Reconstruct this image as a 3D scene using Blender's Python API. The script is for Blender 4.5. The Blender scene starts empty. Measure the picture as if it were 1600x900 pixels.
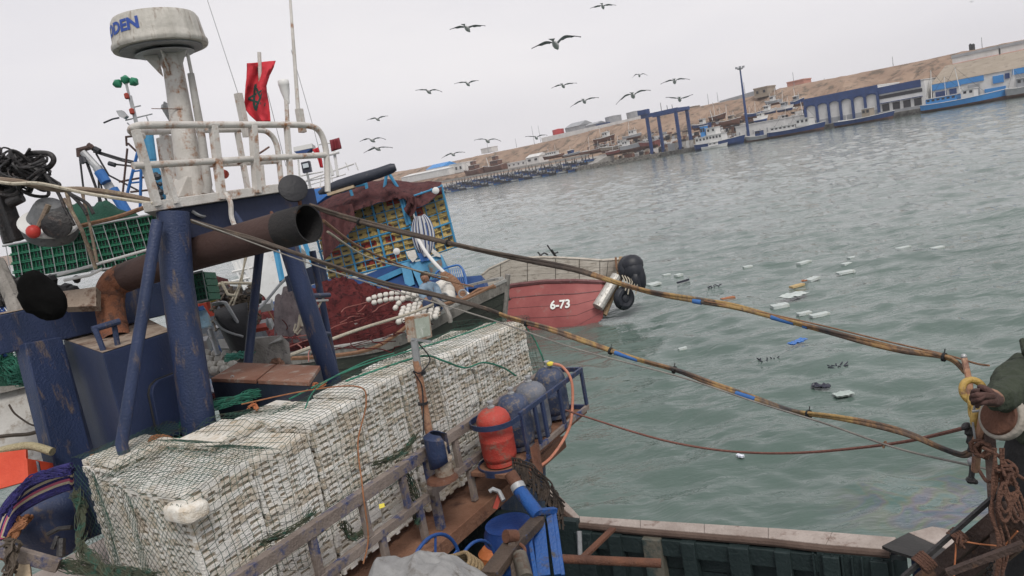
import bpy, math, random
import numpy as np
from mathutils import Vector, Matrix, noise as mnoise
random.seed(7)
rng = np.random.default_rng(7)
S = bpy.context.scene
COL = S.collection

# ------------------------------------------------------------------ camera, sky, sun, exposure
FPX, EYE = 1155.0, 5.0
_th, _ro = math.radians(8.86), math.radians(10.3)
FWD = Vector((0, math.cos(_th), -math.sin(_th)))
_U0 = Vector((0, math.sin(_th), math.cos(_th)))
RGT = math.cos(_ro) * Vector((1, 0, 0)) - math.sin(_ro) * _U0
UPV = math.sin(_ro) * Vector((1, 0, 0)) + math.cos(_ro) * _U0
CAMP = Vector((0, 0, EYE))
cam_data = bpy.data.cameras.new("camera")
cam = bpy.data.objects.new("camera", cam_data)
COL.objects.link(cam)
cam_data.sensor_width = 36
cam_data.lens = FPX / 1600 * 36
cam_data.clip_start = 0.1
cam_data.clip_end = 12000
M = Matrix((RGT, UPV, -FWD)).transposed().to_4x4()
M.translation = CAMP
cam.matrix_world = M
S.camera = cam
S.render.resolution_x, S.render.resolution_y = 1024, 576
S.view_settings.view_transform = 'Standard'
S.view_settings.look = 'None'
S.view_settings.exposure = 0.12
S.view_settings.gamma = 1.0

SUN_EL, SUN_AZ = math.radians(55), math.radians(165)      # high thin cloud, light from behind the right shoulder
w = bpy.data.worlds.new("World")
S.world = w
w.use_nodes = True
nt = w.node_tree
nt.nodes.clear()
wo = nt.nodes.new('ShaderNodeOutputWorld')
bg = nt.nodes.new('ShaderNodeBackground')
sky = nt.nodes.new('ShaderNodeTexSky')
sky.sky_type = 'NISHITA'
sky.sun_disc = False
sky.sun_elevation = SUN_EL
sky.sun_rotation = SUN_AZ
sky.dust_density = 4
sky.air_density = 1
hs = nt.nodes.new('ShaderNodeHueSaturation')
hs.inputs['Saturation'].default_value = 0.15
nt.links.new(sky.outputs[0], hs.inputs['Color'])
# an even overcast layer in front of the clear sky
tc = nt.nodes.new('ShaderNodeTexCoord')
mp = nt.nodes.new('ShaderNodeMapping')
mp.inputs['Scale'].default_value = (1.2, 1.2, 4.0)
nz = nt.nodes.new('ShaderNodeTexNoise')
nz.inputs['Scale'].default_value = 1.3
nz.inputs['Detail'].default_value = 4
nt.links.new(tc.outputs['Generated'], mp.inputs['Vector'])
nt.links.new(mp.outputs[0], nz.inputs['Vector'])
cr = nt.nodes.new('ShaderNodeValToRGB')
cr.color_ramp.elements[0].position = 0.3
cr.color_ramp.elements[0].color = (7.1, 7.0, 7.5, 1)
cr.color_ramp.elements[1].position = 0.75
cr.color_ramp.elements[1].color = (8.6, 8.35, 8.5, 1)
nt.links.new(nz.outputs[0], cr.inputs[0])
mx = nt.nodes.new('ShaderNodeMixRGB')
mx.inputs[0].default_value = 0.88
nt.links.new(hs.outputs[0], mx.inputs[1])
sx = nt.nodes.new('ShaderNodeSeparateXYZ')
nt.links.new(tc.outputs['Generated'], sx.inputs[0])
gr = nt.nodes.new('ShaderNodeMapRange')
gr.inputs['From Min'].default_value = 0.0; gr.inputs['From Max'].default_value = 0.75
gr.inputs['To Min'].default_value = 1.10; gr.inputs['To Max'].default_value = 0.86
nt.links.new(sx.outputs['Z'], gr.inputs['Value'])
gm_ = nt.nodes.new('ShaderNodeVectorMath'); gm_.operation = 'SCALE'
nt.links.new(cr.outputs[0], gm_.inputs[0]); nt.links.new(gr.outputs[0], gm_.inputs['Scale'])
nt.links.new(gm_.outputs[0], mx.inputs[2])
nt.links.new(mx.outputs[0], bg.inputs['Color'])
bg.inputs['Strength'].default_value = 0.102
nt.links.new(bg.outputs[0], wo.inputs['Surface'])

sd = bpy.data.lights.new("sun", 'SUN')
sd.energy = 2.0
sd.angle = math.radians(20)
sd.color = (1.0, 0.95, 0.88)
sun = bpy.data.objects.new("sun", sd)
COL.objects.link(sun)
_sdir = Vector((math.sin(SUN_AZ) * math.cos(SUN_EL), math.cos(SUN_AZ) * math.cos(SUN_EL), math.sin(SUN_EL)))
sun.rotation_euler = _sdir.to_track_quat('Z', 'Y').to_euler()

# ------------------------------------------------------------------ from the survey of the photograph to metres
def ray(x, y):
    return FWD + RGT * ((x - 800) / FPX) + UPV * ((450 - y) / FPX)
def P(x, y, d):                       # a point d metres ahead
    return CAMP + ray(x, y) * d
def PZ(x, y, z):                      # a point at height z
    k = ray(x, y)
    return CAMP + k * ((z - EYE) / k.z)
# near boat frame: a = along her rack, b = towards the water, z = up
NO, NA, NB = Vector((-2.17, 4.27, 0)), Vector((.540, .8415, 0)), Vector((.8415, -.540, 0))
def N(a, b, z):
    return NO + NA * a + NB * b + Vector((0, 0, z))
def PB(x, y, b):                      # a point on the upright plane at offset b of the near boat
    k = ray(x, y)
    t = (b + NO.dot(NB) - CAMP.dot(NB)) / k.dot(NB)
    return CAMP + k * t
def AB(p):
    q = p - NO
    return q.dot(NA), q.dot(NB), p.z
# far shore frame
SO, SA, SI = Vector((-28, 400, 0)), Vector((.69, -.724, 0)).normalized(), Vector((.724, .69, 0)).normalized()
def SH(s, i, z):
    return SO + SA * s + SI * i + Vector((0, 0, z))
def PS(x, y, i):                      # point on the upright plane i metres inland
    k = ray(x, y)
    t = (i + SO.dot(SI) - CAMP.dot(SI)) / k.dot(SI)
    return CAMP + k * t
def SZ(p):
    q = p - SO
    return q.dot(SA), p.z

# ------------------------------------------------------------------ materials
MATS = {}
def mat(name, c1, c2=None, c3=None, scale=4.0, rough=0.7, metal=0.0, bump=0.3, bscale=40.0, t3=0.6, stretch=(1, 1, 1), spec=0.4, soft3=0.06, detail=6):
    """two tones mixed by noise, a third tone in patches (rust, dirt, chips), fine bump"""
    if name in MATS:
        return MATS[name]
    m = bpy.data.materials.new(name)
    m.use_nodes = True
    t = m.node_tree
    b = t.nodes['Principled BSDF']
    b.inputs['Roughness'].default_value = rough
    b.inputs['Metallic'].default_value = metal
    b.inputs['Specular IOR Level'].default_value = spec
    tc = t.nodes.new('ShaderNodeTexCoord')
    mp = t.nodes.new('ShaderNodeMapping')
    mp.inputs['Scale'].default_value = stretch
    t.links.new(tc.outputs['Object'], mp.inputs['Vector'])
    n1 = t.nodes.new('ShaderNodeTexNoise')
    n1.inputs['Scale'].default_value = scale
    n1.inputs['Detail'].default_value = detail
    n1.inputs['Roughness'].default_value = 0.65
    t.links.new(mp.outputs[0], n1.inputs['Vector'])
    r1 = t.nodes.new('ShaderNodeValToRGB')
    r1.color_ramp.elements[0].position = 0.35
    r1.color_ramp.elements[1].position = 0.65
    r1.color_ramp.elements[0].color = (*c1, 1)
    r1.color_ramp.elements[1].color = (*(c2 or [v * 1.25 for v in c1]), 1)
    t.links.new(n1.outputs[0], r1.inputs[0])
    out = r1.outputs[0]
    if c3:
        n2 = t.nodes.new('ShaderNodeTexNoise')
        n2.inputs['Scale'].default_value = scale * 2.3
        n2.inputs['Detail'].default_value = 8
        n2.inputs['Roughness'].default_value = 0.7
        t.links.new(mp.outputs[0], n2.inputs['Vector'])
        r2 = t.nodes.new('ShaderNodeValToRGB')
        r2.color_ramp.elements[0].position = t3 - soft3
        r2.color_ramp.elements[1].position = t3 + soft3
        t.links.new(n2.outputs[0], r2.inputs[0])
        mxx = t.nodes.new('ShaderNodeMixRGB')
        t.links.new(r2.outputs[0], mxx.inputs[0])
        t.links.new(out, mxx.inputs[1])
        mxx.inputs[2].default_value = (*c3, 1)
        out = mxx.outputs[0]
    t.links.new(out, b.inputs['Base Color'])
    if bump:
        n3 = t.nodes.new('ShaderNodeTexNoise')
        n3.inputs['Scale'].default_value = bscale
        n3.inputs['Detail'].default_value = 5
        t.links.new(tc.outputs['Object'], n3.inputs['Vector'])
        bp = t.nodes.new('ShaderNodeBump')
        bp.inputs['Strength'].default_value = bump
        bp.inputs['Distance'].default_value = 0.02
        t.links.new(n3.outputs[0], bp.inputs['Height'])
        t.links.new(bp.outputs[0], b.inputs['Normal'])
    MATS[name] = m
    return m

RUST = (.16, .06, .03)
navy = lambda: mat('navy_paint', (.017, .029, .070), (.028, .044, .105), (.13, .10, .085), 3.0, .5, 0, .35, 60, .615, stretch=(1.7, 1.7, .4))
navyclean = lambda: mat('navy_paint_deckhouse', (.017, .028, .070), (.025, .038, .092), (.20, .21, .24), 2.2, .5, 0, .2, 50, .70, soft3=.02)
white = lambda: mat('weathered_white_paint', (.44, .42, .39), (.60, .58, .55), (.28, .13, .06), 3.0, .55, 0, .3, 60, .585)
rusty = lambda: mat('rusted_steel', (.085, .040, .028), (.15, .065, .038), (.22, .17, .14), 5.0, .8, .1, .5, 60, .66)
darkrust = lambda: mat('sooty_rusted_pipe', (.10, .052, .040), (.18, .088, .060), (.30, .17, .11), 3.0, .85, 0, .6, 50, .585)
wornrail = lambda: mat('worn_blue_and_rust_rail', (.15, .12, .105), (.25, .21, .185), (.03, .05, .14), 3.0, .7, 0, .5, 60, .58)
bluep = lambda: mat('bright_blue_paint', (.012, .09, .30), (.02, .13, .38), (.13, .09, .06), 3.0, .5, 0, .2, 50, .68)
cyanp = lambda: mat('sky_blue_paint', (.035, .19, .35), (.06, .26, .44), (.12, .14, .14), 3.0, .5, 0, .2, 50, .66)
black = lambda: mat('matt_black', (.014, .015, .018), (.024, .024, .028), None, 5, .6)
concrete = lambda: mat('old_concrete', (.26, .25, .235), (.34, .33, .31), (.18, .17, .16), .3, .9, 0, .2, 2, .6)

# ------------------------------------------------------------------ mesh builder
class MB:
    def __init__(s):
        s.v, s.f, s.m, s.cur = [], [], [], 0
    def mat(s, i):
        s.cur = i
        return s
    def add(s, vs, fs):
        o = len(s.v)
        s.v += [Vector(p) for p in vs]
        s.f += [tuple(i + o for i in f) for f in fs]
        s.m += [s.cur] * len(fs)
        return s
    def hexa(s, p):                    # 8 corners: bottom 4 ccw, top 4 ccw
        return s.add(p, [(3, 2, 1, 0), (4, 5, 6, 7), (0, 1, 5, 4), (1, 2, 6, 5), (2, 3, 7, 6), (3, 0, 4, 7)])
    def box(s, c, x, y, z):            # centre and three half axes
        c, x, y, z = Vector(c), Vector(x), Vector(y), Vector(z)
        return s.hexa([c - x - y - z, c + x - y - z, c + x + y - z, c - x + y - z,
                       c - x - y + z, c + x - y + z, c + x + y + z, c - x + y + z])
    def nbox(s, a0, a1, b0, b1, z0, z1, fn=None):
        fn = fn or N
        return s.hexa([fn(a0, b0, z0), fn(a0, b1, z0), fn(a1, b1, z0), fn(a1, b0, z0),
                       fn(a0, b0, z1), fn(a0, b1, z1), fn(a1, b1, z1), fn(a1, b0, z1)])
    def beam(s, p, q, w_, h_, up=(0, 0, 1)):
        p, q = Vector(p), Vector(q)
        d = (q - p)
        t = d.normalized()
        u = Vector(up)
        x = t.cross(u).normalized()
        y = x.cross(t).normalized()
        return s.box((p + q) / 2, x * w_ / 2, d / 2, y * h_ / 2)
    def tube(s, pts, r, n=8, cap=True):
        pts = [Vector(p) for p in pts]
        rr = r if isinstance(r, (list, tuple)) else [r] * len(pts)
        o = len(s.v)
        prev = None
        for i, p in enumerate(pts):
            t = (pts[min(i + 1, len(pts) - 1)] - pts[max(i - 1, 0)])
            t = t.normalized() if t.length > 1e-9 else Vector((0, 0, 1))
            if prev is None:
                x = t.orthogonal().normalized()
            else:
                x = (prev - t * prev.dot(t))
                x = x.normalized() if x.length > 1e-6 else t.orthogonal().normalized()
            prev = x
            y = t.cross(x)
            for k in range(n):
                a = 2 * math.pi * k / n
                s.v.append(p + (x * math.cos(a) + y * math.sin(a)) * rr[i])
        for i in range(len(pts) - 1):
            for k in range(n):
                k2 = (k + 1) % n
                s.f.append((o + i * n + k, o + i * n + k2, o + (i + 1) * n + k2, o + (i + 1) * n + k))
                s.m.append(s.cur)
        if cap:
            s.f.append(tuple(o + k for k in reversed(range(n))))
            s.f.append(tuple(o + (len(pts) - 1) * n + k for k in range(n)))
            s.m += [s.cur] * 2
        return s
    def lathe(s, c, prof, n=24, ax=(0, 0, 1), cap=True):   # prof: (radius, height along axis)
        c, ax = Vector(c), Vector(ax).normalized()
        x = ax.orthogonal().normalized()
        y = ax.cross(x)
        o = len(s.v)
        for r, h in prof:
            for k in range(n):
                a = 2 * math.pi * k / n
                s.v.append(c + ax * h + (x * math.cos(a) + y * math.sin(a)) * r)
        for i in range(len(prof) - 1):
            for k in range(n):
                k2 = (k + 1) % n
                s.f.append((o + i * n + k, o + i * n + k2, o + (i + 1) * n + k2, o + (i + 1) * n + k))
                s.m.append(s.cur)
        if cap:
            s.f.append(tuple(o + k for k in reversed(range(n))))
            s.f.append(tuple(o + (len(prof) - 1) * n + k for k in range(n)))
            s.m += [s.cur] * 2
        return s
    def ball(s, c, r, n=12, sc=(1, 1, 1)):
        c = Vector(c)
        o = len(s.v)
        m = max(4, n // 2)
        for i in range(m + 1):
            th = math.pi * i / m
            for k in range(n):
                a = 2 * math.pi * k / n
                s.v.append(c + Vector((r * sc[0] * math.sin(th) * math.cos(a), r * sc[1] * math.sin(th) * math.sin(a), r * sc[2] * math.cos(th))))
        for i in range(m):
            for k in range(n):
                k2 = (k + 1) % n
                s.f.append((o + i * n + k, o + (i + 1) * n + k, o + (i + 1) * n + k2, o + i * n + k2))
                s.m.append(s.cur)
        return s
    def grid(s, G, close=False):
        o = len(s.v)
        R, Cn = len(G), len(G[0])
        for row in G:
            s.v += [Vector(p) for p in row]
        for i in range(R - 1):
            for j in range(Cn - 1):
                s.f.append((o + i * Cn + j, o + i * Cn + j + 1, o + (i + 1) * Cn + j + 1, o + (i + 1) * Cn + j))
                s.m.append(s.cur)
        return s
    def prism(s, poly, off):           # polygon and an extrusion vector
        n = len(poly)
        poly = [Vector(p) for p in poly]
        off = Vector(off)
        return s.add(poly + [p + off for p in poly],
                     [tuple(reversed(range(n))), tuple(range(n, 2 * n))] + [(i, (i + 1) % n, n + (i + 1) % n, n + i) for i in range(n)])
    def mesh(s, name, mats, smooth=False, origin=Vector((0, 0, 0))):
        me = bpy.data.meshes.new(name)
        me.from_pydata([tuple(v - origin) for v in s.v], [], s.f)
        for m in (mats if isinstance(mats, (list, tuple)) else [mats]):
            me.materials.append(m)
        me.polygons.foreach_set('material_index', s.m)
        if smooth:
            me.polygons.foreach_set('use_smooth', [True] * len(me.polygons))
            try:
                me.set_sharp_from_angle(angle=math.radians(40))
            except Exception:
                pass
        me.update()
        return me
    def build(s, name, mats, parent=None, label=None, cat=None, group=None, kind=None, smooth=False, bevel=0):
        if parent is not None:
            root = parent
            while root.parent is not None:
                root = root.parent
            org = root.location.copy()
            # children of a rotated or moved part keep that part's own offset out of their data
            q = parent
            while q.parent is not None:
                org = org + q.location
                q = q.parent
        else:
            if s.v:
                xs = [v.x for v in s.v]; ys = [v.y for v in s.v]; zs = [v.z for v in s.v]
                org = Vector(((min(xs) + max(xs)) / 2, (min(ys) + max(ys)) / 2, min(zs)))
        me = s.mesh(name, mats, smooth, org)
        o = bpy.data.objects.new(name, me)
        COL.objects.link(o)
        if parent is not None:
            o.parent = parent
        else:
            o.location = org
        if bevel:
            bv = o.modifiers.new('bevel', 'BEVEL')
            bv.width = bevel
            bv.segments = 2
            bv.limit_method = 'ANGLE'
        tag(o, label, cat, group, kind)
        return o

def tag(o, label=None, cat=None, group=None, kind=None):
    if label: o['label'] = label
    if cat: o['category'] = cat
    if group: o['group'] = group
    if kind: o['kind'] = kind
    return o
def thing(name, loc, label, cat, group=None):
    o = bpy.data.objects.new(name, None)
    o.empty_display_size = 0.3
    o.location = Vector(loc)
    COL.objects.link(o)
    return tag(o, label, cat, group)
def inst(name, me, mtx, parent=None, label=None, cat=None, group=None, kind=None):
    o = bpy.data.objects.new(name, me)
    COL.objects.link(o)
    if parent is not None:
        o.parent = parent
        o.matrix_local = Matrix.Translation(-parent.location) @ mtx if parent.parent is None else mtx
    else:
        o.matrix_local = mtx
    return tag(o, label, cat, group, kind)
def frame(o, x, y, z, sc=1.0):
    m = Matrix((Vector(x).normalized() * sc, Vector(y).normalized() * sc, Vector(z).normalized() * sc)).transposed().to_4x4()
    m.translation = Vector(o)
    return m
def copy_tree(o, parent=None):
    c = o.copy()
    COL.objects.link(c)
    c.parent = parent
    for ch in list(o.children):
        copy_tree(ch, c)
    return c
def catmull(pts, n=8):
    pts = [Vector(p) for p in pts]
    out = []
    for i in range(len(pts) - 1):
        p0, p1, p2, p3 = pts[max(i - 1, 0)], pts[i], pts[i + 1], pts[min(i + 2, len(pts) - 1)]
        for k in range(n):
            t = k / n
            out.append(0.5 * ((2 * p1) + (p2 - p0) * t + (2 * p0 - 5 * p1 + 4 * p2 - p3) * t * t + (3 * p1 - p0 - 3 * p2 + p3) * t ** 3))
    out.append(pts[-1])
    return out
def pxline(pts, n=8):                  # (x, y, distance) triples to a smooth 3-D line
    return catmull([P(*p) for p in pts], n)
def NZ(p, s=1.0):
    return mnoise.noise(Vector(p) * s)
ORD = ['first', 'second', 'third', 'fourth', 'fifth', 'sixth', 'seventh', 'eighth', 'ninth', 'tenth', 'eleventh', 'twelfth',
       'thirteenth', 'fourteenth', 'fifteenth', 'sixteenth', 'seventeenth', 'eighteenth', 'nineteenth', 'twentieth']
def ordn(i):
    if i < 20: return ORD[i]
    d, r = divmod(i + 1, 10)
    t = {2: 'twenty', 3: 'thirty', 4: 'forty'}[d]
    return {2: 'twentieth', 3: 'thirtieth', 4: 'fortieth'}[d] if r == 0 else t + '-' + ORD[r - 1]
def text_mesh(txt, size, bold=0.0):
    cu = bpy.data.curves.new('lettering', 'FONT')
    cu.body = txt
    cu.size = size
    cu.offset = bold
    cu.align_x = 'CENTER'
    cu.align_y = 'CENTER'
    cu.resolution_u = 3
    ob = bpy.data.objects.new('lettering_source', cu)
    COL.objects.link(ob)
    bpy.context.view_layer.update()
    me = bpy.data.meshes.new_from_object(ob.evaluated_get(bpy.context.evaluated_depsgraph_get()))
    vs = [v.co.copy() for v in me.vertices]
    fs = [tuple(p.vertices) for p in me.polygons]
    bpy.data.objects.remove(ob)
    bpy.data.curves.remove(cu)
    bpy.data.meshes.remove(me)
    return vs, fs
def split_long(vs, fs):
    return vs, fs

# ------------------------------------------------------------------ water
def wave_h(X, Y):
    R_ = np.hypot(X, Y)
    h = np.zeros_like(X)
    r2 = np.random.default_rng(3)
    for wl, amp, cnt in ((7.5, .028, 6), (3.4, .026, 8), (1.6, .022, 12), (.8, .013, 18), (.42, .006, 24)):
        for k in range(cnt):
            ang = math.radians(250) + r2.normal() * 0.65
            L = wl * math.exp(r2.normal() * .22)
            kk = 2 * math.pi / L
            ph = r2.uniform(0, 6.28)
            wob = 0.8 * np.sin(X * .31 * math.cos(k) + Y * .27 * math.sin(k * 1.7) + k)
            q = np.sin(kk * (X * math.cos(ang) + Y * math.sin(ang)) + ph + wob)
            q = 1 - 2 * np.abs(np.sin(.5 * (kk * (X * math.cos(ang) + Y * math.sin(ang)) + ph + wob))) ** .8 if k % 3 == 0 else q
            fade = np.clip(L * 110 / np.maximum(R_, 1) - .5, 0, 1)
            h += q * amp / math.sqrt(cnt) * 1.5 * fade
    return h
def make_water():
    az = np.concatenate([np.arange(-180, -52, 6.0), np.arange(-52, 48, .16), np.arange(48, 180, 6.0)])
    az = np.radians(az)
    nr = 560
    rr = np.concatenate([[0.5], 2.5 * (900 / 2.5) ** (np.arange(nr) / (nr - 1)), [2000, 5000, 9000]])
    A_, R_ = np.meshgrid(az, rr)
    X, Y = R_ * np.sin(A_), R_ * np.cos(A_)
    Z = wave_h(X, Y)
    nv, na = len(rr), len(az)
    co = np.stack([X, Y, Z], -1).reshape(-1, 3)
    i = np.arange(nv - 1)[:, None] * na
    j = np.arange(na)[None, :]
    j2 = (j + 1) % na
    q = np.stack([i + j, i + j2, i + na + j2, i + na + j], -1).reshape(-1, 4)
    me = bpy.data.meshes.new('water')
    me.vertices.add(len(co)); me.vertices.foreach_set('co', co.ravel())
    me.loops.add(q.size); me.loops.foreach_set('vertex_index', q[:, ::-1].ravel())
    me.polygons.add(len(q)); me.polygons.foreach_set('loop_start', np.arange(0, q.size, 4)); me.polygons.foreach_set('loop_total', np.full(len(q), 4))
    me.polygons.foreach_set('use_smooth', np.ones(len(q), bool))
    me.update(); me.validate()
    m = bpy.data.materials.new('harbour_water'); m.use_nodes = True
    t = m.node_tree; b = t.nodes['Principled BSDF']
    b.inputs['Roughness'].default_value = .06
    b.inputs['IOR'].default_value = 1.33
    tc = t.nodes.new('ShaderNodeTexCoord')
    n1 = t.nodes.new('ShaderNodeTexNoise'); n1.inputs['Scale'].default_value = .16; n1.inputs['Detail'].default_value = 5
    t.links.new(tc.outputs['Object'], n1.inputs['Vector'])
    r1 = t.nodes.new('ShaderNodeValToRGB')
    r1.color_ramp.elements[0].position = .35; r1.color_ramp.elements[1].position = .68
    r1.color_ramp.elements[0].color = (.074, .112, .097, 1); r1.color_ramp.elements[1].color = (.108, .150, .134, 1)
    t.links.new(n1.outputs[0], r1.inputs[0])
    # a thin oil film drifting at the stern: colour bands inside a patch of their own
    vm = t.nodes.new('ShaderNodeVectorMath'); vm.operation = 'DISTANCE'
    c0 = PZ(1470, 785, 0); vm.inputs[1].default_value = c0
    t.links.new(tc.outputs['Object'], vm.inputs[0])
    mr = t.nodes.new('ShaderNodeMapRange'); mr.inputs['From Min'].default_value = 0.3; mr.inputs['From Max'].default_value = 1.5
    mr.inputs['To Min'].default_value = .30; mr.inputs['To Max'].default_value = 0
    t.links.new(vm.outputs['Value'], mr.inputs['Value'])
    n2 = t.nodes.new('ShaderNodeTexNoise'); n2.inputs['Scale'].default_value = 1.3; n2.inputs['Detail'].default_value = 2; n2.inputs['Distortion'].default_value = 1.5
    t.links.new(tc.outputs['Object'], n2.inputs['Vector'])
    r2 = t.nodes.new('ShaderNodeValToRGB')
    els = r2.color_ramp.elements
    els[0].position = .32; els[0].color = (.09, .14, .12, 1); els[1].position = .72; els[1].color = (.09, .14, .12, 1)
    for p_, c_ in ((.40, (.10, .10, .26)), (.47, (.22, .10, .20)), (.53, (.22, .20, .09)), (.60, (.08, .20, .20))):
        e = els.new(p_); e.color = (*c_, 1)
    t.links.new(n2.outputs[0], r2.inputs[0])
    mx_ = t.nodes.new('ShaderNodeMixRGB')
    t.links.new(mr.outputs[0], mx_.inputs[0]); t.links.new(r1.outputs[0], mx_.inputs[1]); t.links.new(r2.outputs[0], mx_.inputs[2])
    t.links.new(mx_.outputs[0], b.inputs['Base Color'])
    # wind ripples: elongated crests in three sizes, the largest only roughening the more open water
    mp = t.nodes.new('ShaderNodeMapping'); mp.inputs['Rotation'].default_value = (0, 0, math.radians(14)); mp.inputs['Scale'].default_value = (.42, 1, 1)
    t.links.new(tc.outputs['Object'], mp.inputs['Vector'])
    n0 = t.nodes.new('ShaderNodeTexNoise'); n0.inputs['Scale'].default_value = .11; n0.inputs['Detail'].default_value = 3; n0.inputs['Distortion'].default_value = 1.0
    t.links.new(tc.outputs['Object'], n0.inputs['Vector'])
    calm = t.nodes.new('ShaderNodeMapRange'); calm.inputs['From Min'].default_value = .36; calm.inputs['From Max'].default_value = .60
    calm.inputs['To Min'].default_value = .35; calm.inputs['To Max'].default_value = 1.0
    t.links.new(n0.outputs[0], calm.inputs['Value'])
    prev = None
    for sc, det, dist, st, typ in ((.45, 5, .24, .5, 'FBM'), (1.4, 5, .13, .85, 'FBM'), (4.2, 4, .04, .8, 'RIDGED_MULTIFRACTAL')):
        n_ = t.nodes.new('ShaderNodeTexNoise'); n_.noise_type = typ; n_.normalize = True if typ == 'FBM' else n_.normalize
        n_.inputs['Scale'].default_value = sc; n_.inputs['Detail'].default_value = det; n_.inputs['Roughness'].default_value = .6; n_.inputs['Distortion'].default_value = .35
        t.links.new(mp.outputs[0], n_.inputs['Vector'])
        b_ = t.nodes.new('ShaderNodeBump'); b_.inputs['Strength'].default_value = st; b_.inputs['Distance'].default_value = dist
        if typ != 'FBM': b_.inputs['Distance'].default_value = dist * .35
        if sc > 1: t.links.new(calm.outputs[0], b_.inputs['Strength'])
        t.links.new(n_.outputs[0], b_.inputs['Height'])
        if prev: t.links.new(prev.outputs[0], b_.inputs['Normal'])
        prev = b_
    t.links.new(prev.outputs[0], b.inputs['Normal'])
    me.materials.append(m)
    o = bpy.data.objects.new('water', me); COL.objects.link(o); o['kind'] = 'structure'
make_water()
# ------------------------------------------------------------------ the far shore
def terrain():
    ss = np.concatenate([np.arange(-2600, -300, 50), np.arange(-300, 420, 2.2), np.arange(420, 1500, 40)])
    ii = np.concatenate([[-.3, 0, 3, 12, 22, 30], np.linspace(34, 84, 34), [92, 110, 140, 200, 400, 900, 2500, 6000]])
    G = []
    for s in ss:
        row = []
        top = 18.5 + 1.2 * math.sin(s * .013) + (2.0 if s < 0 else 0) * min(1, -s / 150 if s < 0 else 0)
        lip = 80 + 5 * NZ((s * .02, 1.3, 0))
        for i in ii:
            k = min(1, max(0, (i - 34) / (lip - 34)))
            k = k * k * (3 - 2 * k) * .55 + k * .45
            z = 1.35 + k * (top - 1.35)
            if 32 < i < 81:
                env = math.sin(math.pi * min(1, max(0, (i - 32) / 49))) ** .7
                z += env * (2.6 * NZ((s * .045, i * .06, 3)) + 1.8 * (1 - 2 * abs(NZ((s * .11, i * .05, 7)))) - .6 + .8 * NZ((s * .4, i * .3, 9)))
            if s < 95 and 21 < i < 60: z = max(z, 6.0)
            if i < 0: z = -1.5
            elif i < 3: z = 1.3 if i == 3 else 1.25
            if i > 300: z = top + (i - 300) * .0004
            row.append(SH(s, i, z))
        G.append(row)
    m = mat('sandstone_and_scrub', (.23, .16, .12), (.34, .25, .19), (.12, .098, .078), .09, .95, 0, 1.0, .4, .56, detail=12, spec=.1)
    mb = MB().grid(G)
    o = mb.build('hillside', m, kind='structure', smooth=False)
    # quay
    q = MB()
    q.nbox(-200, 500, -1.0, 20, -2, 1.5, fn=lambda a, b, z: SH(a, b, z))
    q.build('quay', mat('quay_concrete', (.10, .098, .092), (.17, .165, .155), (.04, .04, .038), .3, .9, 0, .3, 2, .52), kind='structure')
terrain()

FWHITE = mat('far_white_render', (.55, .55, .54), (.68, .68, .67), (.35, .33, .30), .4, .8, 0, 0, 1, .7)
FGREY = mat('far_grey_metal', (.26, .28, .30), (.36, .37, .39), (.18, .17, .17), .5, .6, 0, 0, 1, .65)
FBLUE = mat('far_blue_paint', (.012, .038, .13), (.020, .058, .19), (.10, .12, .16), .6, .5, 0, 0, 1, .7)
FSKY = mat('far_bright_blue_paint', (.04, .22, .55), (.05, .27, .62), (.10, .18, .28), .6, .5, 0, 0, 1, .7)
FPINK = mat('far_pink_render', (.42, .20, .16), (.50, .26, .20), None, .4, .85, 0, 0)
FTAN = mat('far_tan_roof', (.27, .23, .18), (.34, .29, .235), (.19, .16, .13), .2, .85, 0, 0)
FRED = mat('far_red_paint', (.42, .04, .05), (.48, .06, .06), None, .5, .6, 0, 0)
FORANGE = mat('far_orange_red_band', (.50, .10, .05), (.58, .14, .06), None, .5, .7, 0, 0)
FRUST = mat('far_rusted_hull', (.10, .05, .04), (.17, .085, .06), (.06, .055, .055), .5, .85, 0, 0)
FDARK = mat('far_dark_opening', (.02, .022, .028), (.035, .037, .045), None, 2, .4, 0, 0)
FWOOD = mat('far_bare_timber', (.22, .18, .14), (.32, .28, .23), (.12, .10, .09), .8, .85, 0, 0)
FROCK = mat('far_dark_rock', (.05, .05, .047), (.13, .125, .11), (.22, .20, .17), .5, .9, 0, .5, 3)

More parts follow.
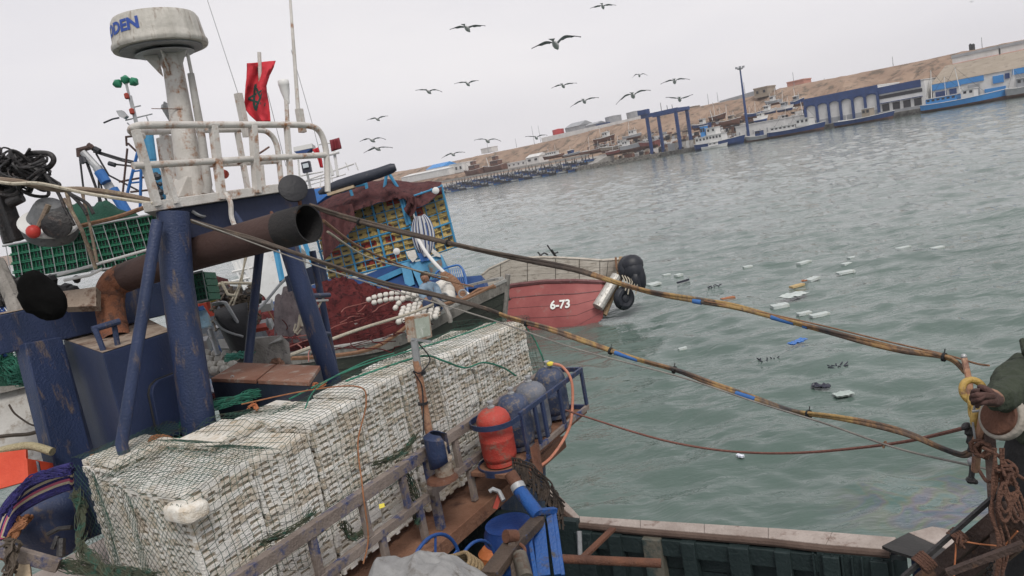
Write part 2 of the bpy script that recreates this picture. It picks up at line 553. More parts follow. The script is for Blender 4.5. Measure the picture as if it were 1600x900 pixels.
def sbox(mb, x0, y0, x1, y1, h, i, dep, zb=None):
    """box on the shore: base from pixel (x0,y0) to (x1,y1), h tall, at i metres inland"""
    s0, z0 = SZ(PS(x0, y0, i)); s1, z1 = SZ(PS(x1, y1, i))
    z = (z0 + z1) / 2 if zb is None else zb
    mb.nbox(s0, s1, i, i + dep, z - .8, z + h, fn=SH)
    return s0, s1, z
def building(name, px, h, i, dep, m, label, cat='building', roof=None, roofm=None, wins=None, zb=None, rh=.5):
    s0, s1, z = sbox(MB(), *px, h, i, dep, zb)
    t = thing(name, SH((s0 + s1) / 2, i + dep / 2, z), label, cat)
    mb = MB(); mb.nbox(s0, s1, i, i + dep, z - .8, z + h, fn=SH)
    mb.build('wall', m, t)
    r = MB()
    if roof == 'gable':
        mm = (i * 2 + dep) / 2
        r.add([SH(s0 - .3, i - .3, z + h + .01), SH(s1 + .3, i - .3, z + h + .01), SH(s1 + .3, i + dep + .3, z + h + .01), SH(s0 - .3, i + dep + .3, z + h + .01), SH(s0 - .3, mm, z + h + rh), SH(s1 + .3, mm, z + h + rh)],
              [(0, 1, 5, 4), (2, 3, 4, 5), (0, 4, 3), (1, 2, 5), (3, 2, 1, 0)])
    else:
        r.nbox(s0 - .2, s1 + .2, i - .2, i + dep + .2, z + h + .01, z + h + .01 + rh, fn=SH)
    r.build('roof', roofm or m, t)
    if wins:
        n, w0, w1, z0, z1, wm, nm = wins
        for k in range(n):
            c = s0 + (s1 - s0) * (k + .5) / n
            hw = (s1 - s0) / n / 2
            b = MB(); b.nbox(c - hw * w0, c + hw * w1, i - .12, i + .05, z + z0, z + z1, fn=SH)
            b.build(nm, wm, t)
    return t, s0, s1, z

# arcade hall
def arcade():
    t, s0, s1, z = building('market_hall', (1260, 183, 1373, 163), 9.6, 12, 22, FWHITE, 'long white hall with six tall blue framed bays on the far quay', 'hall', roofm=FWHITE, rh=.25, zb=1.5)
    n = 6
    W_ = (s1 - s0) / n
    mb = MB(); mb.nbox(s0 - .2, s1 + .2, 11.3, 11.99, z + 7.4, z + 9.9, fn=SH); mb.build('fascia', FBLUE, t)
    for k in range(n + 1):
        c = s0 + W_ * k
        mb = MB(); mb.nbox(c - .38, c + .38, 11.3, 11.98, z - .5, z + 7.39, fn=SH); mb.build('pillar', FBLUE, t)
    for k in range(n):           # arched heads and grey dado
        a, b = s0 + W_ * k + .38, s0 + W_ * (k + 1) - .38
        pts = [(a, 7.39)]
        for q in range(9):
            u = q / 8
            pts.append((a + (b - a) * u, 6.5 + .75 * math.sin(math.pi * u) ** .6))
        pts.append((b, 7.39))
        mb = MB().prism([SH(x, 11.4, z + zz) for x, zz in pts], SI * .5)
        mb.build('arch_head', FBLUE, t)
        mb = MB(); mb.nbox(a, b, 11.8, 11.97, z - .3, z + 1.9, fn=SH); mb.build('dado', FGREY, t)
arcade()
def depot():
    t, s0, s1, z = building('fish_depot', (1374, 163, 1446, 151), 8.6, 12, 24, FWHITE, 'white depot with blue top band and dark loading doors beside the arcade', 'building', roofm=FWHITE, rh=.2, zb=1.5)
    MBx = MB(); MBx.nbox(s0, s1 - 1, 11.6, 11.99, z + 6.6, z + 8.9, fn=SH); MBx.build('fascia', FBLUE, t)
    for k in range(8):
        c = s0 + (s1 - s0) * (k + .6) / 8.6
        b = MB(); b.nbox(c - .9, c + .9, 11.9, 12.05, z + 5.0, z + 6.1, fn=SH); b.build('window', FDARK, t)
    for k in range(4):
        c = s0 + (s1 - s0) * (k + .6) / 4.3
        b = MB(); b.nbox(c - 1.1, c + 1.1, 11.85, 12.05, z + .9, z + 3.2, fn=SH); b.build('loading_door', FDARK, t)
        b = MB(); b.nbox(c - 1.5, c + 1.5, 11.2, 12.04, z + 3.5, z + 3.7, fn=SH); b.build('canopy', FBLUE, t)
    b = MB(); b.nbox(s0, s1, 10.4, 11.98, z - .5, z + .8, fn=SH); b.build('loading_platform', FGREY, t)
depot()
def warehouse():
    t, s0, s1, z = building('warehouse', (1458, 150, 1700, 108), 6.6, 14, 34, FWHITE, 'wide warehouse with sloping tan roof and blue and white front at far right', 'warehouse', roof='gable', roofm=FTAN, rh=5.5, zb=1.5)
    for a, b_, z0, z1, m in ((0, .2, 4.6, 6.5, FSKY), (.2, .36, 4.9, 6.5, FSKY), (.36, .5, .2, 2.2, FSKY), (.02, .1, 1.5, 4, FBLUE), (.12, .17, 1, 4.2, FBLUE), (.42, .49, 3.4, 5.6, FSKY), (.50, .53, 4.2, 5.8, FBLUE), (.55, 1, 4.9, 6.6, FSKY), (.57, .62, 0, 4.6, FGREY), (.66, .7, 0, 4.6, FBLUE), (.25, .33, .3, 4.3, FGREY)):
        q = MB(); q.nbox(s0 + (s1 - s0) * a, s0 + (s1 - s0) * b_, 13.7 + .05 * a, 14.05, z + z0, z + z1, fn=SH)
        q.build('wall_panel', m, t)
warehouse()
for px, dep, lab in (((1489, 107, 1561, 92), 16, 'long grey shed with orange red base above the tan roof'), ((1564, 92, 1640, 76), 16, 'second grey shed with orange red base at the right edge')):
    t, s0, s1, z = building('factory_shed', px, 3.4, 47, dep, FWHITE, lab, 'shed', roofm=FGREY, rh=1.0)
    q = MB(); q.nbox(s0 - .1, s1 + .1, 46.7, 46.99, z - .2, z + 1.5, fn=SH); q.build('base_band', FORANGE, t)
building('boundary_building', (1540, 86, 1640, 64), 1.6, 84, 10, FTAN, 'long low cream building along the ridge at the right edge', roofm=FWHITE, rh=.3)
for k, x in enumerate((1517, 1521.5)):
    p = PS(x, 81, 85); s, z = SZ(p)
    q = MB().lathe(SH(s, 85, z - .5), [(.55, 0), (.55, 3.2), (.3, 3.5), (.3, 3.6)], 12)
    tag(q.build('chimney_stack', FDARK), ['left of the twin dark stacks on the ridge at right', 'right of the twin dark stacks on the ridge at right'][k], 'stack')
# hilltop
building('stone_lookout', (1179, 152, 1200, 146), 3.0, 70, 8, FTAN, 'small tan stone building on the cliff edge right of the mast', roof=None, rh=.6, wins=(2, .3, .3, 1, 2.2, FDARK, 'window'))
building('pink_villa', (1231, 143, 1257, 137), 3.6, 84, 8, FPINK, 'flat pink building on the ridge with a red aerial beside it')
q = MB(); s0, z0 = SZ(PS(1124, 158, 78)); s1, z1 = SZ(PS(1178, 148, 78))
q.add([SH(s0, 78, z0 - 3), SH(s1, 78, z0 - 3), SH(s1, 79, z0 - 3), SH(s0, 79, z0 - 3), SH(s0, 78, z0), SH(s1, 78, z1 + 1.6), SH(s1, 79, z1 + 1.6), SH(s0, 79, z0)], [(3, 2, 1, 0), (4, 5, 6, 7), (0, 1, 5, 4), (1, 2, 6, 5), (2, 3, 7, 6), (3, 0, 4, 7)])
tag(q.build('retaining_wall', FGREY), 'dark grey retaining wall climbing the hilltop left of the lookout', 'wall')
q = MB(); s0, z0 = SZ(PS(846, 217, 82)); s1, z1 = SZ(PS(1012, 186, 82))
q.nbox(s0, s1, 82, 83, (z0 + z1) / 2 - 1.5, (z0 + z1) / 2 + 1.4, fn=SH)
tag(q.build('boundary_wall', FWHITE), 'long white wall along the cliff top below the tanks', 'wall')
q = MB()
def tank(x0, x1, yb, yt, i, m, lab, name='storage_tank', cat='tank'):
    s0, z0 = SZ(PS(x0, yb, i)); s1, _ = SZ(PS(x1, yb, i)); _, zt = SZ(PS((x0 + x1) / 2, yt, i))
    r = abs(s1 - s0) / 2
    q = MB().lathe(SH((s0 + s1) / 2, i, z0 - 1.5), [(r, 0), (r, zt - z0 + 1.2), (r * 1.02, zt - z0 + 1.2), (r * 1.02, zt - z0 + 1.5), (0.1, zt - z0 + 2.0)], 28)
    tag(q.build(name, m, smooth=True), lab, cat)
tank(950, 971, 199, 181, 105, FGREY, 'left of the two big grey round tanks above the white wall')
tank(983, 1004, 192, 174, 105, FGREY, 'right of the two big grey round tanks, nearest the boat lift')
tank(866, 880, 210, 202, 100, FRED, 'small red round tank on the cliff top')
building('gabled_shed', (884, 209, 906, 205), 3.3, 98, 14, FGREY, 'grey gabled shed on the cliff top right of the red tank', 'shed', 'gable', FGREY, rh=2.6)
building('low_shed', (915, 202, 932, 198), 1.8, 98, 10, FGREY, 'low grey shed between gabled shed and blue roof', 'shed', 'gable', FGREY, rh=1.3)
building('blue_roofed_shed', (932, 200, 950, 196), 1.2, 98, 10, FWHITE, 'small white shed with dark blue roof beside the left tank', 'shed', None, FBLUE, rh=.7)
building('ridge_hut', (1076, 173, 1086, 171), 1.5, 82, 5, FTAN, 'tiny hut on the ridge right of the boat lift', 'hut', rh=.3)
building('clifftop_house', (752, 239, 768, 235), 2.2, 84, 6, FWHITE, 'tiny pale house on the cliff edge at far left', 'house', rh=.3)
# left flats: sheds near the little boats
building('boat_shed', (628, 284, 702, 272), 3.0, 26, 14, FWHITE, 'white shed with pale roof low on the shore at far left', 'shed', 'gable', FWHITE, rh=1.2)
building('blue_roofed_hall', (668, 277, 694, 271), 4.4, 34, 12, FWHITE, 'white hall with bright blue roof at far left shore', 'hall', 'gable', FSKY, rh=2.4)
building('net_store', (704, 270, 724, 266), 4.2, 30, 8, FWHITE, 'small white store beside the first rusted ship', 'store', rh=.4, wins=(3, .4, .4, 1, 2.6, FDARK, 'window'))
building('low_store', (786, 264, 822, 258), 2.2, 27, 8, FWHITE, 'low white store with dark window row behind the small boats', 'store', rh=.4, wins=(5, .3, .3, .9, 1.6, FDARK, 'window'))
building('white_cabin', (823, 256, 843, 252), 2.8, 27, 7, FWHITE, 'white cabin with sloped roof behind the small boats', 'cabin', 'gable', FWHITE, rh=1.5, wins=(2, .4, .4, .9, 1.9, FDARK, 'window'))
building('white_depot', (1150, 206, 1250, 186), 4.6, 16, 10, FWHITE, 'long low white depot behind the lamp mast', rh=.3, zb=1.5, wins=(9, .15, .15, 1, 2.4, FGREY, 'door'))
# harbour wall behind the small boats
q = MB(); s0 = SZ(PS(690, 290, 20.4))[0]; s1 = SZ(PS(920, 255, 20.4))[0]
q.nbox(s0 - 60, s1, 20.4, 22.4, 0, 6.5, fn=SH)
tag(q.build('harbour_wall', concrete()), 'long pale concrete wall behind the rows of small boats', 'wall')
# containers
for k, (x, y, m, lab) in enumerate(((1052, 226, FGREY, 'pale blue container at the left end of the quay row'), (1063, 224, FWOOD, 'rust streaked container, second in the quay row'), (1074, 222, FWHITE, 'white container, third in the quay row'), (1086, 220, FTAN, 'cream container at the right end of the quay row'))):
    s, z = SZ(PS(x, y, 8))
    q = MB(); q.nbox(s - 2.7, s + 2.7, 8, 10.4, 1.5, 4.4, fn=SH)
    for r_ in range(9): q.nbox(s - 2.6 + r_ * .6, s - 2.3 + r_ * .6, 7.9, 7.99, 1.7, 4.2, fn=SH)
    tag(q.build('container', m), lab, 'container', 'containers on the far quay')
# mast with floodlights
def high_mast():
    s, _ = SZ(PS(1168, 200, 5)); top = SZ(PS(1155, 106, 5))[1]
    t = thing('light_mast', SH(s, 5, 1.5), 'tall blue floodlight mast standing on the far quay', 'light mast')
    MB().tube([SH(s, 5, 1.5), SH(s, 5, 1.5 + (top - 1.5) * .5), SH(s, 5, top)], [.55, .42, .25], 12).build('pole', FBLUE, t)
    q = MB().lathe(SH(s, 5, top - .8), [(.3, 0), (1.1, .3), (1.1, .6), (.3, .8)], 12); q.build('crown', FGREY, t)
    for k in range(6):
        a = k * math.pi / 3
        c = SH(s + 1.4 * math.cos(a), 5 + 1.4 * math.sin(a), top + .1)
        MB().box(c, SA * .35, SI * .25, Vector((0, 0, .3))).build('floodlight', FGREY, t)
high_mast()
# travelling boat lift
def boat_lift():
    leg = [(1016.5, 223, 184, 4), (1034, 219, 181, 14), (1061, 213, 174, 4), (1078, 208, 172, 14)]
    pts = []
    top = SZ(PS(1012, 179, 4))[1]
    for x, yb, yt, i in leg:
        s, z = SZ(PS(x, yb, i)); pts.append((s, i))
    t = thing('boat_lift', SH(pts[0][0], 4, 1.5), 'blue four legged travelling boat lift on the slipway', 'boat lift')
    for s, i in pts:
        q = MB(); q.nbox(s - .55, s + .55, i - .45, i + .45, 1.5, top - 1.2, fn=SH); q.build('leg', FBLUE, t)
        q = MB()
        for dx in (-.8, .8): q.lathe(SH(s + dx, i - .3, 1.9), [(.5, 0), (.5, .6)], 12, ax=SI)
        q.build('wheel', FDARK, t)
    for a, b in ((0, 2), (1, 3)):
        q = MB(); q.nbox(pts[a][0] - 2.5, pts[b][0] + 1, pts[a][1] - .6, pts[a][1] + .6, top - 1.2, top + .3, fn=SH); q.build('top_beam', FBLUE, t)
    q = MB(); q.nbox(pts[2][0] - .8, pts[2][0] + .8, 4.6, 13.4, top - 1.0, top + .2, fn=SH); q.build('cross_beam', FBLUE, t)
    q = MB(); q.nbox(pts[0][0] - 3.4, pts[0][0] + 1.0, 2.8, 5.2, top + .31, top + 2.2, fn=SH); q.build('engine_house', FBLUE, t)
boat_lift()

# aerials and poles on the skyline
for k, (x, yb, yt, i, lab) in enumerate(((835, 224, 196, 84, 'thin aerial left of the pair above the white wall'), (845, 222, 195, 84, 'thin aerial right of the pair above the white wall'), (763, 236, 222, 84, 'thin pole on the far left cliff edge'), (807, 228, 216, 84, 'thin pole midway along the left cliff'),
        (1164, 146, 128, 80, 'thin pole just right of the tall lamp mast'), (1241, 134, 112, 84, 'aerial beside the pink building'), (1289, 132, 122, 84, 'short pole on the ridge above the arcade'), (1396, 107, 88, 84, 'thin pole on the ridge above the depot'), (1535, 78, 58, 84, 'thin pole right of the twin stacks'),
        (1034, 176, 160, 20, 'dark spar standing behind the boat lift, leftmost'), (1043, 172, 164, 20, 'dark spar behind the boat lift, middle'), (1051, 172, 163, 20, 'dark spar behind the boat lift, rightmost'), (1122, 158, 144, 84, 'thin pole at the foot of the retaining wall'), (1107, 160, 146, 84, 'thin pole left of the retaining wall'))):
    s, z = SZ(PS(x, yb, i)); zt = SZ(PS(x, yt, i))[1]
    MBp = MB().tube([SH(s, i, z - 1), SH(s, i, zt)], [.16, .10], 6)
    tag(MBp.build('pole', FGREY if i > 50 else FDARK), lab, 'pole', 'poles on the skyline')

# boats -------------------------------------------------------------
def hull_grid(L, B, H, sheer_b=.35, sheer_s=.12, draft=.35, flare=.82, n=16, m=7):
    """returns rows of stations; local x along the boat (bow at +x), y beam, z up from the water"""
    G = []
    for i in range(n + 1):
        t = i / n
        hb = B / 2 * min(1, (t * 6 + .62)) * (1 - max(0, (t - .55) / .45) ** 2.1)
        top = H * (1 + sheer_b * max(0, (t - .35) / .65) ** 2 + sheer_s * max(0, (.35 - t) / .35) ** 2)
        row = []
        for side in (-1, 1):
            seg = []
            for j in range(m + 1):
                v = j / m
                z = -draft + (top + draft) * v
                wdt = hb * (flare + (1 - flare) * v) * (min(1, (v + .12) * 2.2) ** .6)
                rake = (v - .3) * H * .55 * max(0, (t - .7) / .3) ** 2
                seg.append(Vector((t * L + rake, side * wdt, z)))
            row.append(seg)
        G.append((row[0], row[1], hb, top))
    return G
def boat_mesh(L, B, H, band=.62, mats=2, **kw):
    """closed hull with a deck below the rail; material 0 topsides, 1 lower band, 2 deck"""
    G = hull_grid(L, B, H, **kw)
    mb = MB()
    m = len(G[0][0]) - 1
    for side in (0, 1):
        for i in range(len(G) - 1):
            for j in range(m):
                a, b, c, d = G[i][side][j], G[i + 1][side][j], G[i + 1][side][j + 1], G[i][side][j + 1]
                mb.cur = 1 if j < m * band * .5 else 0
                mb.add([a, b, c, d], [(0, 1, 2, 3) if side == 0 else (3, 2, 1, 0)])
    mb.cur = 2
    for i in range(len(G) - 1):
        k = m - 1
        mb.add([G[i][0][k], G[i + 1][0][k], G[i + 1][1][k], G[i][1][k]], [(3, 2, 1, 0)])
    mb.cur = 0
    s_ = G[0]
    for j in range(m):
        mb.add([s_[0][j], s_[1][j], s_[1][j + 1], s_[0][j + 1]], [(0, 1, 2, 3)])
    return mb, G
def far_boat(name, x0, y0, x1, y1, i, B, H, mats_, bow, label, cat, houses=(), masts=(), zb=None, group=None, tilt=0, house_m=None):
    s0, z0 = SZ(PS(x0, y0, i)); s1, z1 = SZ(PS(x1, y1, i))
    L = abs(s1 - s0) * .95
    z = 0 if zb is None else zb
    t = thing(name, SH(s0 if bow == 'R' else s1, i, z), label, cat, group)
    sx = SA if bow == 'R' else -SA
    sy = Vector((0, 0, 1)).cross(sx)
    mm = frame((0, 0, 0), sx, sy, (0, 0, 1)) @ Matrix.Rotation(tilt, 4, 'X')
    t.matrix_local = Matrix.Translation(t.location) @ mm
    mb, G = boat_mesh(L, B, H, draft=.35 if zb is None else .1)
    o = bpy.data.objects.new('hull', mb.mesh('hull', mats_, True)); COL.objects.link(o); o.parent = t
    def add(nm, b, m_):
        q = bpy.data.objects.new(nm, b.mesh(nm, m_)); COL.objects.link(q); q.parent = t; return q
    X, Y, Z = Vector((1, 0, 0)), Vector((0, 1, 0)), Vector((0, 0, 1))
    g = MB()
    for side in (0, 1):
        g.tube([G[k][side][-1] for k in range(len(G))], .09, 5)
    add('gunwale', g, FWHITE)
    for (u0, u1, hz, hh, hw, hm) in houses:
        b = MB(); b.box(((u0 + u1) / 2 * L, 0, H * hz + hh / 2), X * (u1 - u0) * L / 2, Y * B * hw / 2, Z * hh / 2)
        hob = add('wheelhouse', b, hm)
        n = max(2, int((u1 - u0) * L / 1.3))
        wme = MB().box((0, 0, 0), X * .38, Y * .03, Z * hh * .16).mesh('window', FDARK)
        for k in range(n):
            for sd in (-1, 1):
                q = bpy.data.objects.new('window', wme); COL.objects.link(q); q.parent = hob
                q.location = ((u0 + (u1 - u0) * (k + .5) / n) * L, sd * (B * hw / 2 + .01), H * hz + hh * .68)
        b = MB(); b.box(((u0 + u1) / 2 * L, 0, H * hz + hh + .1), X * ((u1 - u0) * L / 2 + .25), Y * (B * hw / 2 + .2), Z * .08)
        q = bpy.data.objects.new('roof', b.mesh('roof', FWHITE)); COL.objects.link(q); q.parent = hob
    for (u, z0_, z1_, r_, lean) in masts:
        add('mast', MB().tube([(u * L, 0, z0_), (u * L + lean, 0, z1_)], [r_, r_ * .6], 7), FWHITE)
        if z1_ > 5:
            add('rigging', MB().tube([(u * L + lean, 0, z1_), (min(.97, u + .3) * L, 0, H * 1.2)], .035, 4).tube([(u * L + lean, 0, z1_), (max(.03, u - .3) * L, 0, H)], .035, 4), FDARK)
    return t
HB = [FBLUE, FRUST, FGREY]; HS = [FSKY, FBLUE, FGREY]; HW = [FWHITE, FBLUE, FGREY]; HR = [FRUST, FRUST, FWOOD]; HT = [FWOOD, FRUST, FWOOD]; HG = [FGREY, FRUST, FGREY]; HK=[mat('far_faded_red', (.20, .06, .055), (.27, .09, .08), (.15, .10, .09), .6, .7, 0, 0), FRUST, FWOOD]
far_boat('tug', 1089, 232, 1166, 217, -4, 6, 2.2, [FBLUE, FBLUE, FGREY], 'R', 'blue tug with white wheelhouse and bright blue funnel below the lift', 'tug', [(.05, .28, 1, 2.4, .7, FWHITE), (.28, .62, 1, 2.6, .7, FWHITE), (.30, .50, 2.2, 2.6, .6, FWHITE), (.16, .26, 1.9, 4.4, .4, FSKY)], [(.42, 10, 14, .12, -.6)])
far_boat('patrol_boat', 1098, 234, 1060, 241, -7, 3, .9, [FWHITE, FWHITE, FGREY], 'R', 'small white launch moored in front of the blue tug', 'launch', [(.3, .65, 1, 1.2, .6, FWHITE)])
far_boat('trawler', 1203, 213, 1292, 197, -4, 6.5, 2.0, [FBLUE, FRUST, FGREY], 'R', 'white and navy trawler with pale flared bow left of the arcade', 'trawler', [(.08, .55, 1, 1.5, .75, FWHITE), (.57, .80, 1.2, 2.4, .75, FWHITE)], [(.66, 6, 10.5, .12, -.4), (.3, 4, 9, .1, 1)])
far_boat('fishing_boat', 1306, 194, 1400, 177, -4, 6, 1.7, [FBLUE, FRUST, FGREY], 'R', 'low dark blue boat with rust waterline in front of the arcade', 'fishing boat', [(.52, .66, 1, 2.6, .7, FTAN)], [(.2, 1, 3.5, .1, 0)])
far_boat('blue_trawler', 1442, 173, 1580, 148, -5, 7.5, 2.2, [FSKY, FRUST, FGREY], 'R', 'large bright blue trawler with high bow at the far right quay', 'trawler', [(.08, .45, 1, 1.6, .7, FSKY), (.52, .66, 1.1, 2.2, .6, FWHITE)], [(.48, 4, 11.5, .14, -1), (.12, 3, 12, .16, .5), (.30, 3, 9.5, .1, 0)])
far_boat('moored_boat', 1574, 152, 1640, 140, -4, 7, 2.6, [FGREY, FRUST, FGREY], 'R', 'dark grey boat cut off by the right edge', 'fishing boat', [(.3, .6, 1, 2.4, .7, FGREY)], [(.2, 3, 8, .1, 0)])
far_boat('moored_boat', 1165, 222, 1205, 214, -3, 5, 1.6, [FGREY, FRUST, FWOOD], 'L', 'low dark boat moored between tug and navy trawler', 'fishing boat', [(.35, .55, 1, 1.8, .6, FBLUE)], [(.6, 1, 5, .08, 0)])
far_boat('rusted_ship', 727, 277, 756, 271, 26, 6, 3.2, [FRUST, FRUST, FRUST], 'L', 'left of the two rusted ships beached behind the small boats', 'ship', [(.3, .65, 1, 2.6, .6, FRUST), (.4, .55, 1.9, 2.0, .4, FRUST)], [(.85, 3, 8, .25, 1)], zb=6.0)
far_boat('rusted_ship', 757, 273, 792, 265, 26, 6, 3.2, [FRUST, FRUST, FRUST], 'L', 'right of the two rusted ships beached behind the small boats', 'ship', [(.25, .6, 1, 2.8, .6, FRUST), (.35, .5, 1.9, 2.2, .4, FRUST)], [(.78, 3, 8.5, .28, .8)], zb=6.0)
yard = [(848, 250, 880, 245, 24, HR, 1.8, 'dark boat with white deckhouse on the slip, leftmost laid up boat', [(.25, .8, 1, 1.7, .6, FWHITE)]),
        (880, 246, 908, 241, 26, HG, 1.5, 'grey hull with small blue cabin on the slip', [(.4, .6, 1, 1.6, .6, FBLUE)]),
        (908, 243, 950, 236, 24, HR, 1.9, 'long low rust brown hull left of the pale bow', []),
        (938, 241, 982, 231, 18, HT, 2.6, 'bare timber hull with masts, its bow pointing at the water', [(.1, .3, 1, 2.0, .6, FWHITE)]),
        (950, 244, 978, 238, 10, HK, 2.2, 'faded red hull on the slip beside the timber boat', []),
        (972, 240, 1008, 232, 9, HG, 3.3, 'big pale grey hull shored up on the quay', [(.1, .35, 1, 2.0, .5, FWHITE)]),
        (1000, 234, 1030, 228, 8, HK, 3.0, 'red bottomed hull held under the boat lift', []),
        (930, 224, 962, 218, 34, HR, 2.4, 'dark boat with white cabin standing behind the timber hull', [(.5, .75, 1, 2.4, .6, FWHITE)]),
        (975, 220, 1003, 214, 34, HG, 2.0, 'grey boat with white cabin left of the lift, upslope', [(.4, .7, 1, 2.2, .6, FWHITE)]),
        (1082, 205, 1110, 199, 30, HB, 2.4, 'blue hull laid up right of the boat lift', [(.3, .5, 1, 2.2, .6, FWHITE)]),
        (1110, 190, 1135, 184, 34, HR, 2.2, 'brown hull on the slope left of the lamp mast', []),
        (1126, 199, 1158, 192, 28, HR, 2.3, 'dark brown hull at the foot of the slope left of the mast', [(.5, .7, 1, 1.8, .6, FWOOD)]),
        (1164, 188, 1190, 182, 30, HB, 2.4, 'blue hull laid up just right of the lamp mast', []),
        (1190, 180, 1214, 175, 34, HW, 1.8, 'white boat on the slope, left of the upper pair', [(.3, .6, 1, 1.8, .6, FWHITE)]),
        (1216, 176, 1240, 170, 34, HW, 1.8, 'white boat on the slope, right of the upper pair', [(.3, .6, 1, 1.8, .6, FGREY)]),
        (1196, 167, 1220, 161, 40, HG, 2.0, 'grey boat high on the slope above the depot', [(.4, .6, 1, 1.8, .6, FWHITE)]),
        (1238, 168, 1256, 163, 36, HB, 2.6, 'navy boat on the slope touching the arcade', [(.3, .6, 1, 1.8, .6, FGREY)]),
        (1180, 192, 1200, 187, 26, HW, 1.8, 'white cabin boat low on the slope behind the depot', [(.3, .7, 1, 1.6, .6, FWHITE)])]
for k, (x0, y0, x1, y1, i, ms, H, lab, hs) in enumerate(yard):
    zb = SZ(PS((x0 + x1) / 2, (y0 + y1) / 2, i))[1]
    s_ = SZ(PS(x0, y0, i))[0]
    zb = max(1.5, zb)
    far_boat('laid_up_boat', x0, y0, x1, y1, i, 4, H * .8, ms, 'R' if k % 3 else 'L', lab, 'boat', hs, [(.35, H, 6.5 + k % 3, .1, .3 * (k % 3 - 1)), (.7, H, 5.5, .08, 0)] if k % 4 != 1 else [(.5, H, 5, .08, 0)], zb=zb, group='boats laid up on the slipway and slope', tilt=math.radians([0, 4, -3][k % 3]))
# quay rocks
q = MB()
for k in range(520):
    s = rng.uniform(88, 140); f_ = rng.uniform(0, 1)
    i = -3.4 + f_ * 2.6
    r = rng.uniform(.35, .85)
    q.ball(SH(s, i, -.2 + f_ * 1.7), r, 6, (1, rng.uniform(.7, 1.2), rng.uniform(.6, .9)))
q.build('riprap', FROCK, label='dark rock bank at the foot of the slipway', cat='rocks', kind='stuff')

# the crowd of small open boats: one model, copied
sm, _ = boat_mesh(5.4, 1.7, .75, n=7, m=3, draft=.15)
sk_meshes = [sm.mesh('skiff_hull', [c, FSKY if c is FBLUE else FBLUE, FWOOD], True) for c in (FBLUE, FGREY, FDARK)]
mo = MB().box((0.1, 0, 1.15), Vector((.16, 0, 0)), Vector((0, .13, 0)), Vector((0, 0, .32))).box((0.0, 0, .45), Vector((.09, 0, 0)), Vector((0, .08, 0)), Vector((0, 0, .5)))
post_mesh = MB().box((2.6, .1, 1.5), Vector((.11, 0, 0)), Vector((0, .11, 0)), Vector((0, 0, 1.4))).mesh('post', FDARK)
mo_mesh = mo.mesh('outboard_motor', FDARK)
sE = SZ(PS(905, 266, -2))[0]; sW = SZ(PS(688, 303, -2))[0] - 4
rows = 4; per = 40
rp = MB(); rp.add([SH(sW - 60, -5, -.6), SH(sE + 3, -5, -.6), SH(sE + 3, 20.39, 5.0), SH(sW - 60, 20.39, 5.0), SH(sW - 60, 20.39, -1), SH(sE + 3, 20.39, -1)], [(0, 1, 2, 3), (0, 3, 4), (1, 5, 2), (0, 4, 5, 1)])
rp.build('boat_ramp', concrete(), kind='structure')
for rw in range(rows):
    for k in range(per):
        s = sW + (sE - sW) * (k + .5 + rng.uniform(-.25, .25)) / per
        i = -4.0 + rw * 4.9 + rng.uniform(-.6, .6)
        ang = math.radians(rng.uniform(-14, 14))
        x = (-SI * math.cos(ang) + SA * math.sin(ang)) * (1 if k % 2 else -1)
        y = Vector((0, 0, 1)).cross(x)
        t = bpy.data.objects.new('open_boat', None); COL.objects.link(t)
        t.matrix_local = frame(SH(s, i, max(0, (i + 5) / 25.4 * 5.6 - .45)), x, y, (0, 0, 1))
        tag(t, 'small open boat in the %s of the crowd below the far wall' % ('lowest row, afloat', 'second row up', 'third row up', 'top row')[rw], 'boat', 'small open boats moored in rows')
        for nm, me in (('hull', sk_meshes[(k * 7 + rw) % 3]), ('outboard_motor', mo_mesh), ('post', post_mesh)):
            c = bpy.data.objects.new(nm, me); COL.objects.link(c); c.parent = t
# clutter on the slope: scrap as uncountable stuff
q = MB()
for k in range(900):
    s = rng.uniform(60, 200); i = rng.uniform(24, 56)
    z = 2.0 + max(0, (i - 34)) / 46 * 17
    q.box(SH(s, i, z), SA * rng.uniform(.3, 1.5), SI * rng.uniform(.3, 1), Vector((0, 0, rng.uniform(.3, 1.5))))
    q.cur = (0, 1, 2, 3, 1, 3, 0, 4)[int(rng.integers(0, 8))]
q.build('scrap_heaps', [FRUST, FDARK, FGREY, FWOOD, FWHITE], label='scrap and stores strewn along the foot of the slope', cat='scrap', kind='stuff')
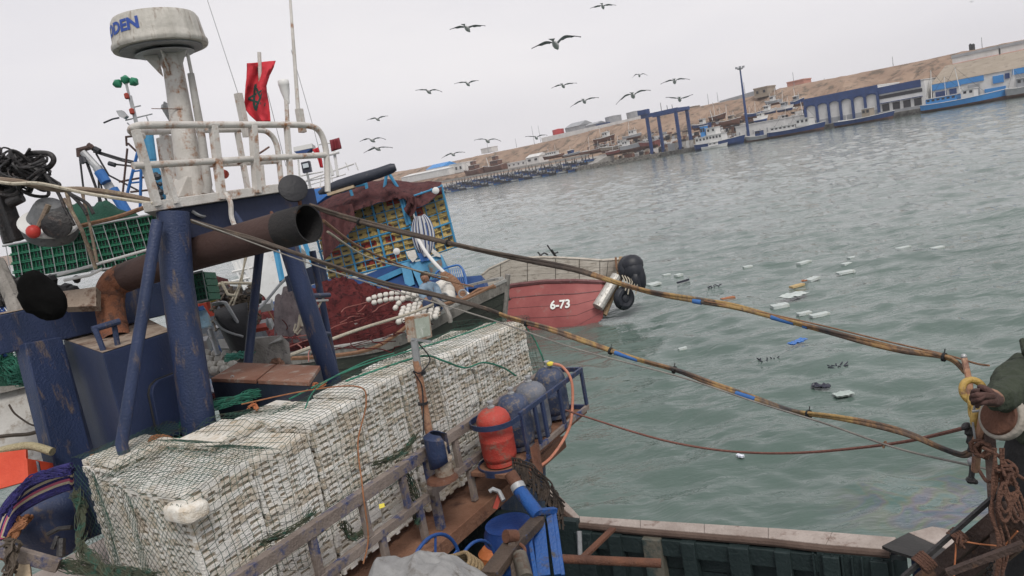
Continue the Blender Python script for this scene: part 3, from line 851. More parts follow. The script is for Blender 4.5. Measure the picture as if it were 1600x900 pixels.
# ------------------------------------------------------------------ the half sunk red boat
TIMBER = mat('bleached_timber_planks', (.42, .38, .33), (.58, .54, .48), (.22, .19, .155), 1.6, .85, 0, .5, 30, .60, stretch=(1, 1, 5))
REDHULL = mat('faded_red_hull_paint', (.24, .060, .060), (.32, .095, .09), (.27, .17, .15), 1.2, .6, 0, .25, 25, .66)
MAROON = mat('maroon_rubbing_strake', (.13, .05, .055), (.19, .09, .09), (.25, .2, .19), 3, .7, 0, .3, 30, .62)
TARP = mat('black_rubber', (.010, .012, .018), (.022, .025, .034), None, 3, .45)
def sunk_boat():
    # rows from top edge to keel, at control columns; pixel, distance
    cols = [  # x_top, y_top, y_strake, y_low ; distance
        (735, 446, 470, 520, 25.4), (765, 420, 462, 520, 25.0), (800, 404, 446, 520, 24.5), (850, 402, 440, 520, 24.0), (900, 404, 439, 516, 23.6), (940, 407, 441, 492, 23.5), (968, 405, 444, 472, 23.9)]
    t = thing('sunken_boat', PZ(880, 495, 0), 'half sunk red and bare timber boat marked 6-73 heeling in the harbour', 'sunken boat')
    def col(u):
        k = u * (len(cols) - 1); i = min(int(k), len(cols) - 2); f = k - i
        return [cols[i][j] * (1 - f) + cols[i + 1][j] * f for j in range(5)]
    def surf(u, v):      # v: 0 top .. 1 strake .. 2 low(waterline and below) , hull turns under
        x, yt, ys, yl, d = col(u)
        lean = -30 * max(0, (u - .85) / .15) * max(0, v - .25) / 1.75       # the stem rakes back under
        if v <= 1:
            return P(x + lean, yt + (ys - yt) * v, d + .15 * v)
        w_ = v - 1
        return P(x + lean, ys + (yl - ys) * w_, d + .15 - .55 * math.sin(w_ * 1.4) - .0 * w_)
    nU = 36
    def strip(v0, v1, n, off=0.0):
        nor = -FWD
        return [[surf(u / nU, v0 + (v1 - v0) * j / n) + nor * off for j in range(n + 1)] for u in range(nU + 1)]
    far = lambda p, k: p + FWD * k * 1.0 + Vector((0, 0, -.02))
    # bare topside planks, each a strip of its own
    for k in range(3):
        v0, v1 = k / 3 + .004, (k + 1) / 3 - .004
        G = strip(v0, v1, 2, .03)
        MB().grid(G).build('plank', TIMBER, t)
    b = MB()
    b.grid([[surf(u / nU, v) + FWD * .02 for v in (0, .33, .66, 1)] for u in range(nU + 1)])
    b.build('frame_backing', mat('dark_seam_timber', (.05, .045, .04), None, None, 3, .9), t)  # dark timber tone behind the plank gaps
    MB().grid(strip(1.0, 2.15, 12)).build('bottom', REDHULL, t, smooth=True)
    MB().tube([surf(u / nU, 1.0) - FWD * .02 for u in range(nU + 1)], .075, 6).build('rubbing_strake', MAROON, t)
    for v_ in (1.48, 1.7, 1.92): MB().tube([surf(u / nU, v_) - FWD * .0 for u in range(nU + 1)], .010, 4).build('plank_seam', MAROON, t)
    MB().tube([surf(u / nU, 1.26) - FWD * .0 for u in range(nU + 1)], .022, 5).build('lower_strake', MAROON, t)
    # rail, deck and far side
    MB().tube([surf(u / nU, 0) for u in range(nU + 1)], .05, 6).build('gunwale', TIMBER, t)
    G = []
    for u in range(nU + 1):
        p = surf(u / nU, 0)
        w_ = 2.4 * (1 - max(0, u / nU - .6) / .4 * .93) 
        G.append([p - Vector((0, 0, .05)), p + Vector((0.1, 1, -.35)) * w_ * .5, p + Vector((.1, 1, -.45)) * w_, p + Vector((.1, 1.05, -1.0)) * w_])
    MB().grid(G).build('deck', TIMBER, t)
    # seams between plank butts
    for x in (782, 824, 868, 905, 937, 950):
        u = [c[0] for c in cols]
        k = next(i for i in range(6) if u[i] <= x <= u[i + 1]); uu = (k + (x - u[k]) / (u[k + 1] - u[k])) / 6
        MB().tube([surf(uu, 0.02) - FWD * .04, surf(uu, .95) - FWD * .04], .012, 4).build('butt_seam', mat('dark_seam_timber', (.05, .045, .04)), t)
    # stem post and white pipe fender
    MB().tube([P(971, 402, 23.9), P(966, 440, 23.7), P(944, 492, 23.3)], .09, 8).build('stem_post', mat('ochre_stem_wood', (.30, .20, .11), (.38, .27, .17), (.16, .12, .09), 3, .8), t)
    MB().tube([P(964, 431, 23.3), P(934, 480, 23.0)], [.17, .19], 12).build('pipe_fender', mat('foil_pipe', (.42, .41, .38), (.60, .59, .56), (.16, .14, .12), 5, .45, .3, .6, 25, .6), t)
    MB().tube(catmull([P(962, 402, 23.6), P(964, 420, 23.5), P(972, 432, 23.3), P(966, 446, 23.2)], 5), .035, 6).build('lashing', mat('rope_brown', (.17, .09, .05), (.24, .14, .09), None, 20, .9), t)
    # bits of gear left on the rail
    g = MB()
    for a, b_ in (((838, 404), (850, 395)), ((850, 395), (856, 398)), ((855, 383), (868, 402)), ((862, 390), (870, 402)), ((866, 396), (872, 394)), ((840, 394), (846, 400))):
        g.tube([P(*a, 24.2), P(*b_, 24.3)], .025, 5)
    g.build('bent_fitting', black(), t)
    # number
    vs, fs = text_mesh('6-73', 1.0, .035)
    xs = [v.x for v in vs]; ys = [v.y for v in vs]
    W0, W1, H0, H1 = min(xs), max(xs), min(ys), max(ys)
    out = []
    for v in vs:
        a = (v.x - W0) / (W1 - W0); b_ = (v.y - H0) / (H1 - H0)
        px = 859.5 + 31 * a; py = 484.0 - 3.0 * a - 14.2 * b_
        # find the hull skin under that spot
        best = None
        u = [c[0] for c in cols]
        k = next(i for i in range(6) if u[i] <= px <= u[i + 1]); uu = (k + (px - u[k]) / (u[k + 1] - u[k])) / 6
        c = col(uu); w_ = (py - c[2]) / (c[3] - c[2])
        d = c[4] + .15 - .55 * math.sin(w_ * 1.4)
        out.append(P(px + .35 * NZ((px * .5, py * .5, 2)), py + .35 * NZ((px * .5, py * .5, 9)), d - .05))
    n = MB(); n.add(out, fs)
    n.build('registration_number', mat('number_white', (.75, .75, .73), (.8, .8, .78), None, 5, .6, 0, 0), t)
    return t
sunk_boat()
def fenders():
    t = thing('fender_bundle', P(990, 470, 23.4), 'bundle of black rubber tyres and bags hanging off the bow of the sunken boat', 'fenders')
    def tyre(x, y, d, R, r_, ax):
        ax = Vector(ax).normalized(); u = ax.orthogonal().normalized(); v_ = ax.cross(u); c = P(x, y, d)
        MB().tube([c + (u * math.cos(a * math.pi / 12) + v_ * math.sin(a * math.pi / 12)) * R for a in range(25)], r_, 9, False).build('tyre', TARP, t, smooth=True)
    tyre(985, 420, 23.3, .28, .17, (.5, -1, .3)); tyre(997, 436, 23.2, .26, .14, (1, -.6, .1)); tyre(975, 466, 23.1, .24, .14, (.5, -1, 0))
    b = MB().ball(P(987, 414, 23.2), .42, 14, (.9, .8, .8)).ball(P(999, 434, 23.1), .30, 12, (.7, .6, 1.6)).ball(P(990, 425, 23.1), .34, 12, (1, .7, 1.2)).ball(P(975, 468, 23.2), .25, 10, (.8, .8, 1.2)); b.build('bag', TARP, t, smooth=True)
    r = MB()
    for k in range(6):
        x = 972 + k * 4
        r.tube(catmull([P(x, 430 + k, 23.0), P(x + 4, 440, 22.9), P(x + 1, 448 + (k % 3) * 6, 22.9)], 4), .022, 5)
    r.build('lashing', mat('rope_pale', (.38, .34, .27), (.48, .44, .36), (.2, .16, .12), 20, .9), t)
fenders()

# ------------------------------------------------------------------ rubbish afloat
FOAM = mat('wet_foam', (.40, .45, .44), (.54, .58, .57), (.40, .42, .38), 3, .6)
def floater(name, x, y, l, wd, h, ang, m, lab, cat, shape='slab'):
    c = PZ(x, y, .0)
    h = h * (.22 if shape == 'slab' else .5)
    l = l * .6
    wd = wd * .8
    c.z -= .01
    a = math.radians(ang); u = Vector((math.cos(a), math.sin(a), 0)); v = Vector((-math.sin(a), math.cos(a), 0))
    q = MB()
    if shape == 'slab':
        n = 5
        top, bot = [], []
        for i in range(n + 1):
            rt, rb = [], []
            for j in range(3):
                p = c + u * l * (i / n - .5) + v * wd * (j / 2 - .5) * (1 - .25 * abs(i / n - .5) * rng.uniform(.5, 1.2))
                rt.append(p + Vector((0, 0, h * rng.uniform(.7, 1.25)))); rb.append(p - Vector((0, 0, .05)))
            top.append(rt); bot.append(rb)
        q.grid(top); q.grid([r_[::-1] for r_ in bot])
        q.grid([[r_[0] for r_ in bot], [r_[0] for r_ in top]]); q.grid([[r_[-1] for r_ in top], [r_[-1] for r_ in bot]])
        q.grid([[bot[0][j] for j in (2, 1, 0)], [top[0][j] for j in (2, 1, 0)]]); q.grid([bot[-1], top[-1]])
    elif shape == 'sheet':
        G = [[c + u * l * (i / 8 - .5) + v * wd * (j / 4 - .5) * (1 - .3 * abs(i / 8 - .5)) + Vector((0, 0, .02 + h * (.5 + .8 * NZ((i * .7 + x, j * .9, y))))) for j in range(5)] for i in range(9)]
        q.grid(G); q.grid([[p - Vector((0, 0, .02)) for p in r_[::-1]] for r_ in G])
    else:
        for k in range(10):
            p = c + u * rng.uniform(-.5, .5) * l + v * rng.uniform(-.5, .5) * wd
            q.tube([p - Vector((0, 0, .03)), p + Vector((rng.uniform(-.15, .15), rng.uniform(-.15, .15), h * rng.uniform(.1, .6)))], .013, 5)
    tag(q.build(name, m), lab, cat, 'rubbish floating in the harbour')
BAGB = mat('blue_plastic_sheet', (.03, .13, .40), (.05, .18, .50), None, 3, .4)
DKP = mat('dark_plastic', (.015, .017, .03), (.03, .032, .05), None, 3, .35)
WOODF = mat('orange_wood', (.30, .11, .05), (.38, .16, .08), None, 3, .8)
for a in (
    ('foam_slab', 1168, 416, .55, .28, .10, 0, FOAM, 'small domed white foam piece alone in the middle of the harbour', 'foam', 'slab'),
    ('foam_slab', 1256, 409, .95, .30, .08, 25, FOAM, 'long white foam board left of the far group of three', 'foam', 'slab'),
    ('foam_slab', 1334, 401, .70, .30, .08, 5, FOAM, 'farthest white foam board, top of the group of three', 'foam', 'slab'),
    ('foam_slab', 1324, 411, .65, .28, .08, 15, FOAM, 'middle white foam board of the far group of three', 'foam', 'slab'),
    ('foam_slab', 1321, 424, .9, .35, .08, 3, FOAM, 'nearest white foam board of the far group of three', 'foam', 'slab'),
    ('foam_slab', 1411, 386, .85, .3, .06, 10, FOAM, 'flat white board floating at far right, left one of the pair', 'foam', 'slab'),
    ('foam_slab', 1464, 386, .75, .3, .06, 10, FOAM, 'flat white board floating at far right, right one of the pair', 'foam', 'slab'),
    ('foam_slab', 1269, 435, .85, .34, .10, 35, FOAM, 'white foam board with an orange rag beside it', 'foam', 'slab'),
    ('rag', 1257, 440, .3, .2, .12, 35, WOODF, 'small orange rag caught beside a white foam board', 'rag', 'sheet'),
    ('wooden_board', 1245, 445, .8, .25, .05, 20, mat('yellow_wood', (.42, .30, .14), (.5, .38, .2), None, 3, .8), 'yellowish board floating left of the orange rag', 'board', 'slab'),
    ('foam_slab', 1218, 477, .75, .4, .16, 0, FOAM, 'ribbed white foam crate floating low, nearest the blue taped hose', 'foam', 'slab'),
    ('plastic_sheet', 1240, 462, 1.3, .7, .10, 20, mat('pale_wet_plastic', (.40, .46, .44), (.5, .55, .53), None, 3, .3), 'half sunk pale plastic sheet above the ribbed foam crate', 'plastic sheet', 'sheet'),
    ('foam_slab', 1256, 488, .6, .25, .08, 5, FOAM, 'white foam strip left of the black edged tray', 'foam', 'slab'),
    ('foam_tray', 1280, 490, .8, .3, .06, 5, FOAM, 'white tray with dark edge floating above the hose', 'tray', 'slab'),
    ('wooden_board', 1137, 465, .7, .25, .07, 10, WOODF, 'orange brown board floating alone above the upper hose', 'board', 'slab'),
    ('foam_slab', 1021, 443, .8, .5, .12, 20, FOAM, 'white foam block just right of the black fenders', 'foam', 'slab'),
    ('foam_slab', 1041, 429, .5, .3, .12, 10, FOAM, 'white foam scrap above the block, left of the two', 'foam', 'slab'),
    ('foam_slab', 1060, 429, .5, .3, .12, 30, FOAM, 'white foam scrap above the block, right of the two', 'foam', 'slab'),
    ('wooden_spar', 1067, 438, .9, .1, .06, 25, DKP, 'thin dark spar floating right of the sunken boat', 'spar', 'slab'),
    ('debris_clump', 1115, 447, .7, .3, .2, 10, DKP, 'small dark clump floating midway right of the fenders', 'debris', 'clump'),
    ('plastic_sheet', 1246, 535, .85, .28, .10, 30, BAGB, 'bright blue plastic sheet floating below the upper hose', 'plastic sheet', 'sheet'),
    ('debris_clump', 1196, 560, .7, .45, .16, 0, DKP, 'dark tangle of sticks floating between the two hoses', 'debris', 'clump'),
    ('foam_slab', 1066, 543, .36, .12, .05, 15, FOAM, 'small thin white strip floating between the hoses', 'foam', 'slab'),
    ('plastic_sheet', 1283, 606, .55, .22, .16, -30, DKP, 'crumpled black plastic bag floating low at centre right', 'plastic bag', 'sheet'),
    ('plastic_sheet', 1318, 616, .55, .3, .04, 0, mat('clear_wet_plastic', (.30, .37, .34), (.4, .46, .43), None, 3, .2), 'clear plastic wrap trailing off the black bag', 'plastic sheet', 'sheet'),
    ('paper_scrap', 1157, 713, .13, .17, .05, 30, mat('white_paper', (.7, .74, .82), (.78, .82, .88), None, 3, .6), 'white paper scrap floating below the thin brown rope', 'paper', 'sheet'),
    ('debris_clump', 1310, 571, .35, .1, .08, 20, DKP, 'tiny dark stick floating above the black bag', 'debris', 'clump'),
):
    floater(*a)

# ------------------------------------------------------------------ gulls
GULLW = mat('gull_white', (.50, .50, .50), (.60, .60, .60), None, 8, .8, 0, 0)
GULLG = mat('gull_grey_wing', (.24, .25, .27), (.34, .35, .37), None, 8, .8, 0, 0)
GULLT = mat('gull_dark_tip', (.07, .07, .08), (.10, .10, .11), None, 8, .8, 0, 0)
def gull(x, y, span, lx, ly, mlx, mly, mrx, mry, rx, ry, lab):
    """body at x,y; wing tips and wrist joints as offsets in photo units for a span of 100"""
    d = 1.35 * FPX / span
    span *= .95
    k = span / 100.0
    t = thing('seagull', P(x, y, d), lab, 'seagull', 'gulls in flight over the harbour')
    head = (RGT * .25 + FWD * .9 + UPV * .1).normalized()        # flying away and a little right
    up = UPV; rt = RGT
    c = P(x, y, d)
    prof = [(-.30, .012), (-.24, .035), (-.12, .065), (0, .08), (.10, .072), (.17, .045), (.21, .042), (.25, .035), (.28, .012), (.325, .004)]
    body = MB()
    hd = (head - UPV * .15).normalized()
    body.tube([c + hd * a - UPV * .02 for a, r_ in prof], [r_ for a, r_ in prof], 10)
    side = hd.cross(UPV).normalized()
    body.add([c - hd * .26 - UPV * .02, c - hd * .46 + side * .09 - UPV * .03, c - hd * .46 - side * .09 - UPV * .03, c - hd * .26 - UPV * .035], [(0, 1, 2), (3, 2, 1), (0, 2, 3), (0, 3, 1)])
    body.build('body', GULLW, t, smooth=True)
    for sgn, m_, t_ in ((-1, (mlx, mly), (lx, ly)), (1, (mrx, mry), (rx, ry))):
        root = c + rt * sgn * .05 + UPV * .03
        w1 = P(x + m_[0] * k, y + m_[1] * k, d + .02)
        w2 = P(x + t_[0] * k, y + t_[1] * k, d + .05)
        line = catmull([root, w1, w2], 6)
        chord = [.17 - .03 * math.sin(math.pi * i / (len(line) - 1)) - (.17 * max(0, (i / (len(line) - 1) - .5) * 2) ** 1.4) for i in range(len(line))]
        top, bot = [], []
        for i, p in enumerate(line):
            ch = chord[i]
            sw = -.10 * math.sin(math.pi * i / (len(line) - 1) * .5) * (1 if i < 7 else 1)
            f_ = hd * (ch * .45 + (.08 if 3 < i < 9 else 0)); b_ = -hd * ch * .55
            top.append([p + f_, p + UPV * .018 + f_ * .3, p + b_ - UPV * .01])
            bot.append([p + f_, p - UPV * .006 + f_ * .3, p + b_ - UPV * .015])
        q = MB()
        n = len(line)
        q.mat(0).grid(top[:n - 4]); q.grid([r_[::-1] for r_ in bot[:n - 4]])
        q.mat(1).grid(top[n - 5:]); q.grid([r_[::-1] for r_ in bot[n - 5:]])
        q.build('wing', [GULLG, GULLT], t, smooth=True)
for g in (
    (942, 10, 42, -50, 8, -22, -2, 22, -8, 52, -4, 'gull at the very top of the sky, touching the upper edge'),
    (730, 44, 60, -48, 4, -20, -5, 24, -8, 50, -6, 'gull with level wings high above the sunken boat, left of the largest'),
    (868, 69, 84, -47, 9, -20, -4, 20, -16, 50, -14, 'largest and nearest gull, right wing raised high'),
    (670, 143, 44, -50, -4, -22, -8, 24, -8, 50, 2, 'gull with flat drooping tips left of the white bellied pair'),
    (731, 131, 40, -56, 0, -22, -8, 18, -12, 44, -14, 'gull with pale body tilted right beside the flat winged one'),
    (880, 134, 42, -46, 10, -20, -3, 22, -10, 54, -10, 'gull in mid sky just below the largest, wings shallow'),
    (913, 158, 46, -50, 22, -22, 2, 24, -12, 52, -12, 'gull banking with left wing hanging, left of the big pair'),
    (989, 149, 58, -48, 26, -22, 0, 22, -14, 50, -14, 'broad gull just above the storage tanks with left wing down'),
    (999, 118, 28, -42, 14, -20, -8, 22, -12, 48, 0, 'smallest gull with dark wings curled above the broad one'),
    (1054, 127, 48, -48, 10, -18, -4, 20, -10, 52, -6, 'gull above the boat lift with thin raised wings'),
    (1062, 155, 48, -48, -6, -22, -6, 20, -8, 46, -16, 'gull lowest on the right, just over the boat lift'),
    (590, 186, 36, -50, 6, -22, -4, 20, -12, 48, -14, 'upper gull of the three stacked at left above the cliff'),
    (582, 219, 44, -48, 6, -22, -6, 24, -10, 50, -2, 'middle gull of the three stacked at left above the cliff'),
    (590, 232, 48, -48, 16, -20, 0, 22, -6, 52, -2, 'lowest gull of the three stacked at left above the cliff'),
    (762, 220, 44, -50, -2, -22, -8, 24, -8, 50, 2, 'gull low over the left cliff with evenly arched wings'),
    (708, 241, 38, -50, 18, -22, 0, 22, -10, 52, -8, 'gull skimming the far left cliff edge'),
    (838, 215, 38, -48, -4, -20, -6, 22, -12, 48, -10, 'gull crossing the white wall near the two aerials'),
    (1518, 3, 8, -50, -4, -22, -6, 22, -10, 50, -8, 'tiny distant gull in the upper right corner of the sky'),
):
    gull(*g)
# ------------------------------------------------------------------ boats lying alongside (middle distance)
ROPEB = mat('rope_brown', (.17, .09, .05), (.24, .14, .09), None, 20, .9)
ROPEP = mat('rope_pale', (.38, .34, .27), (.48, .44, .36), (.2, .16, .12), 20, .9)
NETR = mat('red_brown_net', (.060, .016, .018), (.125, .030, .030), (.028, .011, .013), 3, .95, 0, 1.0, 60, .56, spec=.1)
NETB = mat('brown_net', (.075, .030, .032), (.12, .055, .055), (.045, .025, .028), 3, .95, 0, 1.0, 50, .56, spec=.1)
NETG = mat('grey_net', (.045, .035, .04), (.095, .08, .085), (.03, .025, .03), 4, .95, 0, 1.0, 60)
GREENH = mat('dark_green_hull', (.028, .032, .026), (.055, .062, .052), (.15, .14, .12), 1.6, .65, 0, .4, 30, .66, stretch=(1, 1, 3))
GREYWOOD = mat('grey_weathered_wood', (.16, .15, .135), (.27, .255, .235), (.09, .085, .08), 2.5, .85, 0, .5, 40, .6, stretch=(3, 3, 1))
YEL = mat('yellow_crate', (.46, .34, .12), (.56, .43, .17), (.22, .16, .07), 5, .6, 0, .1, 30, .64)
REDC = mat('red_crate', (.28, .035, .022), (.34, .055, .035), None, 5, .6, 0, .1, 30)
DKB = mat('deep_blue_hull', (.018, .045, .14), (.025, .07, .20), (.08, .08, .09), 1.5, .5, 0, .2, 20, .68)
STEEL = mat('galvanised_steel', (.28, .29, .30), (.40, .41, .42), (.16, .10, .07), 4, .45, .4, .2, 40, .66)
FLOATM = mat('white_net_float', (.52, .50, .46), (.64, .62, .58), (.30, .26, .20), 9, .7, 0, .3, 40, .62)

def px_tubes(items, r, n=6):
    mb = MB()
    for it in items:
        rr = r
        if isinstance(it[0], (int, float)):
            rr, it = it[0], it[1:]
        mb.tube([P(*p) for p in it], rr, n)
    return mb
def quadpx(pts, thick=.05, dirv=None):
    """a slab whose face has corners at the surveyed pixels, with real thickness behind"""
    c = [P(*p) for p in pts]
    n = (c[1] - c[0]).cross(c[-1] - c[0]).normalized()
    if n.dot(FWD) < 0: n = -n
    return MB().prism(c, (dirv or n) * thick)

def skiff():
    t = thing('wooden_skiff', PZ(640, 560, .6), 'dark green wooden boat with grey rail and pointed bow, full of red net', 'wooden boat')
    near = [(422, 558, 1.75), (455, 553, 1.78), (525, 543, 1.85), (590, 532, 1.9), (640, 515, 2.0), (705, 480, 2.25), (750, 457, 2.42), (793, 437, 2.6)]
    nl = catmull([PZ(*p) for p in near], 5)
    L = len(nl) - 1
    inw = Vector((-.22, .975, 0))
    def beam(i):
        f = i / L
        return 2.5 * (1 - max(0, (f - .5) / .5) ** 1.8)
    # outside planking
    rows = []
    for i, p in enumerate(nl):
        f = i / L
        rake = Vector((-.35, .05, 0)) * max(0, (f - .7) / .3) ** 1.3
        rows.append([p + (inw * (.20 * v + .28 * v * v) + Vector((0, 0, -1.9 * v)) + rake * v * 1.5) for v in (0, .14, .28, .42, .56, .70, .84, 1)])
    for j in range(7):
        G = [[r_[j] * .97 + r_[j + 1] * .03 - inw * (.03 if j == 0 else .004), r_[j] * .02 + r_[j + 1] * .98 - inw * (.03 if j == 0 else .004)] for r_ in rows]
        MB().grid(G).build('plank', GREYWOOD if j == 0 else GREENH, t)
    MB().grid([[q + inw * .03 for q in r_] for r_ in rows]).build('seam_backing', black(), t)
    # inside of the far bulwark, deck
    fl = [p + inw * beam(i) + Vector((0, 0, .05)) for i, p in enumerate(nl)]
    MB().grid([[p, p - inw * .04, p - inw * .1 + Vector((0, 0, -.6))] for p in fl[:-6]]).build('far_bulwark', DKB, t)
    MB().grid([[nl[i] + inw * .12 - Vector((0, 0, .5)), fl[i] - inw * .05 - Vector((0, 0, .5))] for i in range(L + 1)]).build('deck', GREYWOOD, t)
    MB().grid([[nl[i] + inw * .1 + Vector((0, 0, 0)), nl[i] + inw * .14 - Vector((0, 0, .5))] for i in range(L + 1)]).build('inner_planking', GREENH, t)
    cap = MB()
    for i in range(L):
        cap.beam(nl[i] + inw * .05, nl[i + 1] + inw * .05 + (nl[i + 1] - nl[i]) * .02, .17, .06)
    cap.build('gunwale', mat('grey_rail_cap', (.26, .26, .25), (.38, .38, .36), (.14, .13, .12), 3, .8, 0, .4, 40, .6), t)
    cap = MB()
    for i in range(L - 1):
        cap.beam(fl[i], fl[i + 1], .14, .06)
    cap.build('gunwale', mat('grey_rail_cap', (.26, .26, .25)), t)
    # stem, eye rings
    MB().tube([nl[-1] + Vector((.03, 0, .12)), nl[-1] + Vector((-.15, .1, -.6)), nl[-1] + Vector((-.5, .3, -1.9))], .06, 6).build('stem_post', GREYWOOD, t)
    for x, y in ((703, 447), (674, 452)):
        c = P(x + 20, y + 12, 16.6)
        u, v = RGT, UPV
        MB().tube([c + (u * math.cos(a * math.pi / 6) + v * math.sin(a * math.pi / 6)) * .09 for a in range(13)], .02, 6, False).build('mooring_ring', STEEL, t)
    return t, nl, fl, inw
skiff_t, SKN, SKF, SKI = skiff()

def heap(name, m, ctr, ux, uy, rx, ry, h, seed, label, cat, group=None, fold=1.0, n=44, kind=None, parent=None):
    """a pile of folded net: radial height field with ridged folds"""
    G = []
    for i in range(n + 1):
        r = i / n
        row = []
        for j in range(n * 2 + 1):
            a = 2 * math.pi * j / (n * 2)
            wob = 1 + .16 * NZ((math.cos(a) * 1.4 + seed, math.sin(a) * 1.4, seed))
            x, y = r * math.cos(a) * rx * wob, r * math.sin(a) * ry * wob
            z = h * (1 - r ** 2.4)
            fq = 1 - abs(NZ((x * 1.6 + seed * 3, y * 1.6 + 2.2 * NZ((x, y, seed)), seed))) * 2
            z += fold * (.11 * fq + .07 * (1 - 2 * abs(NZ((x * 4 + y, y * 4, seed)))) + .035 * NZ((x * 14, y * 14, seed))) * (1 - r ** 6)
            row.append(ctr + ux * x + uy * y + Vector((0, 0, z)))
        G.append(row)
    b = MB().grid(G)
    o = b.build(name, m, parent, label, cat, group, kind, smooth=True)
    return o
UX, UY = Vector((.98, .2, 0)).normalized(), Vector((-.2, .98, 0)).normalized()
def hz(x, y, z): return PZ(x, y, z)
heap('net_heap', NETR, hz(520, 530, 1.45), UX, UY, 2.3, 1.6, 1.25, 1.3, 'large heap of folded dark red net filling the wooden boat', 'fishing net', 'red nets in the wooden boat', fold=2.3)
heap('net_heap', NETR, hz(612, 520, 1.5), UX, UY, 1.0, 1.0, .8, 4.1, 'smaller brighter end of the red net below the white floats', 'fishing net', 'red nets in the wooden boat', fold=2.3)
heap('net_heap', NETR, hz(440, 530, 1.35), UX, UY, 1.3, 1.1, 1.0, 9.7, 'left end of the red net behind the blue post', 'fishing net', 'red nets in the wooden boat', fold=2.3)
heap('net_heap', NETG, P(458, 470, 17.2) - Vector((0, 0, .9)), UX, UY, .60, .5, 1.0, 6.3, 'upright grey net bundle against the blue boat left of the red net', 'fishing net', fold=2.2)
heap('net_heap', NETG, hz(629, 505, 1.8), UX, UY, .45, .22, .25, 2.3, 'small pale grey net lump by the near rail of the wooden boat', 'fishing net')

# loose meshes and cords lying in the folds of the red net
q = MB()
rq0 = random.Random(12)
for k in range(70):
    x, y = rq0.uniform(400, 640), rq0.uniform(470, 540)
    p = hz(x, y + 6, 2.2 + rq0.uniform(-.1, .3))
    pts = [p]
    d = V_ = Vector((rq0.uniform(-1, 1), rq0.uniform(-1, 1), 0)) * .25
    for j in range(5):
        d = d + Vector((rq0.uniform(-1, 1), rq0.uniform(-1, 1), rq0.uniform(-.3, .3))) * .12
        pts.append(pts[-1] + d)
    q.cur = k % 3 == 0 and 1 or 0
    q.tube(catmull(pts, 3), .012, 4)
q.build('loose_cords', [NETR, mat('net_rope_pink', (.22, .07, .06), (.30, .12, .10))], label='loose cords tangled over the red net heaps', cat='cords', kind='stuff')

# lines of white floats
def float_line(label, pts, r=.058, gap=.135, n=6):
    line = catmull([P(*p) for p in pts], 12)
    t = thing('float_line', line[0], label, 'float line', 'float lines on the nets')
    MB().tube(line, .012, 4).build('rope', ROPEP, t)
    me = MB().lathe((0, 0, -gap * .46), [(.25 * r, 0), (.8 * r, .02), (r, gap * .25), (r, gap * .65), (.8 * r, gap * .88), (.25 * r, gap * .92)], 10).mesh('float', FLOATM, True)
    acc = 0.0; last = line[0]; nxt = gap / 2
    for a, b in zip(line[:-1], line[1:]):
        seg = (b - a).length
        while nxt <= acc + seg and seg > 0:
            p = a + (b - a) * ((nxt - acc) / seg)
            d = (b - a).normalized()
            x = d.orthogonal().normalized()
            m = frame(p, x, d.cross(x), d)
            o = bpy.data.objects.new('float', me); COL.objects.link(o); o.parent = t
            o.matrix_local = Matrix.Translation(-t.location) @ m
            nxt += gap
        acc += seg
float_line('upper curved line of white floats across the red net', [(572, 470, 16.9), (590, 463, 16.9), (620, 458, 16.9), (650, 459, 16.8), (668, 466, 16.6)])
float_line('second line of pale floats just under the upper one', [(580, 474, 16.8), (606, 468, 16.8), (634, 466, 16.7), (656, 470, 16.5)])
float_line('short line of floats dropping to the rail right of the dark gap', [(616, 485, 16.3), (622, 475, 16.4), (634, 465, 16.5), (648, 462, 16.5)])
for k in range(5):
    float_line('%s row of the heaped floats beside the seated man' % ORD[k], [(626 - k * 2, 484 + k * 5, 16.2 - k * .15), (645, 477 + k * 5.5, 16.2 - k * .15), (668, 474 + k * 6, 16.1 - k * .15), (688, 476 + k * 4, 16.1 - k * .15)], r=.062)

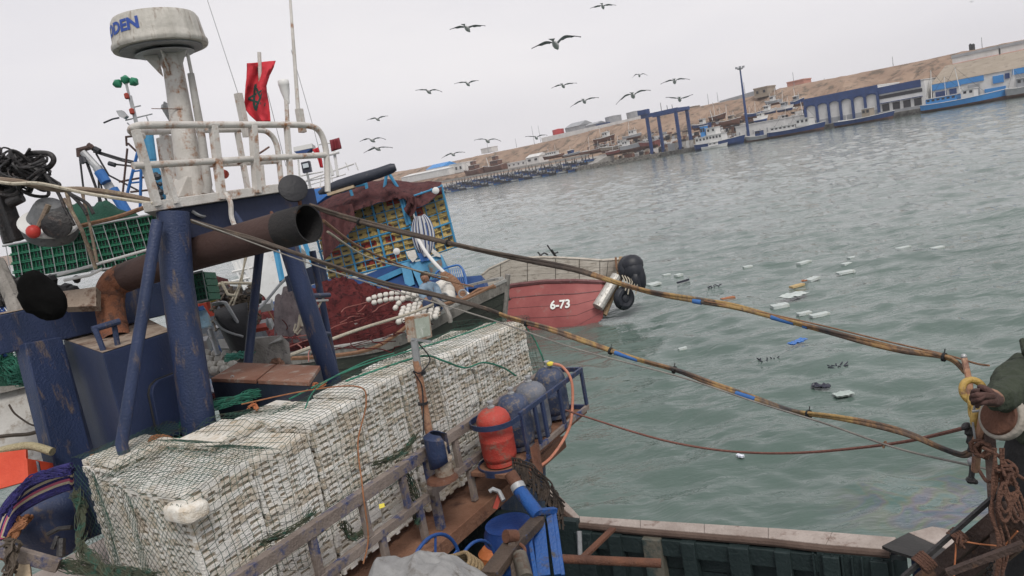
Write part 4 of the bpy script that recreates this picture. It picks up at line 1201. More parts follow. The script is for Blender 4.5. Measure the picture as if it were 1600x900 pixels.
# the man at work in the boat
def skin_mesh(name, pts, edges, radii, m, parent, sub=2, root=0):
    me = bpy.data.meshes.new(name)
    rt = parent
    while rt.parent is not None: rt = rt.parent
    me.from_pydata([tuple(Vector(p) - rt.location) for p in pts], edges, [])
    o = bpy.data.objects.new(name, me); COL.objects.link(o); o.parent = parent
    me.materials.append(m)
    sk = o.modifiers.new('skin', 'SKIN')
    lay = me.skin_vertices[0] if me.skin_vertices else None
    if lay is None:
        bpy.context.view_layer.objects.active = o
    for i, v in enumerate(me.skin_vertices[0].data):
        r = radii[i]
        v.radius = (r, r) if not isinstance(r, tuple) else r
        v.use_root = (i == root)
    sk.use_smooth_shade = True
    s = o.modifiers.new('sub', 'SUBSURF'); s.levels = sub; s.render_levels = sub
    return o
def make_skin(name, chains, m, parent, sub=2):
    """chains: lists of (key, point, radius); equal keys are welded"""
    keys, pts, rad, ed = {}, [], [], []
    for ch in chains:
        prev = None
        for c in ch:
            if isinstance(c, str): k = keys[c]
            else:
                k = len(pts); keys[c[0]] = k; pts.append(c[1]); rad.append(c[2])
            if prev is not None: ed.append((prev, k))
            prev = k
    me = bpy.data.meshes.new(name)
    rt = parent
    while rt.parent is not None: rt = rt.parent
    bm_ok = True
    me.from_pydata([tuple(Vector(p) - rt.location) for p in pts], ed, [])
    import bmesh
    bm = bmesh.new(); bm.from_mesh(me)
    lay = bm.verts.layers.skin.verify()
    for i, v in enumerate(bm.verts):
        r = rad[i]
        v[lay].radius = (r, r) if not isinstance(r, tuple) else r
        v[lay].use_root = (i == 0)
    bm.to_mesh(me); bm.free()
    me.materials.append(m)
    o = bpy.data.objects.new(name, me); COL.objects.link(o); o.parent = parent
    sk = o.modifiers.new('skin', 'SKIN'); sk.use_smooth_shade = True
    s = o.modifiers.new('sub', 'SUBSURF'); s.levels = sub; s.render_levels = sub
    return o
SKINM = mat('skin', (.20, .10, .065), (.26, .14, .09), None, 20, .6, 0, .05)
HAIRM = mat('dark_hair', (.012, .010, .009), (.02, .016, .014), None, 60, .8)
def seated_man():
    D = 16.4
    def Q(x, y, d=0): return P(x, y, D + d)
    t = thing('person', Q(672, 492) - Vector((0, 0, .1)), 'person in grey blue sweater and dark trousers bending over the floats in the wooden boat', 'person')
    shirt = mat('grey_blue_sweater', (.14, .21, .29), (.22, .30, .38), None, 8, .9, 0, .4, 60)
    trou = mat('dark_blue_trousers', (.02, .035, .08), (.035, .05, .11), None, 6, .9, 0, .3, 50)
    # continuous body
    body = [[('pel', Q(678, 473, .1), .15), ('ab', Q(676, 462, .1), .14), ('ch', Q(671, 449, .05), .16), ('nk', Q(667, 441, 0), .075), ('hb', Q(665, 437.5, -.02), .09), ('hd', Q(663.5, 433.5, -.04), .105), ('ht', Q(662.5, 429, -.05), .08)],
            ['ch', ('ls', Q(662, 447, -.1), .08), ('le', Q(659, 460, -.3), .055), ('lw', Q(666, 468, -.45), .035), ('lh', Q(669, 471, -.5), .04)],
            ['ch', ('rs', Q(680, 448, .1), .08), ('re', Q(684, 461, -.15), .055), ('rw', Q(676, 469, -.4), .035), ('rh', Q(673, 472, -.48), .04)],
            ['pel', ('lk', Q(667, 472, -.5), .09), ('lf', Q(668, 488, -.45), .06), ('lt', Q(665, 491, -.6), .05)],
            ['pel', ('rk', Q(683, 473, -.45), .09), ('rf', Q(685, 489, -.4), .06), ('rt', Q(683, 492, -.55), .05)]]
    make_skin('body', body, SKINM, t)
    make_skin('sweater', [[('p', Q(678, 472, .1), .18), ('a', Q(677, 462, .1), .19), ('c', Q(672, 450, .05), .20), ('n', Q(668, 443, 0), .11)],
                          ['c', ('ls', Q(662, 448, -.1), .115), ('le', Q(658.5, 460, -.3), .085), ('lw', Q(665, 467.5, -.44), .06)],
                          ['c', ('rs', Q(681, 449, .1), .115), ('re', Q(685, 461, -.15), .085), ('rw', Q(677, 468.5, -.39), .06)]], shirt, t)
    make_skin('trousers', [[('p', Q(678, 474, .1), .19), ('lk', Q(667, 472, -.5), .115), ('lf', Q(668, 487, -.45), .085)], ['p', ('rk', Q(683, 473, -.45), .115), ('rf', Q(685, 488, -.4), .085)]], trou, t)
    h = MB().ball(Q(664.5, 431.5, .03), .125, 14, (.95, 1.05, .95)); h.build('hair', HAIRM, t, smooth=True)
    f = MB().tube([Q(662, 436, -.12), Q(661, 436.6, -.17)], [.018, .014], 6); f.build('nose', SKINM, t, smooth=True)
    # white sack behind him
    b = MB().ball(P(693, 457, 16.9), .30, 14, (.9, .8, 1.0)).ball(P(699, 464, 16.8), .2, 10)
    tag(b.build('sack', FLOATM, smooth=True), 'white sack behind the man in the wooden boat', 'sack')
seated_man()

# ------------------------------------------------------------------ the blue boat with caged crates
DB = 21.5
def crate_mesh(w_, h_, dp, m, slots=2):
    mb = MB()
    X, Y, Z = Vector((1, 0, 0)), Vector((0, 1, 0)), Vector((0, 0, 1))
    mb.box((0, 0, dp / 2 + .02), X * w_ * .497, Y * h_ * .485, Z * (dp / 2 - .02))
    mb.box((0, -h_ * .40, .01), X * w_ * .495, Y * h_ * .08, Z * .03)
    mb.box((0, h_ * .42, .015), X * w_ * .47, Y * h_ * .05, Z * .02)
    mb.cur = 1
    mb.box((0, h_ * .0, .012), X * w_ * .24, Y * h_ * .12, Z * .012)
    return mb.mesh('fish_crate', [m, FDARK])
def crate_wall(TL, TR, BL, cols, rows, dp, reds, cage, group):
    o = P(*TL); ex = P(*TR) - o; ey = P(*BL) - o
    w_, h_ = ex.length / cols, ey.length / rows
    x = ex.normalized(); y = (ey - x * ey.dot(x)).normalized(); z = x.cross(y)
    if z.dot(FWD) < 0: z = -z
    ms = [crate_mesh(w_, h_, dp, YEL), crate_mesh(w_, h_, dp, REDC)]
    R3 = Matrix((x, y, z)).transposed().to_4x4()
    for c in range(cols):
        for r in range(rows):
            p = o + ex * ((c + .5) / cols) + ey * ((r + .5) / rows) + z * rng.uniform(0, .03)
            red = reds(c, r)
            q = bpy.data.objects.new('fish_crate', ms[1 if red else 0]); COL.objects.link(q)
            m = R3.copy() @ Matrix.Rotation(math.radians(rng.uniform(-1.5, 1.5)), 4, 'Y'); m.translation = p
            q.matrix_local = m
            tag(q, '%s crate, %s column from left, %s row down in the %s' % ('red' if red else 'yellow', ORD[c], ORD[r], cage), 'crate', group)
    return o, ex, ey, z
OA, EXA, EYA, ZA = crate_wall((490, 346, DB + .5), (630, 306, DB - .3), (514, 440, DB + .5), 10, 11, .4,
    lambda c, r: r in (6, 9) and c not in (2, 8) and (c + r) % 3 != 0 or (r == 0 and c > 7) or (c * 7 + r * 5) % 23 == 0, 'broad blue cage', 'crates in the blue cages')
OB, EXB, EYB, ZB = crate_wall((643, 308, DB - .3), (690, 292, DB - .2), (666, 402, DB - .3), 4, 9, .4,
    lambda c, r: (r == 0) or (c == 0 and r < 3), 'narrow right cage', 'crates in the blue cages')

blue = thing('blue_fishing_boat', P(600, 470, DB + 1) - Vector((0, 0, 2)), 'bright blue fishing boat carrying tall cages of yellow crates', 'fishing boat')
def cage(o, ex, ey, z, nc, nr, skip=()):
    off = -z * .06
    for c in range(nc + 1):
        a = o + ex * (c / nc) + off - ey * .03
        MB().tube([a, a + ey * 1.05], .016 if c % 3 else .036, 6).build('cage_upright', cyanp(), blue)
    for r in range(nr + 1):
        a = o + ey * (r / nr) + off * 1.3
        MB().tube([a - ex * .01, a + ex * 1.01], .014 if r % 3 else .03, 6).build('cage_rail', cyanp(), blue)
cage(OA, EXA, EYA, ZA, 9, 6)
cage(OB, EXB, EYB, ZB, 3, 5)
# upper frame, beams and hull
px_tubes([[(546, 292, DB), (556, 323, DB), (574, 318, DB)], [(572, 288, DB), (577, 315, DB)], [(604, 272, DB), (598, 310, DB)], [(607, 270, DB), (627, 302, DB)], [(624, 303, DB - .4), (637, 352, DB - .4)], [(628, 302, DB - .4), (641, 350, DB - .4)], [(546, 292, DB), (574, 287, DB)]], .05).build('upper_frame', cyanp(), blue)
quadpx([(430, 470, 21), (512, 447, 21), (560, 447, 20.6), (640, 412, 20.6), (640, 421, 20.6), (560, 457, 20.6), (512, 458, 21), (430, 482, 21)], .3).build('side_beam', cyanp(), blue)
quadpx([(425, 470, 21.6), (512, 436, 21.6), (560, 434, 21.5), (645, 400, 21.4), (668, 470, 20), (600, 500, 19), (420, 540, 19)], .5).build('hull_side', DKB, blue)
quadpx([(640, 412, 20.4), (690, 398, 20.4), (703, 432, 20.2), (655, 447, 20.2)], 1.0).build('deckhouse', cyanp(), blue)
quadpx([(668, 412, 20.3), (689, 405, 20.3), (695, 428, 20.2), (675, 434, 20.2)], .05).build('rusted_door', mat('blue_rust_door', (.05, .16, .22), (.09, .20, .24), (.16, .09, .06), 3, .7, 0, .3, 30, .5), blue)
quadpx([(626, 412, 20.5), (640, 408, 20.5), (648, 444, 20.3), (634, 450, 20.3)], .1).build('door_frame', cyanp(), blue)
quadpx([(660, 438, 20.1), (752, 430, 19.0), (758, 448, 18.8), (668, 462, 19.6)], .3).build('bulwark', DKB, blue)
# barrier panel of bars
b = MB(); A0, A1 = (688, 428), (712, 414); 
fr = catmull([P(680, 436, 19.0), P(684, 424, 19.0), P(710, 415, 19.2), P(720, 417, 19.2), P(727, 432, 19.1), P(731, 458, 18.9)], 5)
b.tube(fr, .03, 6)
for k in range(13):
    f = k / 12
    b.tube([P(685 + 36 * f, 424 - 8 * f + (2 if f > .9 else 0), 19.1), P(694 + 37 * f, 468 - 10 * f, 18.9)], .013, 4)
b.tube([P(694, 468, 18.9), P(731, 458, 18.9)], .03, 6)
b.build('barrier_panel', bluep(), blue)
# left structure of the blue boat: ladders, white side, posts
quadpx([(360, 405, 22.5), (468, 385, 22), (466, 455, 21.5), (420, 480, 21.5), (396, 486, 21.5)], .4).build('white_side', mat('far_grey_white_paint', (.42, .43, .43), (.52, .53, .53), (.3, .26, .22), 2, .7, 0, .1, 20, .66), blue)
px_tubes([[.06, (452, 380, 20.5), (462, 470, 20)], [.06, (466, 378, 20.5), (476, 466, 20)], [.03, (453, 395, 20.4), (468, 393, 20.4)], [.03, (455, 410, 20.4), (470, 408, 20.4)], [.03, (457, 425, 20.3), (472, 423, 20.3)], [.03, (459, 440, 20.2), (474, 438, 20.2)],
          [.09, (430, 385, 20.6), (441, 440, 20.2)], [.05, (424, 390, 20.4), (446, 384, 20.4)], [.07, (474, 375, 20.2), (500, 440, 19.9)], [.04, (484, 420, 20), (512, 430, 20)]], .05).build('ladder', cyanp(), blue)
px_tubes([[(368, 410, 20.5), (384, 450, 20.3)], [(374, 408, 20.5), (392, 452, 20.3)], [(363, 425, 20.3), (395, 418, 20.3)], [(384, 410, 20.3), (402, 460, 20.2)], [(362, 440, 20.3), (400, 432, 20.3)]], .035).build('white_rail', FWHITE, blue)
# bridge roof, long dark tender, rails
quadpx([(470, 300, 23), (545, 284, 23), (553, 288, 22.8), (548, 296, 22.8), (510, 306, 22.6), (480, 330, 22.4), (462, 330, 22.6)], 1.2).build('wheelhouse', bluep(), blue)
px_tubes([[.02, (482, 298, 22.5), (484, 280, 22.5)], [.02, (500, 294, 22.5), (502, 274, 22.5)], [.02, (520, 290, 22.5), (517, 268, 22.5)], [.02, (545, 266, 22.5), (540, 254, 22.5)], [.025, (478, 282, 22.5), (553, 256, 22.5)], [.02, (555, 254, 22.5), (560, 266, 22.5)], [.02, (480, 290, 22.5), (540, 272, 22.5)],
          [.05, (522, 236, 22.5), (528, 275, 22.5)], [.04, (514, 242, 22.4), (530, 238, 22.4)]], .02).build('bridge_rail', FWHITE, blue)
ten = [(498, 302, 20.8, .05), (508, 297, 20.8, .12), (530, 289, 20.7, .15), (560, 280, 20.6, .16), (590, 271, 20.5, .15), (612, 263, 20.4, .14), (618, 261, 20.4, .10)]
MB().tube([P(x, y, d) for x, y, d, r in ten], [r for *_, r in ten], 10).build('tender', mat('tender_navy', (.02, .025, .04), (.035, .04, .055), (.14, .13, .13), 2, .5, 0, .2, 20, .68), blue, smooth=True)
quadpx([(510, 302, 20.6), (552, 289, 20.5), (553, 293, 20.5), (512, 306, 20.6)], .2).build('timber_cradle', mat('cream_timber', (.36, .28, .18), (.44, .36, .26), (.2, .12, .08), 3, .8), blue)
# cover net over the cages
def cover():
    ridge = [(478, 362, 322), (500, 358, 318), (520, 342, 306), (545, 332, 298), (575, 322, 284), (605, 314, 279), (630, 309, 284), (650, 324, 285), (668, 318, 283), (690, 299, 285)]
    G = []
    for k in range(61):
        u = k / 60 * (len(ridge) - 1); i = min(int(u), len(ridge) - 2); f = u - i
        x = ridge[i][0] * (1 - f) + ridge[i + 1][0] * f
        yl = ridge[i][1] * (1 - f) + ridge[i + 1][1] * f
        yt = ridge[i][2] * (1 - f) + ridge[i + 1][2] * f
        row = []
        for j in range(15):
            v = j / 14
            d = DB - .55 + 1.9 * v ** 1.6
            y = yl + (yt - yl) * math.sin(v * math.pi / 2)
            nn = NZ((x * .05, v * 2.5, 3)) * .30 + (1 - abs(NZ((x * .09 + v * 2, v * 3, 8))) * 2) * .12
            row.append(P(x, y + 2.5 * NZ((x * .06, v * 3, 1)), d - nn))
        G.append(row)
    q = MB().grid(G)
    tag(q.build('net_cover', NETB, smooth=True), 'maroon net cover lying over the tops of the crate cages', 'net cover')
    G = [[P(498 + 52 * u + 8 * v, 330 - 12 * u + v * (78 - 46 * u), DB - .75 - .08 * math.sin(u * 14 + v * 2)) for v in [a / 12 for a in range(13)]] for u in [a / 24 for a in range(25)]]
    q = MB().grid(G)
    tag(q.build('net_drape', NETB, smooth=True), 'maroon net hanging down the left end of the broad cage', 'net cover')
    G = [[P(634 + 16 * u - 4 * v + 4 * math.sin(v * 3), 308 + v * (18 + 28 * u * (1.3 - u)), DB - .6 - .1 * math.sin(u * 9)) for v in [a / 10 for a in range(11)]] for u in [a / 12 for a in range(13)]]
    tag(MB().grid(G).build('net_drape', NETB, smooth=True), 'maroon net flap hanging between the two cages', 'net cover')
cover()
# sack of nets, lamp, hanging cloths
b = MB()
for k in range(26):
    f = k / 25
    pts = []
    for j in range(9):
        v = j / 8
        wdt = math.sin(math.pi * min(1, v * .95 + .05)) ** .6
        pts.append(P(640 + 9 * v + (2 + 32 * f) * 1 * wdt * .95 + (1 - wdt) * 16, 339 + 62 * v - 8 * wdt * f * (1 - v), DB - 1.0 - .25 * math.sin(math.pi * f)))
    b.cur = k % 4 if k % 4 < 3 else 0
    b.tube(catmull(pts, 2), .055, 6)
tag(b.build('net_sack', [mat('bag_white', (.42, .43, .45), (.54, .55, .56)), mat('bag_blue', (.05, .09, .22), (.08, .13, .28)), NETG], smooth=True), 'hanging sack of white and blue striped netting between the cages', 'net bag')
q = MB().tube(catmull([P(652, 371, DB - 1.4), P(664, 392, DB - 1.6), P(680, 412, 19.5), P(700, 432, 18.5), P(728, 458, 17.4), P(742, 466, 17)], 6), .05, 8)
tag(q.build('white_pole', FWHITE), 'long white pole leaning from the net sack to the bow', 'pole')
for x, y, lab in ((620, 393, 'round white lamp low on the broad cage'), (681, 298, 'round white lamp at the top of the narrow cage')):
    q = MB().lathe(P(x, y, DB - .8), [(.03, -.1), (.09, -.04), (.10, .04), (.05, .08)], 14, ax=-FWD)
    tag(q.build('cage_lamp', FWHITE, smooth=True), lab, 'lamp')
for pts, m, lab in (([(634, 393), (648, 390), (652, 402), (645, 410), (638, 402)], FLOATM, 'white cloth hanging below the net sack'), ([(676, 388), (686, 396), (689, 402), (680, 400), (674, 394)], FLOATM, 'white cloth right of the net sack'), ([(652, 395), (672, 398), (673, 406), (658, 409)], BAGB, 'blue plastic tub under the net sack')):
    tag(quadpx([(x, y, DB - 1.2) for x, y in pts], .12).build('cloth', m), lab, 'cloth')
# brown rope coil twisting down the pole
coil = catmull([P(694, 430, 17.9), P(706, 437, 17.7), P(716, 448, 17.5), P(722, 462, 17.2), P(714, 470, 17), P(700, 476, 16.9)], 14)
b = MB()
for ph in (0, 2.1, 4.2):
    b.tube([p + (RGT * math.cos(i * .7 + ph) + UPV * math.sin(i * .7 + ph)) * .07 for i, p in enumerate(coil)], .045, 6)
tag(b.build('rope_coil', ROPEB, smooth=True), 'thick brown rope wound round the pole by the bow', 'rope')
tag(px_tubes([[(664, 470, 16.3), (690, 462, 16.3), (720, 470, 16.4), (748, 452, 16.5), (775, 448, 16.5)], [(690, 476, 16.2), (730, 466, 16.3), (772, 446, 16.5)]], .04).build('bow_lines', ROPEB), 'brown lines lying along the bow of the wooden boat', 'rope')

# background rig of other boats at left
rig = thing('derrick', P(200, 330, 26) - Vector((0, 0, 3)), 'pale and blue fishing derrick with hanging blocks, left of the radar platform', 'derrick')
px_tubes([[.13, (130, 238, 26), (152, 262, 26)], [.16, (152, 262, 26), (176, 300, 26)], [.17, (176, 300, 26), (210, 350, 26)]], .1, 10).build('boom', STEEL, rig)
px_tubes([[.18, (155, 268, 25.8), (166, 285, 25.8)], [.19, (176, 296, 25.8), (206, 346, 25.8)]], .1, 10).build('blue_sleeve', bluep(), rig)
px_tubes([[(122, 235, 26), (145, 229, 26)], [(123, 232, 26), (124, 245, 26)], [(138, 226, 26), (146, 232, 26)]], .09, 8).build('boom_head', mat('sooty_rusted_pipe', (.05, .028, .024)), rig)
px_tubes([[(124, 240, 26), (131, 300, 26), (131, 340, 26)], [(131, 243, 26), (150, 295, 26), (166, 350, 26)], [(133, 243, 26), (160, 320, 26), (175, 360, 26)], [(152, 260, 26), (160, 300, 26), (182, 345, 26)], [(154, 272, 26), (155, 330, 26)], [(144, 234, 26), (190, 248, 26), (226, 256, 26)], [(146, 237, 26), (190, 251, 26), (226, 259, 26)], [(175, 256, 26), (210, 260, 26)], [(150, 240, 26), (170, 274, 26), (220, 300, 26)]], .035, 5).build('rigging', black(), rig)
px_tubes([[.09, (148, 232, 25.9), (156, 236, 25.9)], [.08, (170, 255, 25.9), (180, 258, 25.9)], [.08, (127, 245, 25.9), (128, 256, 25.9)], [.08, (131, 246, 25.9), (134, 254, 25.9)]], .08, 8).build('block', FDARK, rig)
am = thing('blue_mast', P(245, 330, 24) - Vector((0, 0, 3)), 'blue raked mast with thin A-frame seen through the white railing', 'mast')
px_tubes([[.16, (231, 205, 24), (237, 250, 24)], [.14, (237, 250, 24), (262, 318, 24)]], .1, 10).build('mast', cyanp(), am)
px_tubes([[.05, (219, 222, 24), (199, 302, 24)], [.05, (222, 215, 24), (219, 325, 24)], [.03, (208, 268, 24), (222, 266, 24)], [.03, (204, 286, 24), (222, 284, 24)]], .04).build('frame', bluep(), am)
px_tubes([[(196, 214, 24), (222, 211, 24)], [(197, 214, 24), (198, 228, 24)], [(186, 284, 24), (230, 276, 24)], [(199, 232, 24), (192, 300, 24)], [(200, 224, 24), (222, 245, 24)], [(204, 300, 24), (240, 296, 24)]], .035, 5).build('spreader', mat('sooty_rusted_pipe', (.05, .028, .024)), am)
b = MB()
for k in range(14):
    b.ball(P(238 + rng.uniform(0, 14), 272 + rng.uniform(0, 40), 23.5), rng.uniform(.05, .13), 7)
b.build('winch_gear', FDARK, am)
lp = thing('lamp_pole', P(216, 205, 22) - Vector((0, 0, 1)), 'white signal pole topped with green lamps left of the radar mast', 'signal pole')
px_tubes([[.04, (197, 130, 22), (203, 155, 22)], [.06, (203, 150, 22), (216, 205, 22)], [.02, (196, 188, 22), (238, 178, 22)], [.02, (199, 192, 22), (203, 196, 22)], [.02, (229, 182, 22), (232, 190, 22)], [.02, (207, 168, 22), (220, 165, 22)]], .04).build('pole', STEEL, lp)
GLM = mat('green_lamp', (.02, .16, .09), (.03, .22, .12), None, 5, .4)
for x, y, a in ((184, 131, -40), (209, 128, 50), (196, 125, 0)):
    c = P(x, y, 22); u = (RGT * math.cos(math.radians(a)) - UPV * math.sin(math.radians(-a))).normalized()
    MB().lathe(c - UPV * .0, [(.02, -.14), (.12, -.05), (.14, .05), (.03, .14)], 10, ax=(RGT * math.sin(math.radians(a)) + UPV * math.cos(math.radians(a)))).build('lamp', GLM, lp, smooth=True)
for x, y in ((198, 150), (206, 174)):
    MB().lathe(P(x, y, 21.9), [(.04, -.09), (.07, -.06), (.07, .06), (.03, .09)], 10).build('red_light', REDC, lp)
quadpx([(181, 173, 21.8), (190, 172, 21.8), (198, 181, 21.8), (193, 185, 21.8), (186, 182, 21.8)], .15).build('floodlight', STEEL, lp)
px_tubes([[.025, (162, 192, 21.8), (176, 186, 21.8), (186, 184, 21.8)]], .02).build('arm', FDARK, lp)
# superstructure glimpsed between rails: second radar, flags, lamps
aft = thing('distant_bridge', P(480, 300, 21) - Vector((0, 0, 2)), 'white bridge rails and small radar behind the near railing at right', 'superstructure')
px_tubes([[.03, (470, 300, 21), (466, 250, 21)], [.04, (486, 298, 21), (478, 262, 21)], [.02, (470, 275, 21), (505, 268, 21)], [.02, (472, 285, 21), (512, 276, 21)], [.05, (508, 232, 21), (520, 274, 21)], [.02, (498, 226, 21), (525, 222, 21)]], .03).build('rail', FWHITE, aft)
quadpx([(458, 230, 20.8), (487, 224, 20.8), (488, 231, 20.8), (459, 237, 20.8)], .4).build('radar_bar', FWHITE, aft)
quadpx([(459, 237.2, 20.8), (486, 232, 20.8), (478, 240, 20.8), (466, 240, 20.8)], .3).build('radar_foot', FBLUE, aft)
quadpx([(470, 254, 20.6), (483, 251, 20.6), (486, 267, 20.6), (473, 270, 20.6)], .15).build('floodlight', DKP, aft)
quadpx([(472.5, 256.5, 20.55), (481, 254.5, 20.55), (482.5, 261, 20.55), (474, 263, 20.55)], .03).build('floodlight_glass', mat('pale_lamp_glass', (.45, .50, .54), (.55, .6, .64), None, 4, .2), aft)
FLAGR = mat('flag_red', (.46, .028, .042), (.58, .045, .06), (.30, .02, .03), 5, .9, 0, .2, 40, .62)
def cloth_px(name, rows, d, m, lab, cat, amp=.03, fr=9):
    """rows of (x_left, y_left, x_right, y_right)"""
    G = []
    n = len(rows)
    for i in range((n - 1) * 5 + 1):
        u = i / 5; k = min(int(u), n - 2); f = u - k
        a = [rows[k][j] * (1 - f) + rows[k + 1][j] * f for j in range(4)]
        G.append([P(a[0] + (a[2] - a[0]) * v, a[1] + (a[3] - a[1]) * v, d - amp * math.sin(v * fr + i * .12) - amp * .5 * NZ((v * 5, i * .3, d))) for v in [q / 14 for q in range(15)]])
    o = MB().grid(G).build(name, m, smooth=True)
    sm_ = o.modifiers.new('thickness', 'SOLIDIFY'); sm_.thickness = .004
    return tag(o, lab, cat), G
cloth_px('small_flag', [(515, 219, 530, 215), (518, 237, 534, 232)], 20.5, mat('flag_dark_red', (.16, .02, .03), (.22, .03, .04)), 'small square dark red flag right of the railing end', 'flag', .06)
cloth_px('red_rag', [(488, 234, 497, 230), (492, 240, 500, 240), (497, 250, 503, 249), (500, 262, 505, 262)], 20.4, FLAGR, 'narrow red rag hanging on the distant bridge', 'rag', .05)
# ------------------------------------------------------------------ the near fishing boat
V = Vector
boat = thing('fishing_boat', N(1.5, -1.4, 1.2), 'near navy blue fishing boat with white radar platform, rusty pipe and steel racks', 'fishing boat')
def nb(a0, a1, b0, b1, z0, z1): return MB().nbox(a0, a1, b0, b1, z0, z1)

# gantry ------------------------------------------------------------
MB().tube([PB(270, 332, -1.35), PB(277, 440, -1.35), PB(312, 672, -1.35), PB(312, 672, -1.35) - V((0, 0, 1.0))], [.125, .125, .135, .135], 20).build('post', navy(), boat, smooth=True)
MB().tube([PB(447, 372, -1.35), PB(517, 592, -1.35), PB(517, 592, -1.35) - V((0, 0, 1))], [.088, .098, .098], 18).build('post', navy(), boat, smooth=True)
MB().tube([PB(246, 345, -1.25), PB(190, 694, -1.25), PB(190, 694, -1.25) - V((0, 0, .6))], .045, 12).build('brace', navy(), boat, smooth=True)
MB().tube([PB(406, 388, -2.2), PB(381, 632, -2.2)], .045, 12).build('brace', navy(), boat, smooth=True)
MB().tube([PB(488, 392, -1.9), PB(523, 576, -1.9)], .036, 12).build('ladder_stile', navy(), boat, smooth=True)
MB().tube([PB(474, 463, -1.45), PB(514, 461, -1.85)], .026, 10).build('rung', navy(), boat, smooth=True)
MB().tube([PB(474, 471, -1.4), PB(512, 469, -1.85)], .012, 8).build('rung', FWHITE, boat)
MB().tube([PB(492, 520, -1.4), PB(514, 522, -1.85)], .026, 10).build('rung', navy(), boat, smooth=True)
quadpx([(446, 432, 8.2), (508, 408, 8.6), (512, 437, 8.6), (452, 456, 8.2)], .02).build('gusset_plate', navy(), boat)
# left square leg and the long beam behind the pipe
q = MB(); q.beam(P(108, 740, 6.35) - V((0, 0, .6)), P(60, 534, 6.45), .31, .2, up=NB)
q.build('square_leg', navy(), boat, bevel=.01)
bp0, bp1 = P(-60, 535, 6.15), P(276, 460, 7.55)
MB().beam(bp0, bp1, .30, .33).build('long_beam', navy(), boat, bevel=.01)
bx = (bp1 - bp0).normalized().cross(V((0, 0, 1))).normalized()
q = MB(); q.grid([[bp0.lerp(bp1, i / 24) + bx * (j / 6 - .5) * .29 + V((0, 0, .171)) for j in range(7)] for i in range(25)])
q.build('worn_top_plate', mat('worn_tan_rust', (.22, .17, .13), (.33, .27, .22), (.11, .06, .04), 3, .85, 0, .6, 40, .56), boat)

quadpx([(92, 540, 7.3), (205, 515, 7.5), (225, 780, 7.2), (110, 780, 7.1)], .1).build('bulkhead', navyclean(), boat)
# deckhouse: prism with a sloping rusty top
tpx = [(105, 532), (160, 552), (268, 517), (228, 497)]
zt = 4.2
def dh(x, y, z): return PZ(x, y, z)
T = [PZ(*tpx[0], 4.22), PZ(*tpx[1], 4.20), PZ(*tpx[2], 4.20), PZ(*tpx[3], 4.20)]
T[0] = PZ(98, 530, 4.22)
bot = [p - V((0, 0, 1.7)) for p in T]
q = MB(); q.hexa(bot + T); q.build('deckhouse', navyclean(), boat, bevel=.012)
q = MB(); c = sum(T, V()) / 4
G = []
for i in range(9):
    G.append([(T[0].lerp(T[3], i / 8)).lerp(T[1].lerp(T[2], i / 8), j / 8) + V((0, 0, .004)) for j in range(9)])
q.grid(G); q.build('deckhouse_roof', mat('worn_tan_rust', (.22, .17, .13)), boat)
# handle on the roof
q = MB().tube([PZ(162, 548, 4.2), P(148, 513, (PZ(162, 548, 4.2) - CAMP).dot(FWD) - .0)], .022, 10)
q.build('handle_leg', navy(), boat); MB().tube([PZ(184, 540, 4.2), P(178, 506, (PZ(184, 540, 4.2) - CAMP).dot(FWD))], .022, 10).build('handle_leg', navy(), boat)
MB().tube([P(144, 515, (PZ(162, 548, 4.2) - CAMP).dot(FWD)), P(187, 502, (PZ(184, 540, 4.2) - CAMP).dot(FWD))], .026, 10).build('handle_bar', navy(), boat)
# raised hatch on the right face
nrm = (T[2] - T[1]).cross(V((0, 0, -1))).normalized()
if nrm.dot(FWD) > 0: nrm = -nrm
base = T[1]; ux = (T[2] - T[1]).normalized()
poly = []
def onface(x, y):
    k = ray(x, y); t_ = (base - CAMP).dot(nrm) / k.dot(nrm); return CAMP + k * t_
cor = [(228, 600), (300, 572), (330, 668), (246, 686)]
cc = [onface(*c_) for c_ in cor]
for i in range(4):
    a, b_, c_ = cc[i - 1], cc[i], cc[(i + 1) % 4]
    for k in range(5):
        f = k / 4
        p = (b_ + (a - b_).normalized() * .09 * (1 - f) + (c_ - b_).normalized() * .09 * f)
        p = p + (b_ - p) * .35 * math.sin(math.pi * f)
        poly.append(p)
MB().prism([p + nrm * .003 for p in poly], nrm * .045).build('hatch', navyclean(), boat, bevel=.006)
MB().tube([p + nrm * .006 for p in poly + [poly[0]]], .012, 6, False).build('hatch_gasket', black(), boat)
# side cabin wall seen left of the deckhouse

# platform -----------------------------------------------------------
PZ0, PZ1 = 5.19, 5.27
def plat(a0, a1, x0, x1, bf, bk, z0, z1):
    al, ar = AB(PB(x0, 320, bk))[0], AB(PB(x1, 290, bk))[0]
    return MB().prism([N(a0, bf, z0), N(a1, bf, z0), N(ar, bk, z0), N(al, bk, z0)], (0, 0, z1 - z0))
plat(1.06, 2.78, 236, 470, -1.34, -2.95, PZ0, PZ1).build('platform', white(), boat, bevel=.006)
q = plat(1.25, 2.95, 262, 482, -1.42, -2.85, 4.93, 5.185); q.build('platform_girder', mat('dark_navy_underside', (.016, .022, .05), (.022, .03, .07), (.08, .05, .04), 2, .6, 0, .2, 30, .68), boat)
q = nb(1.35, 2.7, -1.9, -1.5, 4.78, 4.926); q.build('cable_tray', mat('dark_navy_underside', (.016, .022, .05)), boat)
